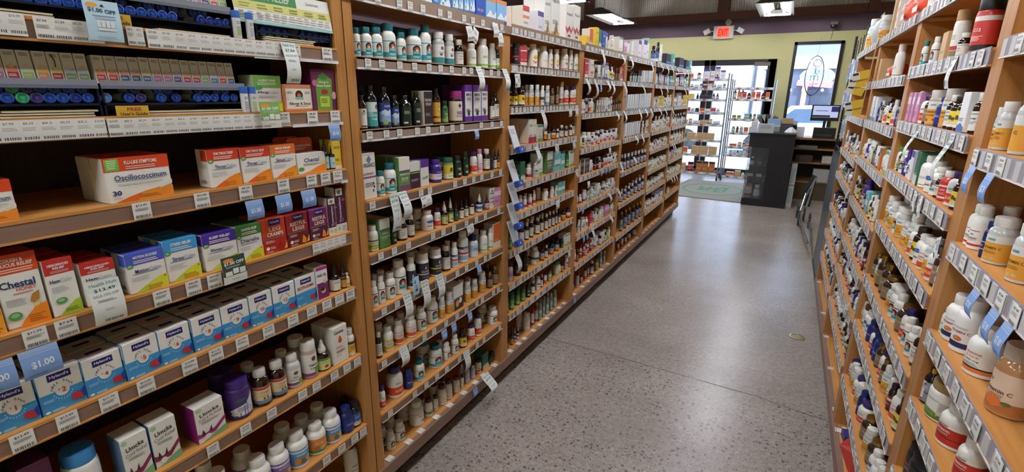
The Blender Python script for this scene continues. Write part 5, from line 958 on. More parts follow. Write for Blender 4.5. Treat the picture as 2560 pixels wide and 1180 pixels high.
'4F': [('plRw', 3.133, 0.021, 0.071, 1), ('plRw', 3.202, 0.019, 0.076, 1), ('clTe', 3.281, 0.022, 0.069, 1), ('clTe', 3.339, 0.017, 0.071, 1), ('clTe', 3.44, 0.031, 0.078, 1), ('amWl', 3.603, 0.029, 0.056, 1), ('plBw', 3.709, 0.03, 0.062, 1), ('clLv', 3.79, 0.018, 0.07, 1), ('plPk', 3.914, 0.031, 0.068, 1)],
'4G': [('plBw', 3.13, 0.019, 0.093, 1), ('plBw', 3.191, 0.019, 0.071, 1), ('plSn', 3.286, 0.03, 0.08, 1), ('bxRd', 3.362, 0.055, 0.09, 1), ('plWh', 3.475, 0.023, 0.084, 1), ('plWh', 3.583, 0.032, 0.077, 1), ('bxPk', 3.709, 0.087, 0.086, 1), ('plSn', 3.822, 0.015, 0.068, 1), ('plWh', 3.926, 0.028, 0.071, 1)],
'4H': [('plRw', 3.081, 0.021, 0.105, 1), ('amGo', 3.135, 0.016, 0.096, 1), ('plRr', 3.197, 0.019, 0.106, 1), ('plRr', 3.261, 0.019, 0.101, 1), ('plRr', 3.336, 0.022, 0.1, 1), ('plRr', 3.405, 0.02, 0.092, 1), ('plRw', 3.502, 0.026, 0.073, 1), ('amWl', 3.614, 0.024, 0.097, 1), ('plGt', 3.701, 0.024, 0.1, 1), ('clGn', 3.792, 0.024, 0.105, 1)],
'4I': [('plNo', 3.15, 0.019, 0.066, 1), ('plMr', 3.243, 0.028, 0.113, 1), ('plNo', 3.318, 0.02, 0.067, 1), ('plNo', 3.394, 0.023, 0.104, 1), ('plNo', 3.456, 0.017, 0.102, 1), ('amWl', 3.554, 0.03, 0.114, 1), ('clGn', 3.668, 0.03, 0.115, 1), ('clTe', 3.758, 0.022, 0.128, 1), ('clTe', 3.851, 0.022, 0.113, 1)],
'5B': [('drBk', 4.137, 0.017, 0.11, 1), ('drBk', 4.21, 0.017, 0.115, 1), ('drBk', 4.286, 0.017, 0.12, 1), ('drBk', 4.363, 0.017, 0.126, 1), ('drBk', 4.444, 0.018, 0.131, 1), ('bxBt', 4.535, 0.04, 0.105, 1), ('bxBt', 4.625, 0.041, 0.107, 1), ('bxBt', 4.718, 0.043, 0.11, 1), ('bxBt', 4.812, 0.044, 0.112, 1), ('bxBt', 4.912, 0.046, 0.114, 1)],
'5C': [('bxBt', 4.097, 0.031, 0.122, 1), ('bxBt', 4.168, 0.032, 0.124, 1), ('bxBt', 4.239, 0.033, 0.125, 1), ('bxBt', 4.313, 0.034, 0.127, 1), ('bxBt', 4.39, 0.035, 0.128, 1), ('bxBt', 4.468, 0.036, 0.13, 1), ('bxBt', 4.549, 0.037, 0.132, 1), ('bxBt', 4.633, 0.039, 0.134, 1), ('bxBt', 4.719, 0.04, 0.136, 1), ('bxBt', 4.809, 0.041, 0.138, 1), ('bxBt', 4.901, 0.042, 0.14, 1)],
'5D': [('bxBt', 4.084, 0.05, 0.118, 1), ('bxBt', 4.157, 0.028, 0.118, 1), ('bxBt', 4.221, 0.029, 0.119, 1), ('bxBt', 4.289, 0.03, 0.119, 1), ('bxBt', 4.357, 0.03, 0.12, 1), ('bxBt', 4.427, 0.031, 0.12, 1), ('bxBt', 4.499, 0.032, 0.121, 1), ('plSn', 4.654, 0.024, 0.117, 1), ('plSn', 4.771, 0.025, 0.12, 1), ('plSn', 4.893, 0.025, 0.123, 1)],
'5E': [('amWc', 4.155, 0.024, 0.132, 2), ('amWc', 4.259, 0.025, 0.13, 2), ('amWc', 4.367, 0.025, 0.127, 2), ('amWc', 4.479, 0.026, 0.125, 2), ('amWc', 4.597, 0.026, 0.123, 2), ('amWc', 4.719, 0.027, 0.12, 2), ('amWc', 4.848, 0.027, 0.118, 2)],
'5F': [('amWc', 4.132, 0.025, 0.087, 2), ('amWc', 4.238, 0.026, 0.095, 2), ('amWc', 4.349, 0.026, 0.103, 2), ('amWc', 4.465, 0.027, 0.112, 2), ('amWc', 4.586, 0.027, 0.121, 2), ('amWc', 4.712, 0.028, 0.13, 2), ('amWc', 4.845, 0.028, 0.14, 2)],
'5G': [('syBk', 4.188, 0.029, 0.174, 1), ('syBk', 4.311, 0.03, 0.17, 1), ('syBk', 4.441, 0.031, 0.166, 1), ('syBk', 4.577, 0.031, 0.161, 1), ('syBk', 4.72, 0.032, 0.156, 1), ('syBk', 4.87, 0.033, 0.151, 1)],
'5I': [('plNo', 4.245, 0.027, 0.092, 1), ('plNo', 4.358, 0.027, 0.121, 1), ('plNo', 4.474, 0.028, 0.096, 1), ('plNo', 4.61, 0.032, 0.099, 1), ('plRw', 4.809, 0.044, 0.072, 1)],
'6B': [('bxPs', 5.119, 0.091, 0.11, 1), ('bxPs', 5.401, 0.141, 0.097, 1), ('bxTe', 5.731, 0.167, 0.1, 1)],
'6C': [('bxYl', 5.258, 0.199, 0.112, 1), ('plGw', 5.613, 0.033, 0.125, 1), ('plGw', 5.798, 0.034, 0.125, 1)],
'6D': [('plSw', 5.153, 0.027, 0.142, 1), ('plSw', 5.293, 0.027, 0.138, 1), ('plBw', 5.495, 0.04, 0.148, 1), ('plNo', 5.836, 0.059, 0.147, 1)],
'6E': [('plSw', 5.07, 0.022, 0.066, 1), ('plSw', 5.188, 0.023, 0.069, 1), ('plSw', 5.311, 0.023, 0.072, 1), ('plSw', 5.44, 0.024, 0.075, 1), ('plSw', 5.573, 0.024, 0.078, 1), ('plSw', 5.713, 0.025, 0.082, 1)],
'6F': [('plGw', 5.159, 0.034, 0.116, 1), ('plSn', 5.389, 0.035, 0.101, 1), ('plSn', 5.578, 0.036, 0.095, 1), ('plMr', 5.779, 0.037, 0.098, 1)],
'6G': [('plRw', 5.075, 0.021, 0.067, 1), ('plRw', 5.188, 0.021, 0.072, 1), ('plRw', 5.305, 0.022, 0.078, 1), ('plRw', 5.426, 0.022, 0.083, 1), ('plRw', 5.552, 0.023, 0.089, 1), ('plRw', 5.683, 0.023, 0.096, 1)],
'6H': [('plSn', 5.136, 0.038, 0.087, 1), ('plSn', 5.31, 0.035, 0.086, 1), ('bxVw', 5.484, 0.102, 0.122, 1), ('bxVw', 5.699, 0.109, 0.12, 1)],
'7B': [('bxPs', 6.206, 0.18, 0.13, 1), ('bxTe', 6.59, 0.145, 0.121, 1)],
'7C': [('bxVw', 6.209, 0.167, 0.149, 1), ('bxYl', 6.691, 0.249, 0.124, 1)],
'7D': [('amWc', 6.114, 0.023, 0.135, 1), ('amWc', 6.265, 0.024, 0.138, 1), ('amWc', 6.423, 0.024, 0.141, 1), ('amWc', 6.588, 0.025, 0.144, 1), ('amWc', 6.761, 0.026, 0.147, 1)],
'7E': [('plRw', 6.102, 0.026, 0.134, 1), ('plSw', 6.282, 0.025, 0.134, 1), ('plSw', 6.446, 0.026, 0.132, 1), ('plSw', 6.619, 0.026, 0.131, 1)],
'7F': [('bxPk', 6.088, 0.086, 0.11, 1), ('plSn', 6.327, 0.028, 0.104, 1), ('plSn', 6.51, 0.029, 0.099, 1), ('plSn', 6.702, 0.029, 0.092, 1)],
'7G': [('bxGw', 6.106, 0.08, 0.099, 1), ('bxGw', 6.281, 0.084, 0.086, 1), ('bxGw', 6.464, 0.089, 0.073, 1), ('bxGw', 6.657, 0.093, 0.059, 1)],
'7H': [('plSw', 6.115, 0.034, 0.07, 1)],
'R1B': [('bgTn', 1.325, 0.1, 0.16, 1)],
'R1C': [('clOr', 1.39, 0.015, 0.083, 1), ('clOr', 1.36, 0.031, 0.094, 2), ('clOg', 1.259, 0.04, 0.114, 1)],
'R1D': [('plVc', 1.468, 0.043, 0.089, 2), ('plVc', 1.343, 0.038, 0.089, 1), ('plNv', 1.257, 0.02, 0.073, 1), ('clOr', 1.237, 0.046, 0.089, 2), ('clOr', 1.116, 0.04, 0.102, 1)],
'R1E': [('plGw', 1.44, 0.027, 0.062, 1), ('plNb', 1.414, 0.065, 0.105, 2), ('plNb', 1.294, 0.06, 0.116, 1), ('plOj', 1.182, 0.057, 0.095, 1), ('clAc', 1.043, 0.056, 0.124, 1)],
'R1F': [('syWl', 1.506, 0.031, 0.09, 1), ('syBk', 1.425, 0.034, 0.09, 1), ('jrNe', 1.431, 0.091, 0.09, 1), ('plRn', 1.207, 0.064, 0.09, 1), ('plRn', 1.091, 0.046, 0.09, 1), ('plRn', 0.819, 0.035, 0.135, 1)],
'R1G': [('jrBk', 1.482, 0.083, 0.09, 1), ('jrBk', 1.345, 0.061, 0.09, 1)],
'R2A': [('bgOr', 2.857, 0.16, 0.158, 1), ('bgOr', 2.581, 0.16, 0.139, 1), ('plWh', 2.356, 0.027, 0.111, 1)],
'R2B': [('plSt', 2.277, 0.021, 0.085, 1), ('plSn', 2.125, 0.024, 0.084, 1), ('bxTn', 1.977, 0.06, 0.083, 1), ('jrTn', 1.891, 0.036, 0.13, 1), ('amWl', 1.801, 0.027, 0.062, 1), ('jrRd', 1.684, 0.051, 0.127, 1)],
'R2C': [('bxPk', 2.341, 0.035, 0.098, 1), ('bxPk', 2.273, 0.035, 0.097, 1), ('bxPk', 2.209, 0.035, 0.098, 1), ('bxPk', 2.149, 0.035, 0.098, 1), ('plRw', 2.156, 0.03, 0.101, 2), ('jrCh', 1.976, 0.07, 0.103, 1), ('jrCh', 1.82, 0.053, 0.105, 1), ('bxWb', 1.605, 0.06, 0.094, 1)],
'R2D': [('plGc', 2.325, 0.029, 0.084, 1), ('plPu', 2.126, 0.014, 0.092, 1), ('bxVw', 2.03, 0.06, 0.094, 1), ('bxGn', 1.936, 0.06, 0.099, 1), ('plWh', 1.877, 0.057, 0.094, 1), ('amWl', 1.699, 0.019, 0.062, 1), ('plRh', 1.656, 0.041, 0.077, 1)],
'R2E': [('clYl', 2.382, 0.044, 0.098, 2), ('clYl', 2.186, 0.043, 0.096, 2), ('clYl', 2.047, 0.053, 0.101, 2), ('clYl', 1.88, 0.041, 0.115, 1), ('jrCy', 1.938, 0.109, 0.067, 2)],
'R2F': [('amGo', 2.414, 0.032, 0.085, 2), ('amGo', 2.298, 0.036, 0.097, 2), ('amGo', 2.174, 0.039, 0.119, 1), ('amGo', 2.096, 0.054, 0.11, 1), ('amGo', 2.046, 0.067, 0.085, 1), ('clYl', 1.944, 0.074, 0.085, 1), ('amGo', 1.76, 0.072, 0.086, 1), ('plSn', 1.653, 0.029, 0.085, 1), ('plSn', 1.586, 0.032, 0.085, 1)],
'R2G': [('jrBr', 2.515, 0.062, 0.085, 1), ('clYl', 2.305, 0.05, 0.085, 1), ('plBu', 2.111, 0.037, 0.085, 1), ('plBu', 1.996, 0.03, 0.085, 1), ('plNo', 2.026, 0.052, 0.085, 1), ('amGo', 1.903, 0.036, 0.085, 1), ('amGo', 1.786, 0.029, 0.085, 1), ('clYl', 1.737, 0.042, 0.085, 2), ('clYl', 1.644, 0.035, 0.085, 1), ('amRd', 1.64, 0.027, 0.085, 1)],
'R2H': [('plNo', 2.686, 0.062, 0.085, 1), ('plNo', 2.585, 0.062, 0.085, 1), ('clYl', 2.322, 0.062, 0.085, 1), ('clYl', 2.251, 0.062, 0.085, 1), ('plNo', 2.13, 0.062, 0.085, 1), ('clYl', 2.11, 0.062, 0.085, 1), ('plNo', 1.958, 0.062, 0.085, 1), ('amGo', 1.865, 0.062, 0.085, 1), ('amGo', 1.729, 0.062, 0.085, 1)],
'R3A': [('clOr', 4.157, 0.062, 0.194, 1), ('clOr', 3.608, 0.056, 0.147, 1), ('bxTn', 3.168, 0.06, 0.177, 1), ('bxRw', 3.03, 0.06, 0.172, 1)],
'R3B': [('bxTn', 3.264, 0.06, 0.109, 1), ('bgOr', 2.909, 0.16, 0.083, 1), ('plWh', 2.857, 0.042, 0.143, 1)],
'R3C': [('bxBt', 3.424, 0.06, 0.116, 1), ('bxBt', 3.255, 0.06, 0.118, 1), ('bxBt', 3.099, 0.06, 0.114, 1), ('amWl', 2.923, 0.017, 0.097, 1), ('plNo', 2.8, 0.025, 0.097, 1), ('plOc', 2.598, 0.023, 0.103, 1)],
'R3D': [('plGy', 3.308, 0.019, 0.062, 1), ('plPu', 3.128, 0.021, 0.073, 1), ('bxGw', 2.939, 0.06, 0.077, 1), ('bxWb', 2.766, 0.06, 0.091, 1), ('bxBn', 2.656, 0.06, 0.09, 1), ('bxGw', 2.488, 0.06, 0.095, 1)],
'R3E': [('amWl', 3.268, 0.025, 0.108, 1), ('amYe', 3.112, 0.024, 0.115, 1), ('plPu', 2.952, 0.045, 0.134, 1), ('bxTe', 2.78, 0.06, 0.102, 1), ('plBw', 2.615, 0.025, 0.113, 1), ('plGt', 2.528, 0.021, 0.107, 1)],
'R3F': [('amYe', 3.333, 0.025, 0.092, 1), ('plDw', 3.174, 0.039, 0.102, 1), ('plWh', 2.977, 0.056, 0.085, 1), ('plNo', 2.635, 0.024, 0.109, 1), ('amRd', 2.555, 0.025, 0.122, 1)],
'R3G': [('amWl', 3.279, 0.021, 0.085, 1), ('plNo', 3.125, 0.019, 0.085, 1), ('clYl', 3.032, 0.025, 0.085, 1), ('plSn', 2.954, 0.029, 0.085, 1), ('plNo', 2.94, 0.039, 0.085, 1), ('amRd', 2.748, 0.027, 0.085, 1)],
'R3H': [('plSn', 3.379, 0.025, 0.085, 1), ('amWl', 3.378, 0.033, 0.085, 1), ('plBw', 3.19, 0.037, 0.085, 1), ('plDw', 3.059, 0.035, 0.085, 1), ('plSn', 2.938, 0.034, 0.085, 1), ('amWl', 2.809, 0.035, 0.085, 1)],
'R4A': [('bgGy', 3.95, 0.16, 0.198, 1), ('plBp', 4.21, 0.015, 0.129, 1)],
'R4D': [('plSn', 4.293, 0.016, 0.122, 1), ('plNo', 4.075, 0.018, 0.121, 1), ('amWc', 3.853, 0.017, 0.124, 1), ('plGw', 3.657, 0.018, 0.127, 1)],
'R4E': [('plNo', 4.591, 0.023, 0.062, 1), ('plSn', 4.275, 0.022, 0.062, 1), ('bxGn', 3.993, 0.06, 0.062, 1), ('plGw', 3.816, 0.022, 0.062, 1)],
'R4F': [('plNo', 4.518, 0.027, 0.085, 1), ('plBu', 4.233, 0.028, 0.117, 1), ('plSn', 4.244, 0.032, 0.085, 1), ('plNo', 3.923, 0.03, 0.085, 1), ('plNo', 3.704, 0.031, 0.085, 1)],
'R4G': [('plSn', 4.619, 0.032, 0.085, 1), ('plDw', 4.425, 0.039, 0.085, 1), ('plNo', 4.071, 0.032, 0.085, 1), ('plWh', 3.985, 0.046, 0.085, 1), ('amRd', 3.699, 0.033, 0.085, 1)],
'R4H': [('plSn', 4.797, 0.038, 0.085, 1), ('plGw', 4.635, 0.047, 0.085, 1), ('clYl', 4.343, 0.04, 0.085, 1), ('plSn', 4.073, 0.042, 0.085, 1), ('amYe', 3.824, 0.035, 0.085, 1)],
}
# ------------------------------------------------------------------ shelving and stock
for u in UY: unit(u)
for key, rows in ITEMS.items(): stock(key, rows)
place_ranked()
# ------------------------------------------------------------------ the two tube displays in the first bay
DKN = mat('10142e', .25); CLP = mat('6f7280', .15); TUBEW = mat('dfe2e2', .35)
def label_art(i):
    cols = [('d98a6a', 'b8324a'), ('c9d8c0', 'a9c060'), ('e8c46a', 'e0905a'), ('d4c87a', 'b8322e'), ('b8c4d0', '7a9a5a'), ('e0906a', 'c23a34'), ('d9a08a', '2a5a8a'), ('dcd08a', '3a6aa8'), ('d8a0a0', 'a86a9a'), ('c0b0d0', '4a3a7a'), ('e2b08a', 'c02a5a'), ('b8d0a0', '8aae5a'), ('c9d4e2', '3a7ac0'), ('e6b8b0', 'c23a4a'), ('e0b090', '3a5aa8')]
    return cols[i % len(cols)]
_rc = {}
def remedy_carton(i, w, h):
    k = i % 15
    if k in _rc: return _rc[k]
    a, c = label_art(k); b = MB(); m = mat('dcd8ca', .5); b.box(-.02, 0, -w/2+.0006, w/2-.0006, 0, h, m)
    p = Print(b, lambda x, y, L: (L, (x-.5)*w, y*h), 0, k)
    p.rect(.14, .04, .88, .30, c); p.rect(.14, .30, .88, .50, a); p.lines(.2, .8, .24, .022, 2, 'e6dcd4', .2); p.lines(.18, .86, .92, .018, 3, '8a7a7a', .25); p.poly(ell(.5, .50, .2, .07), 'd8c8b0')
    if k == 3: p.poly([(.3, .9), (.5, .7), (.45, .5), (.55, .5), (.6, .72), (.42, .94)], '4a3a2a')
    _rc[k] = (b.data('remedy_carton'), c); return _rc[k]
tb = MB(); tb.lathe([(.0085, -.055), (.0088, -.012)], TUBEW, 16)
tub_m = tb.data('pellet_tube')
_caps = {}
def cap_mesh(col):
    if col not in _caps:
        b = MB(); b.lathe([(.0092, -.014), (.0095, -.012), (.0095, -.001), (.0075, .0), (.0072, -.002), (.004, -.0025)], mat(col, .3), 24); b.lathe([(.003, -.0026), (.0028, .0005)], mat(col, .3), 12); _caps[col] = b.data('cap')
    return _caps[col]
BLUE = '2a56b4'
used_t = {}
def tube_at(Y, z, col=BLUE, where='', x=-1.176, up=False):
    cn = {BLUE: 'blue', '3fae84': 'mint green', '4a4288': 'violet', '6f9ad8': 'pale blue', '24409a': 'deep blue'}[col]
    k = '%s-capped pellet tube %s' % (cn, where); used_t[k] = used_t.get(k, 0)+1
    o = ob('pellet_tube', tub_m, None, (x, Y, z)); tag(o, '%s-capped pellet tube lying cap-out in %s' % (cn, where), 'tube', '%s pellet tubes in %s' % (cn, where))
    ob('cap', cap_mesh(col), o)
    o.rotation_euler = (0, PI/2, 0)
    return o
def dispenser(y0, y1, z, zc, label):
    r = empty('tube_dispenser', (-1.172, (y0+y1)/2, z)); tag(r, label, 'display tray'); a, c = y0-(y0+y1)/2, y1-(y0+y1)/2; H = zc-z
    b = MB(); b.box(-.10, 0, a, c, .020, .024, DKN); b.box(-.10, -.095, a, c, 0, H+.055, DKN); b.box(-.10, 0, a, a+.003, 0, H, DKN); b.box(-.10, 0, c-.003, c, 0, H, DKN); b.box(-.09, -.004, a, c, H-.006, H-.003, DKN)
    b.build('tray', r)
    b = MB(); b.box(-.004, .002, a, c, H-.010, H-.004, CLP); b.box(0, .0015, a, c, H-.006, H+.006, mat('8a8d9a', .1)); b.build('clear_lip', r)
    return r
# lower tray on the second shelf
dispenser(.27, .486, 1.4555, 1.5165, 'dark blue tube tray, narrow one, on second shelf of remedy bay')
dispenser(.490, .785, 1.4555, 1.5165, 'dark blue tube tray, wide one with gold guide card below')
NMC = ['mauve', 'red', 'olive', 'orange', 'cherry picture', 'grey-green', 'grey-green', 'scarlet', 'scarlet', 'navy', 'navy', 'royal blue', 'mauve', 'pink', 'dark violet', 'crimson', 'crimson', 'leaf green', 'blue', 'coral', 'steel blue']
EDG = [.363, .382, .404, .424, .444, .464, .484]
carts = [(.3435+.0205*i, [8, 0, 1, 2, 3, 4, 4][i], NMC[i]) for i in range(-3, 0)][:0]
ys = [.353, .373, .393, .414, .434, .454, .474]; ar = [8, 0, 1, 2, 3, 4, 4]
for i, Y in enumerate(ys+[.333, .312, .292]):
    k = ar[i] if i < 7 else i
    me, _ = remedy_carton(k, .0195, .053); o = ob('remedy_carton', me, None, (-1.186, Y, 1.5168)); o.rotation_euler = (0, -.12, 0)
    tag(o, 'small remedy carton, %s foot panel, in %s place of narrow tray' % (NMC[i] if i < 7 else 'pale', ORD[i]), 'box', 'remedy cartons above the narrow tray')
for i in range(14):
    Y = .5015+.0202*i; k = [5, 5, 6, 6, 7, 8, 8, 9, 10, 10, 11, 12, 13, 14][i]
    me, _ = remedy_carton(k, .0195, .052); o = ob('remedy_carton', me, None, (-1.186, Y, 1.5168)); o.rotation_euler = (0, -.12, 0)
    tag(o, 'small remedy carton, %s foot panel, %s in the wide tray' % (NMC[7+i], ORD[i]), 'box', 'remedy cartons above the wide tray')
for Y, c in ((.333, BLUE), (.354, BLUE), (.374, '3fae84'), (.393, '4a4288'), (.411, BLUE), (.430, BLUE), (.449, '24409a'), (.469, BLUE), (.498, '6f9ad8'), (.538, BLUE), (.559, '4a4288'), (.598, BLUE), (.628, '24409a'), (.674, BLUE), (.693, BLUE), (.712, BLUE), (.738, BLUE), (.760, BLUE)):
    tube_at(Y, 1.4895, c, 'narrow lower tray' if Y < .486 else 'wide lower tray')
for Y, c in ((.344, BLUE), (.366, '3fae84'), (.386, '4a4288'), (.404, '24409a'), (.424, '24409a'), (.445, BLUE), (.466, '24409a'), (.555, '4a4288'), (.600, BLUE), (.618, '24409a'), (.684, '24409a'), (.725, '24409a'), (.745, BLUE)):
    tube_at(Y, 1.5045, c, 'narrow lower tray' if Y < .486 else 'wide lower tray', -1.184)
# upper tray on the first shelf
dispenser(.27, .776, 1.6245, 1.684, 'long dark blue tube tray on the uppermost shelf')
dispenser(.835, 1.066, 1.6245, 1.672, 'short dark blue tube tray below the green allergy header')
Y = .292
while Y < .77:
    if not (.66 < Y < .705): tube_at(Y, 1.6555, BLUE if int(Y*997) % 5 else '24409a', 'long upper tray')
    Y += .0198
for k, Y in enumerate([.30, .322, .345, .368, .395, .43, .455, .478, .52, .56, .61, .635, .657, .70, .72]): tube_at(Y, 1.671, '24409a' if k % 2 else BLUE, 'long upper tray', -1.186)
for Y in (.859, .879, .900, .922, .975, .998, 1.019, 1.040, 1.058): tube_at(Y, 1.648, BLUE, 'short upper tray')
for Y in (.872, .892, .912, .990, 1.012, 1.03): tube_at(Y, 1.664, '24409a', 'short upper tray', -1.186)
i = 0; Y = .285
while Y < .77:
    me, _ = remedy_carton(i+2, .0195, .053); o = ob('remedy_carton', me, None, (-1.186, Y, 1.6842)); o.rotation_euler = (0, -.1, 0); o.scale = (1, 1, .95)
    tag(o, 'small remedy carton, %s in the row over the long upper tray' % (ORD+['twenty-first', 'twenty-second', 'twenty-third', 'twenty-fourth', 'twenty-fifth', 'twenty-sixth'])[i], 'box', 'remedy cartons over the upper tray'); Y += .0202; i += 1
# header card
b = MB(); w, h = .285, .062; b.box(-.0015, 0, 0, w, 0, h+.02, PAPER); p = Print(b, lambda x, y, L: (L, x*w, y*(h+.02)))
p.rect(0, .62, .62, 1, '3f8a4a'); p.text('ALLERGY RELIEF', .32, .80, .46, .2, 'c9d8c0', .02); p.rect(0, .38, 1, .62, 'd2d07a'); p.rect(0, 0, 1, .08, '8fc4c0'); p.text('boiron', .80, .82, .14, .1, '7a8a7a', .01)
for k in range(6): p.lines(.05+.16*k, .15+.16*k, .55, .04, 2, '9a9a4a', .2)
for k in range(12): p.lines(.03+.08*k, .09+.08*k, .32, .035, 3, '9a9a90', .3)
o = b.build('header_card', None, (-1.166, .785, 1.663)); o.rotation_euler = (0, -.15, 0); tag(o, 'green and yellow allergy relief header card above tubes', 'sign')
# upright pellet tubes beside the trays
for Y, z, wh in ((.784, 1.6245, 'at the edge of the long upper tray, green printing'), (.817, 1.6245, 'by the header card, grey printing'), (.779, 1.4555, 'beside the wide lower tray'), (.800, 1.4555, 'touching the green allergy carton')):
    q = MB(); q.lathe([(.0082, 0), (.0088, .002), (.0088, .046)], TUBEW, 18); p = Print(q, lambda x, y, L: ((.009+L)*math.cos((x-.5)*2), (.009+L)*math.sin((x-.5)*2), .004+y*.036), 4); p.rect(.2, .05, .8, .6, 'a9c48a' if 'green' in wh else 'b0b4c0'); p.lines(.25, .75, .9, .05, 2, '8a9a8a', .2)
    o = q.build('pellet_tube', None, (-1.168, Y, z)); q = MB(); q.lathe([(.0092, .044), (.0095, .046), (.0095, .059), (.008, .060)], mat('3f74c8', .35), 24); q.build('cap', o); tag(o, 'upright white pellet tube, blue cap, %s' % wh, 'tube')
# leaflets and guide cards
def leaflets(y0, y1, z, n, wh):
    for k in range(n):
        b = MB(); b.box(-.09, 0, 0, y1-y0-.004*(k % 2), 0, .0025, mat('dcd8c4', .6)); b.box(-.09, .0004, 0, y1-y0-.004*(k % 2), .0026, .0030, mat('c9b84a' if k else '8a8a70', .6))
        o = b.build('booklet', None, (-1.166, y0+.003*k, z+.0045*k)); tag(o, 'thin white booklet lying flat %s' % wh, 'booklet', 'booklets %s' % wh)
leaflets(.336, .470, 1.4558, 3, 'under the narrow lower tray'); leaflets(.562, .768, 1.4558, 2, 'under the wide lower tray'); leaflets(.30, .44, 1.6248, 2, 'under the long upper tray'); leaflets(.61, .763, 1.6248, 1, 'at the end of the long upper tray'); leaflets(.852, 1.0, 1.6248, 3, 'under the short upper tray')
for y0, z, wh in ((.502, 1.4535, 'below the wide lower tray'), (.50, 1.6235, 'behind the pale blue coupon')):
    b = MB(); w, h = .058, .021; b.box(-.001, 0, 0, w, 0, h, mat('d9ae3c', .45)); p = Print(b, lambda x, y, L: (L, x*w, y*h)); p.text('FREE', .55, .68, .44, .32, 'a8501c', .03); p.text("User's Guide", .53, .26, .84, .30, '4a3418', .02)
    o = b.build('guide_card', None, (-1.158, y0, z)); tag(o, 'gold FREE guide card %s' % wh, 'card')
# paper price strips along the first two edges of the first bay, and the loose tags there
def price_strip(y0, y1, z, h, wh):
    w = y1-y0; b = MB(); b.box(0, .0008, 0, w, 0, h, PAPER); n = max(2, int(w/.024)); p = Print(b, lambda x, y, L: (.0008+L, x*w, y*h), 0, int(y0*1000)); k = 0
    for i in range(n):
        a = i/n; s = 1/n; p.text(random.choice(['$8.29', '$10.99', '$7.84', '$8.2', '$7.98']), a+s*.45, .84, s*.55, .12, '5a5a58', .01); p.lines(a+s*.1, a+s*.9, .66, .03, 3, 'b0aca4', .3)
        x = a+s*.1
        while x < a+s*.9: wv = s*random.uniform(.04, .10); p.rect(x, .09, x+wv, .22, '5a5a5a'); x += wv*1.6
    o = b.build('price_strip', None, (-1.1565, y0, z)); tag(o, 'white paper strip of printed shelf prices %s' % wh, 'price strip')
price_strip(.24, .395, 1.590, .036, 'at the near end of the first shelf edge'); price_strip(.406, .505, 1.588, .036, 'partly behind the pale blue coupon'); price_strip(.545, .575, 1.589, .035, 'short one under the gold guide card'); price_strip(.580, .885, 1.587, .036, 'long one along the first shelf edge')
price_strip(.20, .479, 1.417, .036, 'under the narrow lower tray'); price_strip(.482, .826, 1.416, .035, 'under the wide lower tray')
price_strip(.920, 1.045, 1.0505, .033, 'under the magenta and plum cartons')
# ------------------------------------------------------------------ tags, coupons and sale slips hanging off the edges
def curl(w, h, out, segs=10):
    """a strip of paper of width w that hangs h down and bows out by `out`"""
    return [(out*math.sin(PI*.9*i/segs)*(.4+.6*i/segs)+.001, -h*i/segs) for i in range(segs+1)]
def slip(x, y, z, w, h, out, col, art, label, cat='sale tag', group=None, sg=1, tilt=0, name='sale_tag'):
    P = curl(w, h, out); b = MB(); m = mat(col, .65); n = len(P)-1
    vs = []
    for px, pz in P: vs += [(px, -w/2, pz), (px, w/2, pz)]
    fs = [(2*i, 2*i+2, 2*i+3, 2*i+1) for i in range(n)]
    b.mesh(vs, fs, m, True)
    b.mesh([(v[0]-.0006, v[1], v[2]) for v in vs], [f[::-1] for f in fs], m, True)
    def fn(u, v, L):
        t = (1-v)*n; i = min(int(t), n-1); f = t-i; px = P[i][0]*(1-f)+P[i+1][0]*f; pz = P[i][1]*(1-f)+P[i+1][1]*f
        dx, dz = P[i+1][0]-P[i][0], P[i+1][1]-P[i][1]; l = math.hypot(dx, dz)
        return (px+(-dz/l)*L, (u-.5)*w, pz+(dx/l)*L)
    art(Print(b, fn, 0, int(abs(y)*1000), n))
    o = b.build(name, None, (x, y, z), 0 if sg > 0 else PI)
    if tilt: o.rotation_euler = (tilt, 0, 0 if sg > 0 else PI)
    tag(o, label, cat, group); return o
def art_hutt(price):
    def f(p):
        p.rect(0, .78, 1, 1, 'd4ded6'); p.text('Health Hutt', .5, .93, .84, .08, '6a8a7a', .01); p.text(price, .5, .80, .66, .08, '3f4f4a', .015); p.text('SALE 10% OFF', .5, .68, .8, .055, '8a8a8a', .005); p.lines(.2, .8, .58, .015, 2, '9a9a9a', .3); p.lines(.35, .65, .36, .012, 2, 'a8a8a8', .2); p.bars(.3, .06, .85, .12)
    return f
def art_flag(t):
    def f(p):
        p.rect(0, .86, 1, 1, '9ab4da'); p.rect(0, .80, 1, .83, 'a9c0e2'); p.text(t, .52, .45, .58, .26, 'e6ecf4', .025); p.lines(.1, .6, .14, .03, 1, '4a74b4', .1)
    return f
def art_card(p): p.text('20% OFF', .28, .80, .36, .12, '4a4a6a', .03); p.lines(.5, .9, .6, .05, 2, 'a0a0ac', .2); p.rect(.1, .1, .3, .3, '2f5a4a'); p.lines(.45, .9, .3, .03, 2, 'b8b8b8', .3)
def art_round(p): p.text('30% OFF', .25, .78, .34, .16, '4a4a6a', .03); p.poly(ell(.68, .62, .2, .24), '5a5a5a'); p.poly(ell(.68, .62, .16, .19), 'dfe2dc'); p.lines(.56, .8, .64, .04, 2, '6a6a6a', .1); p.rect(.1, .08, .3, .3, '2f5a4a')
def art_sku(p): p.lines(.15, .85, .8, .03, 5, 'a8a8a8', .3); p.text('$17.39', .5, .2, .7, .14, '4a4a4a', .02)
HW, HH = .042, .105
S_ = lambda y, z, price, lab, h=HH, out=.02: slip(-1.152, y, z, HW, h, out, 'e0e4de', art_hutt(price), lab)
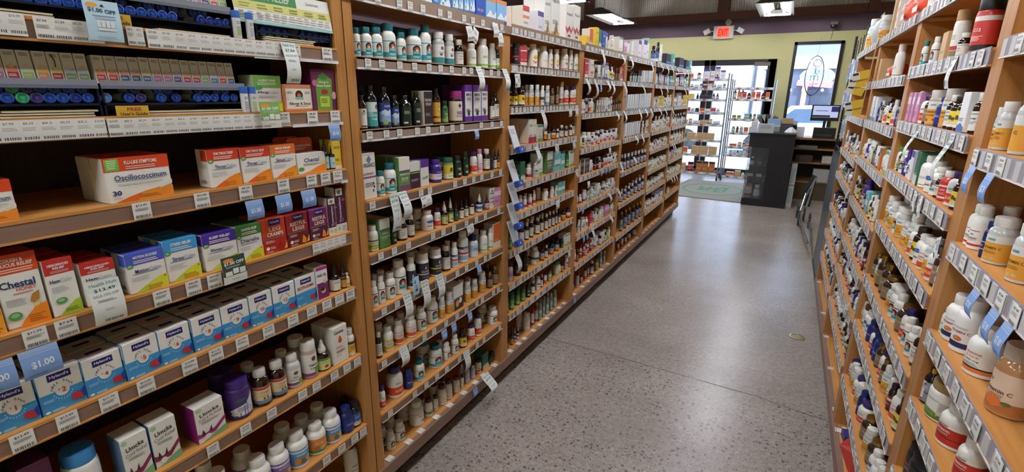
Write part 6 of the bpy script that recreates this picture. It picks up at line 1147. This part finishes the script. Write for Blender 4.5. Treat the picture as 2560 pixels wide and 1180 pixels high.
S_(.905, 1.625, '$7.84', 'curled white sale slip reading $7.84, above salmon allergy carton', .10)
slip(-1.150, .415, 1.142, .055, .088, .012, 'e0e2dc', art_hutt('$13.49'), 'broad white sale slip reading $13.49 by red ointment cartons')
S_(1.262, 1.175, '$17.99', 'long curled sale slip hanging beside the elderberry carton', .13); S_(1.305, 1.175, '$27.19', 'second curled sale slip beside the seventeen-dollar one', .10, .035)
S_(1.300, .80, '$25.49', 'curled sale slip hanging just before the pale blue coupon', .10); S_(1.405, .812, '$21.49', 'curled sale slip hanging just past the pale blue coupon', .11); S_(1.50, .806, '$30.79', 'curled sale slip near the lime-striped colostrum tub', .10)
S_(1.266, .593, '$13.99', 'curled sale slip over the big orange bottle', .075); S_(1.68, .376, '$29.59', 'curled sale slip over the lavender-label bottles', .095)
S_(1.802, 1.612, '$24.49', 'curled sale slip above the purple immune cartons', .10, .03); S_(2.02, 1.612, '$16.89', 'curled sale slip at the end of second bay', .095, .03)
slip(-1.150, 1.838, .172, .06, .10, .08, 'e0e4de', art_hutt('$39.29'), 'sale slip sticking out over the floor from base shelf')
for k, (y, z, t) in enumerate([(1.735, 1.757, .15), (1.79, 1.752, -.5), (1.935, 1.79, .1), (1.975, 1.757, .1)]):
    slip(-1.150, y, z, .042, .055, .008, 'dcdcd2', art_sku, 'small white price slip at the top of second bay, %s' % ['by the clear bottles', 'tilted one', 'beneath the sky-blue cartons', 'by the upright'][k], 'price slip', None, 1, t)
F_ = lambda y, z, lab, t='$1.00', w=.046, h=.048: slip(-1.151, y, z, w, h, .007, '7fa2d6', art_flag(t), lab, 'coupon tag', None, 1, 0, 'coupon_flag')
F_(.755, 1.243, 'blue dollar flag above the orange-red leg carton'); F_(.838, 1.243, 'blue dollar flag above the crimson carton'); F_(.918, 1.243, 'blue dollar flag above the magenta carton'); F_(1.030, 1.415, 'blue three-dollar flag above the slim yellow carton', '$3.00', .040, .046)
F_(.298, 1.050, 'blue dollar flag above cell salt carton number two', '$1.00', .056, .056); F_(.235, 1.048, 'blue dollar flag above cell salt carton number one', '$1.00', .056, .056)
F_(1.785, 1.356, 'blue flag over the pink-capped bottle', '$3.00', .03, .036); F_(1.795, .752, 'blue flag over the tall yellow-label bottle', '$1.00', .034, .04); F_(1.52, .552, 'blue flag over white-capped arch bottles', '$2.00', .036, .046); F_(1.59, .552, 'blue flag over the amber yellow-label bottle', '$2.00', .034, .044); F_(1.715, .552, 'blue flag over the orange-wave bottles', '$2.00', .032, .042); F_(1.753, .142, 'blue flag on the base shelf edge', '$3.00', .036, .045)
def art_coup(p):
    p.poly(ell(.24, .88, .17, .06), 'e8a84a'); p.text('$1.00 OFF', .5, .74, .78, .12, '3a4668', .03, -.04); p.lines(.2, .85, .63, .02, 1, '8a9ab0', .1); p.rect(.25, .54, .85, .59, 'a9b8d4')
    for k in range(4): p.rect(.28+.13*k, .34, .39+.13*k, .50, 'dfe4e6')
    p.rect(.3, .26, .8, .32, 'dfe4e6'); p.lines(.25, .85, .12, .02, 2, '9ab4b8', .2); p.poly(ell(.52, .87, .045, .03), '18242a')
slip(-1.146, .505, 1.662, .056, .070, .004, 'b9d8e4', art_coup, 'pale blue dollar-off coupon card, punched hole, over first shelf edge', 'coupon', name='coupon_card')
def art_coup2(top):
    def f(p):
        p.rect(0, .30, 1, 1, top); p.poly(ell(.3, .86, .22, .07), 'e8963a'); p.text('$1.00 OFF', .52, .74, .84, .13, 'eef0e8', .03); p.lines(.15, .85, .64, .015, 2, 'b8c8b0', .2); p.rect(.1, .30, .38, .46, 'e2e6dc'); p.rect(.42, .34, .66, .54, 'e2e6dc'); p.rect(.70, .32, .95, .52, 'e2e6dc'); p.lines(.35, .7, .16, .02, 1, '9a9a9a', .1)
    return f
slip(-1.150, .680, 1.118, .060, .068, .004, 'e6e4da', art_coup2('3a4a3c'), 'dark green dollar-off coupon card under the sleep carton', 'coupon', name='coupon_card')
slip(-1.150, .830, 1.480, .056, .064, .004, 'e6e4da', art_coup2('7fb05a'), 'light green dollar-off coupon card under the allergy carton', 'coupon', name='coupon_card')
slip(-1.148, 1.352, .845, .036, .072, .004, 'a9cfe8', lambda p: (p.text('$3', .35, .72, .3, .2, '2a3a5a', .03), p.lines(.3, .8, .55, .03, 3, '6a8ab0', .3), p.rect(.35, .2, .7, .35, '5a4a6a')), 'pale blue three-dollar coupon between two sale slips', 'coupon', name='coupon_card')
slip(-1.148, 1.43, 1.140, .06, .042, .006, 'e4e4de', art_card, 'white percent-off card below the purple bottle', 'coupon', None, 1, .1, 'coupon_card'); slip(-1.148, 1.72, .962, .05, .042, .006, 'e4e4de', art_round, 'white percent-off card with ring, over light-blue probiotic bottle', 'coupon', None, 1, .15, 'coupon_card')
# third bay and beyond: cards and slips (position along the run, height)
R3_ = [(2.135, 1.595, .05, .06, 'white ring card at the near end of third bay', art_round), (2.80, 1.425, .045, .045, 'white ring card, first of the pair below the orange-wave bottles', art_card), (2.90, 1.425, .045, .045, 'white ring card, second of the pair below the orange-wave bottles', art_card),
       (2.62, 1.235, .05, .055, 'white diamond card under the dropper row of third bay', art_round), (2.88, 1.235, .045, .05, 'white ring card by the fourth bay upright', art_round), (2.95, 1.05, .045, .05, 'white diamond card on the upright edge below green cartons', art_round), (2.66, .90, .05, .05, 'white card over the plain white bottles, third bay', art_card),
       (2.88, .53, .04, .05, 'white ring card over the pale green carton', art_round), (3.13, 1.27, .04, .05, 'small white card at the near end of fourth bay', art_card), (3.60, 1.13, .045, .045, 'small white card under orange-wave row of fourth bay', art_card), (3.18, .94, .045, .045, 'white card over teal bottles of fourth bay', art_card)]
for y, z, w, h, l, a in R3_: slip(-1.148, y, z, w, h, .006, 'e4e4de', a, l, 'coupon', None, 1, .05, 'coupon_card')
for k, (y, z, h) in enumerate([(2.42, 1.425, .11), (2.36, 1.24, .09), (2.16, .70, .09)]):
    slip(-1.150, y, z, .042, h, .03, 'e0e4de', art_hutt('$14.99'), 'curled sale slip, third bay, %s' % ['over the orange dropper row', 'over the cream herbal cartons', 'over the black jars'][k])
k = 0
for z, ylist in ((1.60, (3.05, 3.20, 3.45, 3.55, 3.85)), (1.39, (3.70, 3.90, 4.35, 4.55, 4.75)), (1.79, (3.30, 3.75, 3.97, 4.62, 5.0, 5.25, 5.5, 5.75, 6.1, 6.35)), (1.17, (4.3, 4.5)), (.99, (3.90, 4.3)), (1.59, (4.4, 5.05, 5.3, 6.3, 6.5)), (1.38, (5.1, 5.35, 5.7)), (.78, (3.65, 3.88)), (.59, (3.3, 3.72)), (.98, (5.9, 6.0)), (.58, (6.0, 6.15, 6.3))):
    for y in ylist:
        k += 1
        slip(-1.150, y, z, .04, .075+.02*(k % 3), .035, 'dfe2e0', art_hutt('$9.99') if y < 4.2 else (lambda p: p.lines(.15, .85, .85, .03, 3, 'a0a8a8', .3)), 'curled sale slip hanging in the far half of the long run', 'sale tag', 'curled sale slips on the far bays')
for k, (y, z) in enumerate([(3.45, .985), (3.55, .985), (3.63, .985), (3.10, .775), (3.15, .56), (3.22, .56), (3.03, .14), (3.33, 1.57)]):
    slip(-1.151, y, z, .035, .045, .006, '7fa2d6', art_flag('$1.00'), 'blue price flag hanging in the fourth bay', 'coupon tag', 'blue flags of the fourth bay', name='coupon_flag')
# blue-footed clip packets on the upright between second and third bays
for k, (z, t) in enumerate([(1.36, .3), (1.20, -.2), (1.09, .1), (.99, -.1), (.90, .2)]):
    b = MB(); R_ = Matrix.Rotation(-.35, 3, 'Y'); b.box(0, .004, -.03, .03, -.11, 0, mat('d4d8da', .3), R_); b.box(.0, .026, -.026, .026, -.135, -.105, mat('2a4fa0', .4), R_); p = Print(b, lambda x, y, L: tuple(R_ @ Vector((.004+L, (x-.5)*.06, -.11+y*.11)))); p.lines(.1, .9, .85, .03, 4, '9aa0a8', .3); p2 = Print(b, lambda x, y, L: tuple(R_ @ Vector((.026+L, (x-.5)*.052, -.135+y*.03)))); p2.poly(ell(.5, .5, .1, .18), 'd6dcea')
    o = b.build('clip_packet', None, (-1.155, 2.085+.012*t, z)); tag(o, 'white packet with blue foot, %s on the third bay upright' % ['topmost', 'second down', 'third down', 'fourth down', 'lowest'][k], 'packet', 'packets clipped to the upright')
# facing run: flags, slips, cards
def R(y, z, w, h, col, a, label, cat='sale tag', out=.02, name='sale_tag', tilt=0, x=.342): return slip(x, y, z, w, h, out, col, a, label, cat, None, -1, tilt, name)
R(1.345, 1.372, .040, .055, '7fa2d6', art_flag('$3'), 'blue flag over the first white vitamin C bottle, facing run', 'coupon tag', .010, 'coupon_flag'); R(1.235, 1.372, .040, .055, '7fa2d6', art_flag('$3'), 'blue flag over the slim navy bottle, facing run', 'coupon tag', .010, 'coupon_flag')
R(1.145, 1.170, .036, .05, '7fa2d6', art_flag('$2.00'), 'blue flag over the big navy-footed bottle', 'coupon tag', .010, 'coupon_flag'); R(1.045, 1.170, .036, .055, '7fa2d6', art_flag('$3.00'), 'blue flag over the orange-juice bottle', 'coupon tag', .010, 'coupon_flag'); R(.985, 1.170, .036, .055, '7fa2d6', art_flag('$3.00'), 'blue flag over the orange-slice bottle', 'coupon tag', .010, 'coupon_flag')
R(1.452, 1.195, .034, .05, 'e4e4de', art_round, 'white card with blue badge on the near upright', 'coupon', .004, 'coupon_card', .35); R(1.70, 1.245, .036, .055, 'e4e4de', art_card, 'white percent-off card over the wide golden jar', 'coupon', .004, 'coupon_card', .35); R(1.765, 1.245, .032, .05, 'e4e4de', art_round, 'white ring card behind the tilted percent-off card', 'coupon', .004, 'coupon_card', .2)
R(1.70, 1.60, .04, .07, 'e4e4de', art_card, 'white percent-off card above the cherry chewable jars', 'coupon', .01, 'coupon_card')
R(1.93, 1.41, .035, .10, 'dfe2de', art_hutt('$24.99'), 'curled sale slip over the small green carton, facing run', out=.03); R(1.55, 1.41, .035, .11, 'dfe2de', art_hutt('$32.99'), 'curled sale slip over the red hundred-label bottle', out=.03)
R(2.50, .63, .03, .07, 'dfe2de', art_hutt('$9.99'), 'curled sale slip over the lower facing second bay'); R(3.28, 1.02, .04, .09, 'dfe2de', art_hutt('$9.99'), 'white slip on the far facing upright'); R(2.62, .95, .04, .06, 'dfe2de', art_card, 'white card in the middle of facing third bay'); R(1.12, .60, .05, .09, 'dfe2de', art_hutt('$9.99'), 'sale slip low on the vitamin C bay', out=.03)
b = MB(); b.tube([(.338, 3.34, 1.78), (.338, 3.40, 1.62), (.338, 3.45, 1.42)], .003, mat('c9b48a', .4), 6); o = b.build('clip_strip', None); tag(o, 'clear hanging clip strip holding yellow packets on end bay', 'clip strip')
for k, (y, z, w) in enumerate([(3.42, 1.655, .058), (3.43, 1.607, .062), (3.44, 1.556, .062), (3.45, 1.500, .066), (3.46, 1.452, .05)]):
    b = MB(); R_ = Matrix.Rotation(.25*((k % 3)-1), 3, 'Y'); b.box(-w, 0, -.004, .004, -.044, .0, mat('d9b62e', .4), R_); b.box(-w-.022, -w+.012, -.005, .005, -.043, -.002, mat('d8d6c8', .4), R_); b.box(-w-.018, -w+.008, -.0055, .0055, -.018, -.006, mat('2c2c30', .4), R_)
    o = b.build('snack_packet', None, (.335, y, z)); tag(o, 'yellow and white packet, %s on the clip strip' % ['topmost', 'second down', 'third down', 'fourth down', 'lowest'][k], 'packet', 'yellow packets on the clip strip')
b = MB(); b.box(-.005, .005, -.05, .05, 0, .012, mat('c23a34', .5)); vs = [(0, -.06, .0), (.05, .06, 0), (.02, .08, .02), (-.03, .0, .09), (.03, -.05, .05)]
b = MB(); b.mesh([(-.03, -.10, 0), (.04, -.10, 0), (.05, .10, 0), (-.03, .08, 0), (-.01, -.06, .06), (.02, .02, .045), (.0, .10, .03)], [(0, 1, 2, 3), (0, 4, 1), (1, 4, 5), (1, 5, 2), (2, 5, 6), (3, 6, 5), (3, 5, 4), (3, 4, 0), (2, 6, 3)], mat('c03a2e', .45)); b.box(-.012, .012, .10, .16, .0, .03, mat('3a3a8a', .4)); b.box(-.008, .008, .16, .18, .004, .026, mat('e4e2da', .4))
o = b.build('pouch', None, (.40, 2.08, .138), .1); tag(o, 'crumpled red pouch lying on the facing base shelf', 'bag')
# ------------------------------------------------------------------ wire racks by the door
CHR = mat('a9adb6', .25, .9)
def rack(x0, x1, y0, y1, zs, top, label):
    r = empty('wire_rack', ((x0+x1)/2, (y0+y1)/2, 0)); tag(r, label, 'rack', 'chrome wire racks at the entrance'); cx, cy = (x0+x1)/2, (y0+y1)/2
    for x in (x0, x1):
        for y in (y0, y1):
            b = MB(); b.tube([(x-cx, y-cy, .11), (x-cx, y-cy, top)], .0125, CHR, 8); b.build('post', r)
            b = MB(); b.tube([(x-cx-.012, y-cy, .045), (x-cx+.012, y-cy, .045)], .045, mat('26262c', .5), 14); b.tube([(x-cx, y-cy, .04), (x-cx, y-cy, .12)], .014, CHR, 6); b.build('caster', r)
    for z in zs:
        b = MB()
        for y in (y0, y1):
            for dz in (0, -.03): b.tube([(x0-cx, y-cy, z+dz), (x1-cx, y-cy, z+dz)], .004, CHR, 5)
        n = 14
        for i in range(n+1): x = x0-cx+(x1-x0)*i/n; b.tube([(x, y0-cy, z+.003), (x, y1-cy, z+.003)], .0025, CHR, 4)
        s_ = b.build('wire_shelf', r)
        b = MB(); b.box(x0-cx, x1-cx, y0-cy-.008, y0-cy-.006, z-.03, z+.008, mat('c4c6cc', .4))
        p = Print(b, lambda u, v, L: (x0-cx+u*(x1-x0), y0-cy-.008-L, z-.03+v*.038)); 
        for i in range(9): p.rect(.03+i*.108, .1, .09+i*.108, .9, ['e6e6e6', 'b8503c', 'e6e6e6', '9a9aa0'][i % 4])
        b.build('price_rail', s_)
rack(-1.98, -1.055, 9.80, 10.2, [.135, .46, .73, 1.01, 1.22, 1.45, 1.64, 1.80], 1.90, 'tall chrome wire rack of cartons beside entrance, on casters')
rack(-1.005, -.32, 10.0, 10.35, [.08, .47, .62, .87, 1.115, 1.46, 1.655], 1.80, 'chrome wire rack of small jars behind the counter end')
rnd = random.Random(5)
def rfill(x0, x1, y, z, spec, where):
    """spec: list of (code, width, height); fills from x0 to x1, fronts towards the aisle"""
    x = x0; rows = []
    while x < x1:
        c, w, h = spec[len(rows) % len(spec)]
        if x+w > x1+.02: break
        if c: rows.append((c, x+w/2, w, h))
        x += w+.012
    labs = label_row([proto(r[0])[4] for r in rows], where)
    for (c, xx, w, h), l in zip(rows, labs):
        put(c, xx, y+(.0 if c[:2] == 'bx' else w/2)+.012, z+.006, w, h, -PI/2, l, 'stock on %s' % where)
ra = 'chrome rack'
rfill(-1.95, -1.60, 9.8, 1.80, [('bxOr', .14, .09)], 'uppermost wire shelf, carton rack'); rfill(-1.60, -1.52, 9.8, 1.80, [('amWl', .07, .12)], 'uppermost wire shelf by the orange pair'); rfill(-1.48, -1.10, 9.8, 1.80, [('bxVw', .10, .16), ('bxWr', .07, .13), ('bxPs', .07, .20), ('bxVw', .08, .14)], 'uppermost wire shelf beside dark bottle')
rfill(-1.95, -1.72, 9.8, 1.64, [('plWh', .07, .09)], 'second wire shelf, carton rack'); rfill(-1.70, -1.10, 9.8, 1.64, [('plDw', .06, .07), ('bxWb', .08, .06), ('amWl', .05, .08), ('bxDk', .07, .07), ('bxRw', .07, .09)], 'second wire shelf of carton rack, middle')
rfill(-1.93, -1.80, 9.8, 1.45, [('jrTn', .06, .08)], 'third wire shelf, near post'); rfill(-1.77, -1.60, 9.8, 1.45, [('bxYl', .16, .09)], 'third wire shelf, flat'); rfill(-1.57, -1.34, 9.8, 1.45, [('drDk', .04, .11)], 'third wire shelf, carton rack'); rfill(-1.30, -1.18, 9.8, 1.45, [('drMr', .05, .11)], 'third wire shelf beside black droppers')
rfill(-1.93, -1.12, 9.8, 1.22, [('bxOr', .09, .07), ('bxWb', .08, .06), ('bxRd', .08, .08), ('plBw', .06, .07), ('jrBk', .07, .07)], 'fourth wire shelf, carton rack')
rfill(-1.93, -1.12, 9.8, 1.01, [('bxWb', .12, .06), ('bxTn', .12, .07), ('jrTn', .07, .09)], 'fifth wire shelf, carton rack')
rfill(-1.93, -1.66, 9.8, .73, [('bxGn', .12, .11)], 'sixth wire shelf, green pair'); rfill(-1.66, -1.10, 9.8, .73, [('bxTn', .15, .12)], 'sixth wire shelf, carton rack')
rfill(-1.90, -1.60, 9.8, .46, [('bxOr', .13, .12)], 'seventh wire shelf, carton rack'); rfill(-1.56, -1.10, 9.8, .46, [('bxTn', .14, .15)], 'seventh wire shelf, kraft ones')
rfill(-1.90, -1.62, 9.8, .135, [('bxTn', .13, .15)], 'lowest wire shelf, near post'); rfill(-1.60, -1.48, 9.8, .135, [('jrRd', .11, .17)], 'lowest wire shelf'); rfill(-1.44, -1.10, 9.8, .135, [('bxBn', .10, .20)], 'lowest wire shelf, carton rack')
rfill(-.90, -.40, 10.0, 1.46, [('bxOr', .06, .12), ('bxRd', .07, .12), ('amRd', .06, .10)], 'top wire shelf, jar rack'); rfill(-.97, -.80, 10.0, 1.46, [('syWl', .05, .16)], 'top wire shelf by the shared post')
rfill(-.95, -.80, 10.0, 1.115, [('jrGy', .07, .06)], 'second wire shelf, jar rack'); rfill(-.75, -.40, 10.0, 1.115, [('bxTe', .07, .09), ('plGn', .05, .09), ('amWl', .05, .10)], 'second wire shelf, jar rack, middle')
rfill(-.93, -.38, 10.0, .87, [('clTe', .06, .11), ('amGo', .05, .11), ('clBw', .06, .11), ('bxOr', .07, .10)], 'third wire shelf, jar rack')
rfill(-.93, -.42, 10.0, .62, [('bxOr', .12, .05), ('jrTn', .07, .08), ('amWl', .05, .09)], 'fourth wire shelf, jar rack')
rfill(-.92, -.45, 10.0, .47, [('clTe', .05, .08), ('plSw', .05, .08), ('drWl', .04, .09)], 'fifth wire shelf, jar rack')
rfill(-.92, -.40, 10.0, .08, [('bxOr', .13, .07), ('bxTn', .1, .1), ('plSw', .05, .07), ('jrGy', .06, .07)], 'lowest wire shelf, jar rack')
# ------------------------------------------------------------------ counter
BLKP = mat('15151c', .45); ct = empty('counter', (-.20, 8.05, 0)); tag(ct, 'black checkout counter with small glass display case', 'counter')
b = MB(); b.box(.0, .29, -.27, .55, 0, 1.0, BLKP); b.box(-.27, 0, -.27, .55, .83, 1.0, BLKP); b.box(-.27, 0, -.27, .55, 0, .10, BLKP); b.box(-.27, 0, .5, .55, .1, .83, BLKP); b.build('body', ct)
b = MB(); b.box(-.29, .30, -.285, .57, 1.0, 1.022, mat('101016', .3)); b.build('top', ct)
CG = mat('5c5f66', .05, 0, 'p', alpha=.28)
b = MB(); b.box(-.268, -.262, -.265, .49, .10, .83, CG); b.box(-.262, -.002, -.266, -.262, .10, .83, CG); b.build('display_glass', ct)
for z in (.34, .56): b = MB(); b.box(-.25, -.01, -.24, .48, z, z+.006, mat('6a6e76', .1)); b.build('display_shelf', ct)
cl_ = [('plWh', .08, .16), ('jrBk', .08, .15)]
for k, (x, z, c, w, h, l) in enumerate([(-.40, .105, 'jrTn', .09, .20, 'grey tub in the counter display case, by the aisle'), (-.29, .105, 'clBw', .08, .19, 'clear bottle in the counter display case, by the tub'), (-.40, .348, 'bxDk', .07, .10, 'dark carton on the lower glass shelf, corner'), (-.29, .348, 'bxDk', .07, .10, 'dark carton on the lower glass shelf, beside corner one'), (-.40, .568, 'amWl', .055, .12, 'amber bottle on the upper glass shelf, corner'), (-.30, .568, 'amGo', .055, .12, 'brown bottle on the upper glass shelf')]):
    put(c, x, 7.83+w/2*(c[:2] != 'bx'), z, w, h, -PI/2, l, 'stock in the counter display case')
b = MB(); b.box(-.035, .035, -.03, 0, 0, .62, mat('c9ced8', .3)); p = Print(b, lambda x, y, L: ((x-.5)*.07, -.03-L, y*.62)); p.rect(0, .50, 1, .52, 'a03a3a'); p.rect(.15, .56, .85, .9, 'a9bac0'); p.rect(.15, .1, .85, .44, 'a9bac0')
o = b.build('poster_tube', None, (.135, 7.95, 0)); tag(o, 'narrow pale poster strip standing against black counter', 'poster'); 
def thing(name, loc, label, cat, rz=0, group=None): r = empty(name, loc, rz); tag(r, label, cat, group); return r
CT = 1.0225
o = thing('magazine_holder', (-.20, 8.0, CT), 'clear brochure holder with blue leaflets on the counter', 'holder')
b = MB(); b.box(-.09, .09, 0, .004, 0, .16, CLP); b.box(-.09, .09, -.05, -.046, 0, .09, CG); b.build('frame', o); b = MB(); b.box(-.08, .08, -.04, -.01, .005, .19, mat('8aa8d0', .5)); b.box(-.08, .08, -.041, -.04, .02, .10, mat('e2e4e6', .5)); b.build('leaflets', o)
o = thing('document_frame', (-.30, 7.86, CT), 'white framed notice sheet standing on the counter edge', 'sign'); b = MB(); R_ = Matrix.Rotation(.2, 3, 'X'); b.box(-.09, .11, 0, .006, 0, .13, mat('d8dade', .4), R_); p = Print(b, lambda x, y, L: tuple(R_ @ Vector((-.09+x*.2, -L, y*.13)))); p.lines(.15, .9, .85, .03, 7, 'a0a4ac', .2); b.build('sheet', o)
o = thing('card_box', (-.44, 7.92, CT), 'small white display box at counter corner', 'box'); b = MB(); b.box(-.04, .04, -.04, .04, 0, .15, mat('cfd2da', .4)); b.build('box_body', o)
o = thing('flyer_rack', (-.30, 8.28, CT), 'dark rack of fanned brochures on the counter', 'rack'); 
for i, c in enumerate(['5a5f50', 'a9a898', '3a4038', 'b8b8b0', '7a6a50']): b = MB(); R_ = Matrix.Rotation(-.5+.25*i, 3, 'Y'); b.box(-.03, .03, -.004, .0, .02, .24, mat(c, .5), R_); b.build('brochure', o)
o = thing('tape_basket', (-.05, 8.28, CT), 'wire basket of tan packets on the counter', 'basket'); b = MB(); b.box(-.09, .09, -.06, .06, 0, .12, mat('4a4a4e', .4)); b.build('basket', o); b = MB(); b.box(-.08, .08, -.05, .05, .12, .19, mat('b89a6a', .6)); b.build('packets', o)
o = thing('tissue_pack', (.02, 7.90, CT), 'crumpled white plastic bag on the counter', 'bag'); b = MB(); b.lathe([(.07, 0), (.085, .02), (.06, .05), (.02, .085)], mat('dcdee2', .3), 9, smooth=False); b.build('bag', o)
o = thing('card_reader', (.02, 8.47, CT+.026), 'black card terminal standing on the counter', 'terminal'); b = MB(); b.box(-.07, .07, -.1, .1, 0, .10, mat('1c1c20', .4), Matrix.Rotation(.25, 3, 'X')); b.build('terminal_body', o)
# back counter
bk = empty('back_counter', (.62, 8.89, 0)); tag(bk, 'oak back counter with open shelves behind the register', 'counter'); OAKX = wood('oak_counter', '9a7448', 'b48a58', .45, 'X'); DKI = mat('241a14', .6)
b = MB(); b.box(-.55, .75, -.25, .3, .90, .93, OAKX); b.build('worktop', bk)
for z in (.75, .545, .26): b = MB(); b.box(-.52, .72, -.22, .28, z, z+.022, OAKX); b.build('shelf', bk)
b = MB(); b.box(-.55, -.52, -.22, .28, 0, .9, OAKX); b.box(.72, .75, -.22, .28, 0, .9, OAKX); b.build('side_panel', bk); b = MB(); b.box(-.52, .72, .26, .28, 0, .9, DKI); b.build('back_panel', bk); b = MB(); b.box(-.52, .72, -.2, -.18, 0, .26, mat('5a4a3a', .6)); b.build('toe_board', bk)
mn = thing('computer_monitor', (.44, 8.85, .931), 'black computer monitor on stand above the back counter', 'monitor'); b = MB(); b.box(-.19, .17, -.02, .03, .24, .47, BLKP); b.build('bezel', mn); b = MB(); b.box(-.17, .15, -.024, -.02, .29, .455, mat('8a92b0', .3, 0, 'p', emit=.5)); p = Print(b, lambda x, y, L: (-.17+.32*x, -.0245-L, .29+.165*y)); p.rect(.72, .5, 1, .95, '3a3a8a'); p.rect(0, .02, .7, .2, '3a3a44'); p.lines(.1, .6, .6, .05, 1, '5a5a70', .1); b.build('screen', mn); b = MB(); b.tube([(0, 0, 0), (0, 0, .26)], .02, BLKP, 8); b.box(-.1, .1, -.08, .08, 0, .012, BLKP); b.build('stand', mn)
pr = thing('receipt_printer', (.45, 8.70, .931), 'black printer below the monitor', 'printer'); b = MB(); b.box(-.14, .14, -.08, .06, 0, .15, mat('1a1a20', .4)); b.build('printer_body', pr); b = MB(); b.box(-.10, .10, -.084, -.08, .03, .06, mat('3a3a44', .3)); b.build('paper_slot', pr)
tb_ = thing('tablet_screen', (.14, 8.72, .931), 'small white device on the near end of the back counter', 'device'); b = MB(); b.box(-.07, .06, -.01, .01, .0, .15, mat('c9ccd6', .3), Matrix.Rotation(-.25, 3, 'X')); b.build('panel', tb_)
for k, (x, z, w, h, c, l) in enumerate([(.50, .285, .2, .19, 'b4b2b8', 'grey-white box on the lowest back counter shelf'), (.55, .57, .13, .10, 'c9c6c2', 'small pale box on the middle back counter shelf'), (.25, .57, .22, .10, '4a3628', 'brown box on the middle back counter shelf'), (.26, .775, .28, .04, '6a6a6c', 'flat grey stack of paper, upper back counter shelf')]):
    b = MB(); b.box(-w/2, w/2, -.08, .08, 0, h, mat(c, .6)); o = b.build('storage_box', None, (x, 8.72, z)); tag(o, l, 'box')
# ------------------------------------------------------------------ black wire stand and folded stroller
ws = empty('wire_stand', (.385, 4.87, 0)); tag(ws, 'tall black wire display stand at the end of facing run', 'display stand')
BK = mat('121216', .35)
for y in (-.42, .42):
    b = MB(); b.tube([(0, y, .03), (0, y, 2.0)], .010, BK, 6); b.build('post', ws)
b = MB()
for z in [i*.10+.2 for i in range(18)]: b.tube([(0, -.42, z), (0, .42, z)], .003, BK, 4)
for y in [-.42+.21*i for i in range(5)]: b.tube([(0, y, .2), (0, y, 1.95)], .003, BK, 4)
b.build('wire_grid', ws); b = MB(); b.box(-.015, .10, -.44, .44, .04, 1.05, BK); b.build('lower_panel', ws); b = MB(); b.box(-.02, .12, -.46, .46, .0, .03, BK); b.build('foot', ws)
for k in range(10):
    y, z = 4.55+.20*(k % 4), 1.80-.22*(k//4)-.02*(k % 2); b = MB(); b.box(-.006, .0, -.07, .07, -.15, 0, mat(['a9b4c4', '8a97ac', 'c4ccd4', '6a7488'][k % 4], .35)); p = Print(b, lambda x, y_, L: (-.006-L, (.5-x)*.14, -.15+y_*.15)); p.rect(.15, .3, .85, .75, ['3a4a6a', 'd4d8de', '5a6a8a'][k % 3]); p.lines(.2, .8, .2, .03, 2, '4a4a5a', .2)
    o = b.build('hanging_packet', None, (.368, y, z)); tag(o, 'grey-blue packet hanging on black wire stand', 'packet', 'packets on the black wire stand')
st = empty('folded_stroller', (.31, 6.65, 0)); tag(st, 'folded green umbrella stroller with grey wheels and silver tubes', 'stroller')
ALU = mat('b4b8c4', .25, .9)
for x, y in ((-.07, .62), (.0, .42), (-.06, .16), (.05, .06)):
    b = MB(); pts = [(0, .085*math.cos(a), .085*math.sin(a)) for a in [2*PI*i/24 for i in range(24)]]; b.tube(pts, .010, mat('2c2c32', .6), 6, True); b.tube([(-.012, 0, 0), (.012, 0, 0)], .022, mat('5a5a64', .4), 10)
    for i in range(5): a = 2*PI*i/5; b.tube([(0, 0, 0), (0, .08*math.cos(a), .08*math.sin(a))], .005, mat('7a7a86', .4), 5)
    b.build('wheel', st, (x, y, .097))
for a in (((-.06, .16, .1), (.0, -1.2, .14)), ((.05, .06, .1), (.03, -1.2, .12)), ((-.07, .62, .1), (.04, .0, .62)), ((.0, .42, .1), (.04, .1, .62)), ((-.06, .16, .12), (.0, .4, .5))): b = MB(); b.tube(a, .011, ALU, 8); b.build('frame_tube', st)
b = MB(); b.mesh([(-.03, .55, .18), (.05, .50, .18), (.05, .05, .62), (.0, .12, .64), (-.05, .35, .36), (.03, .42, .28)], [(0, 1, 5, 4), (4, 5, 2, 3), (0, 4, 3), (1, 2, 5)], mat('1c3a2c', .7)); b.build('fabric', st, fix=True)
# bottles standing on the black stand's neighbour end are part of the far bays
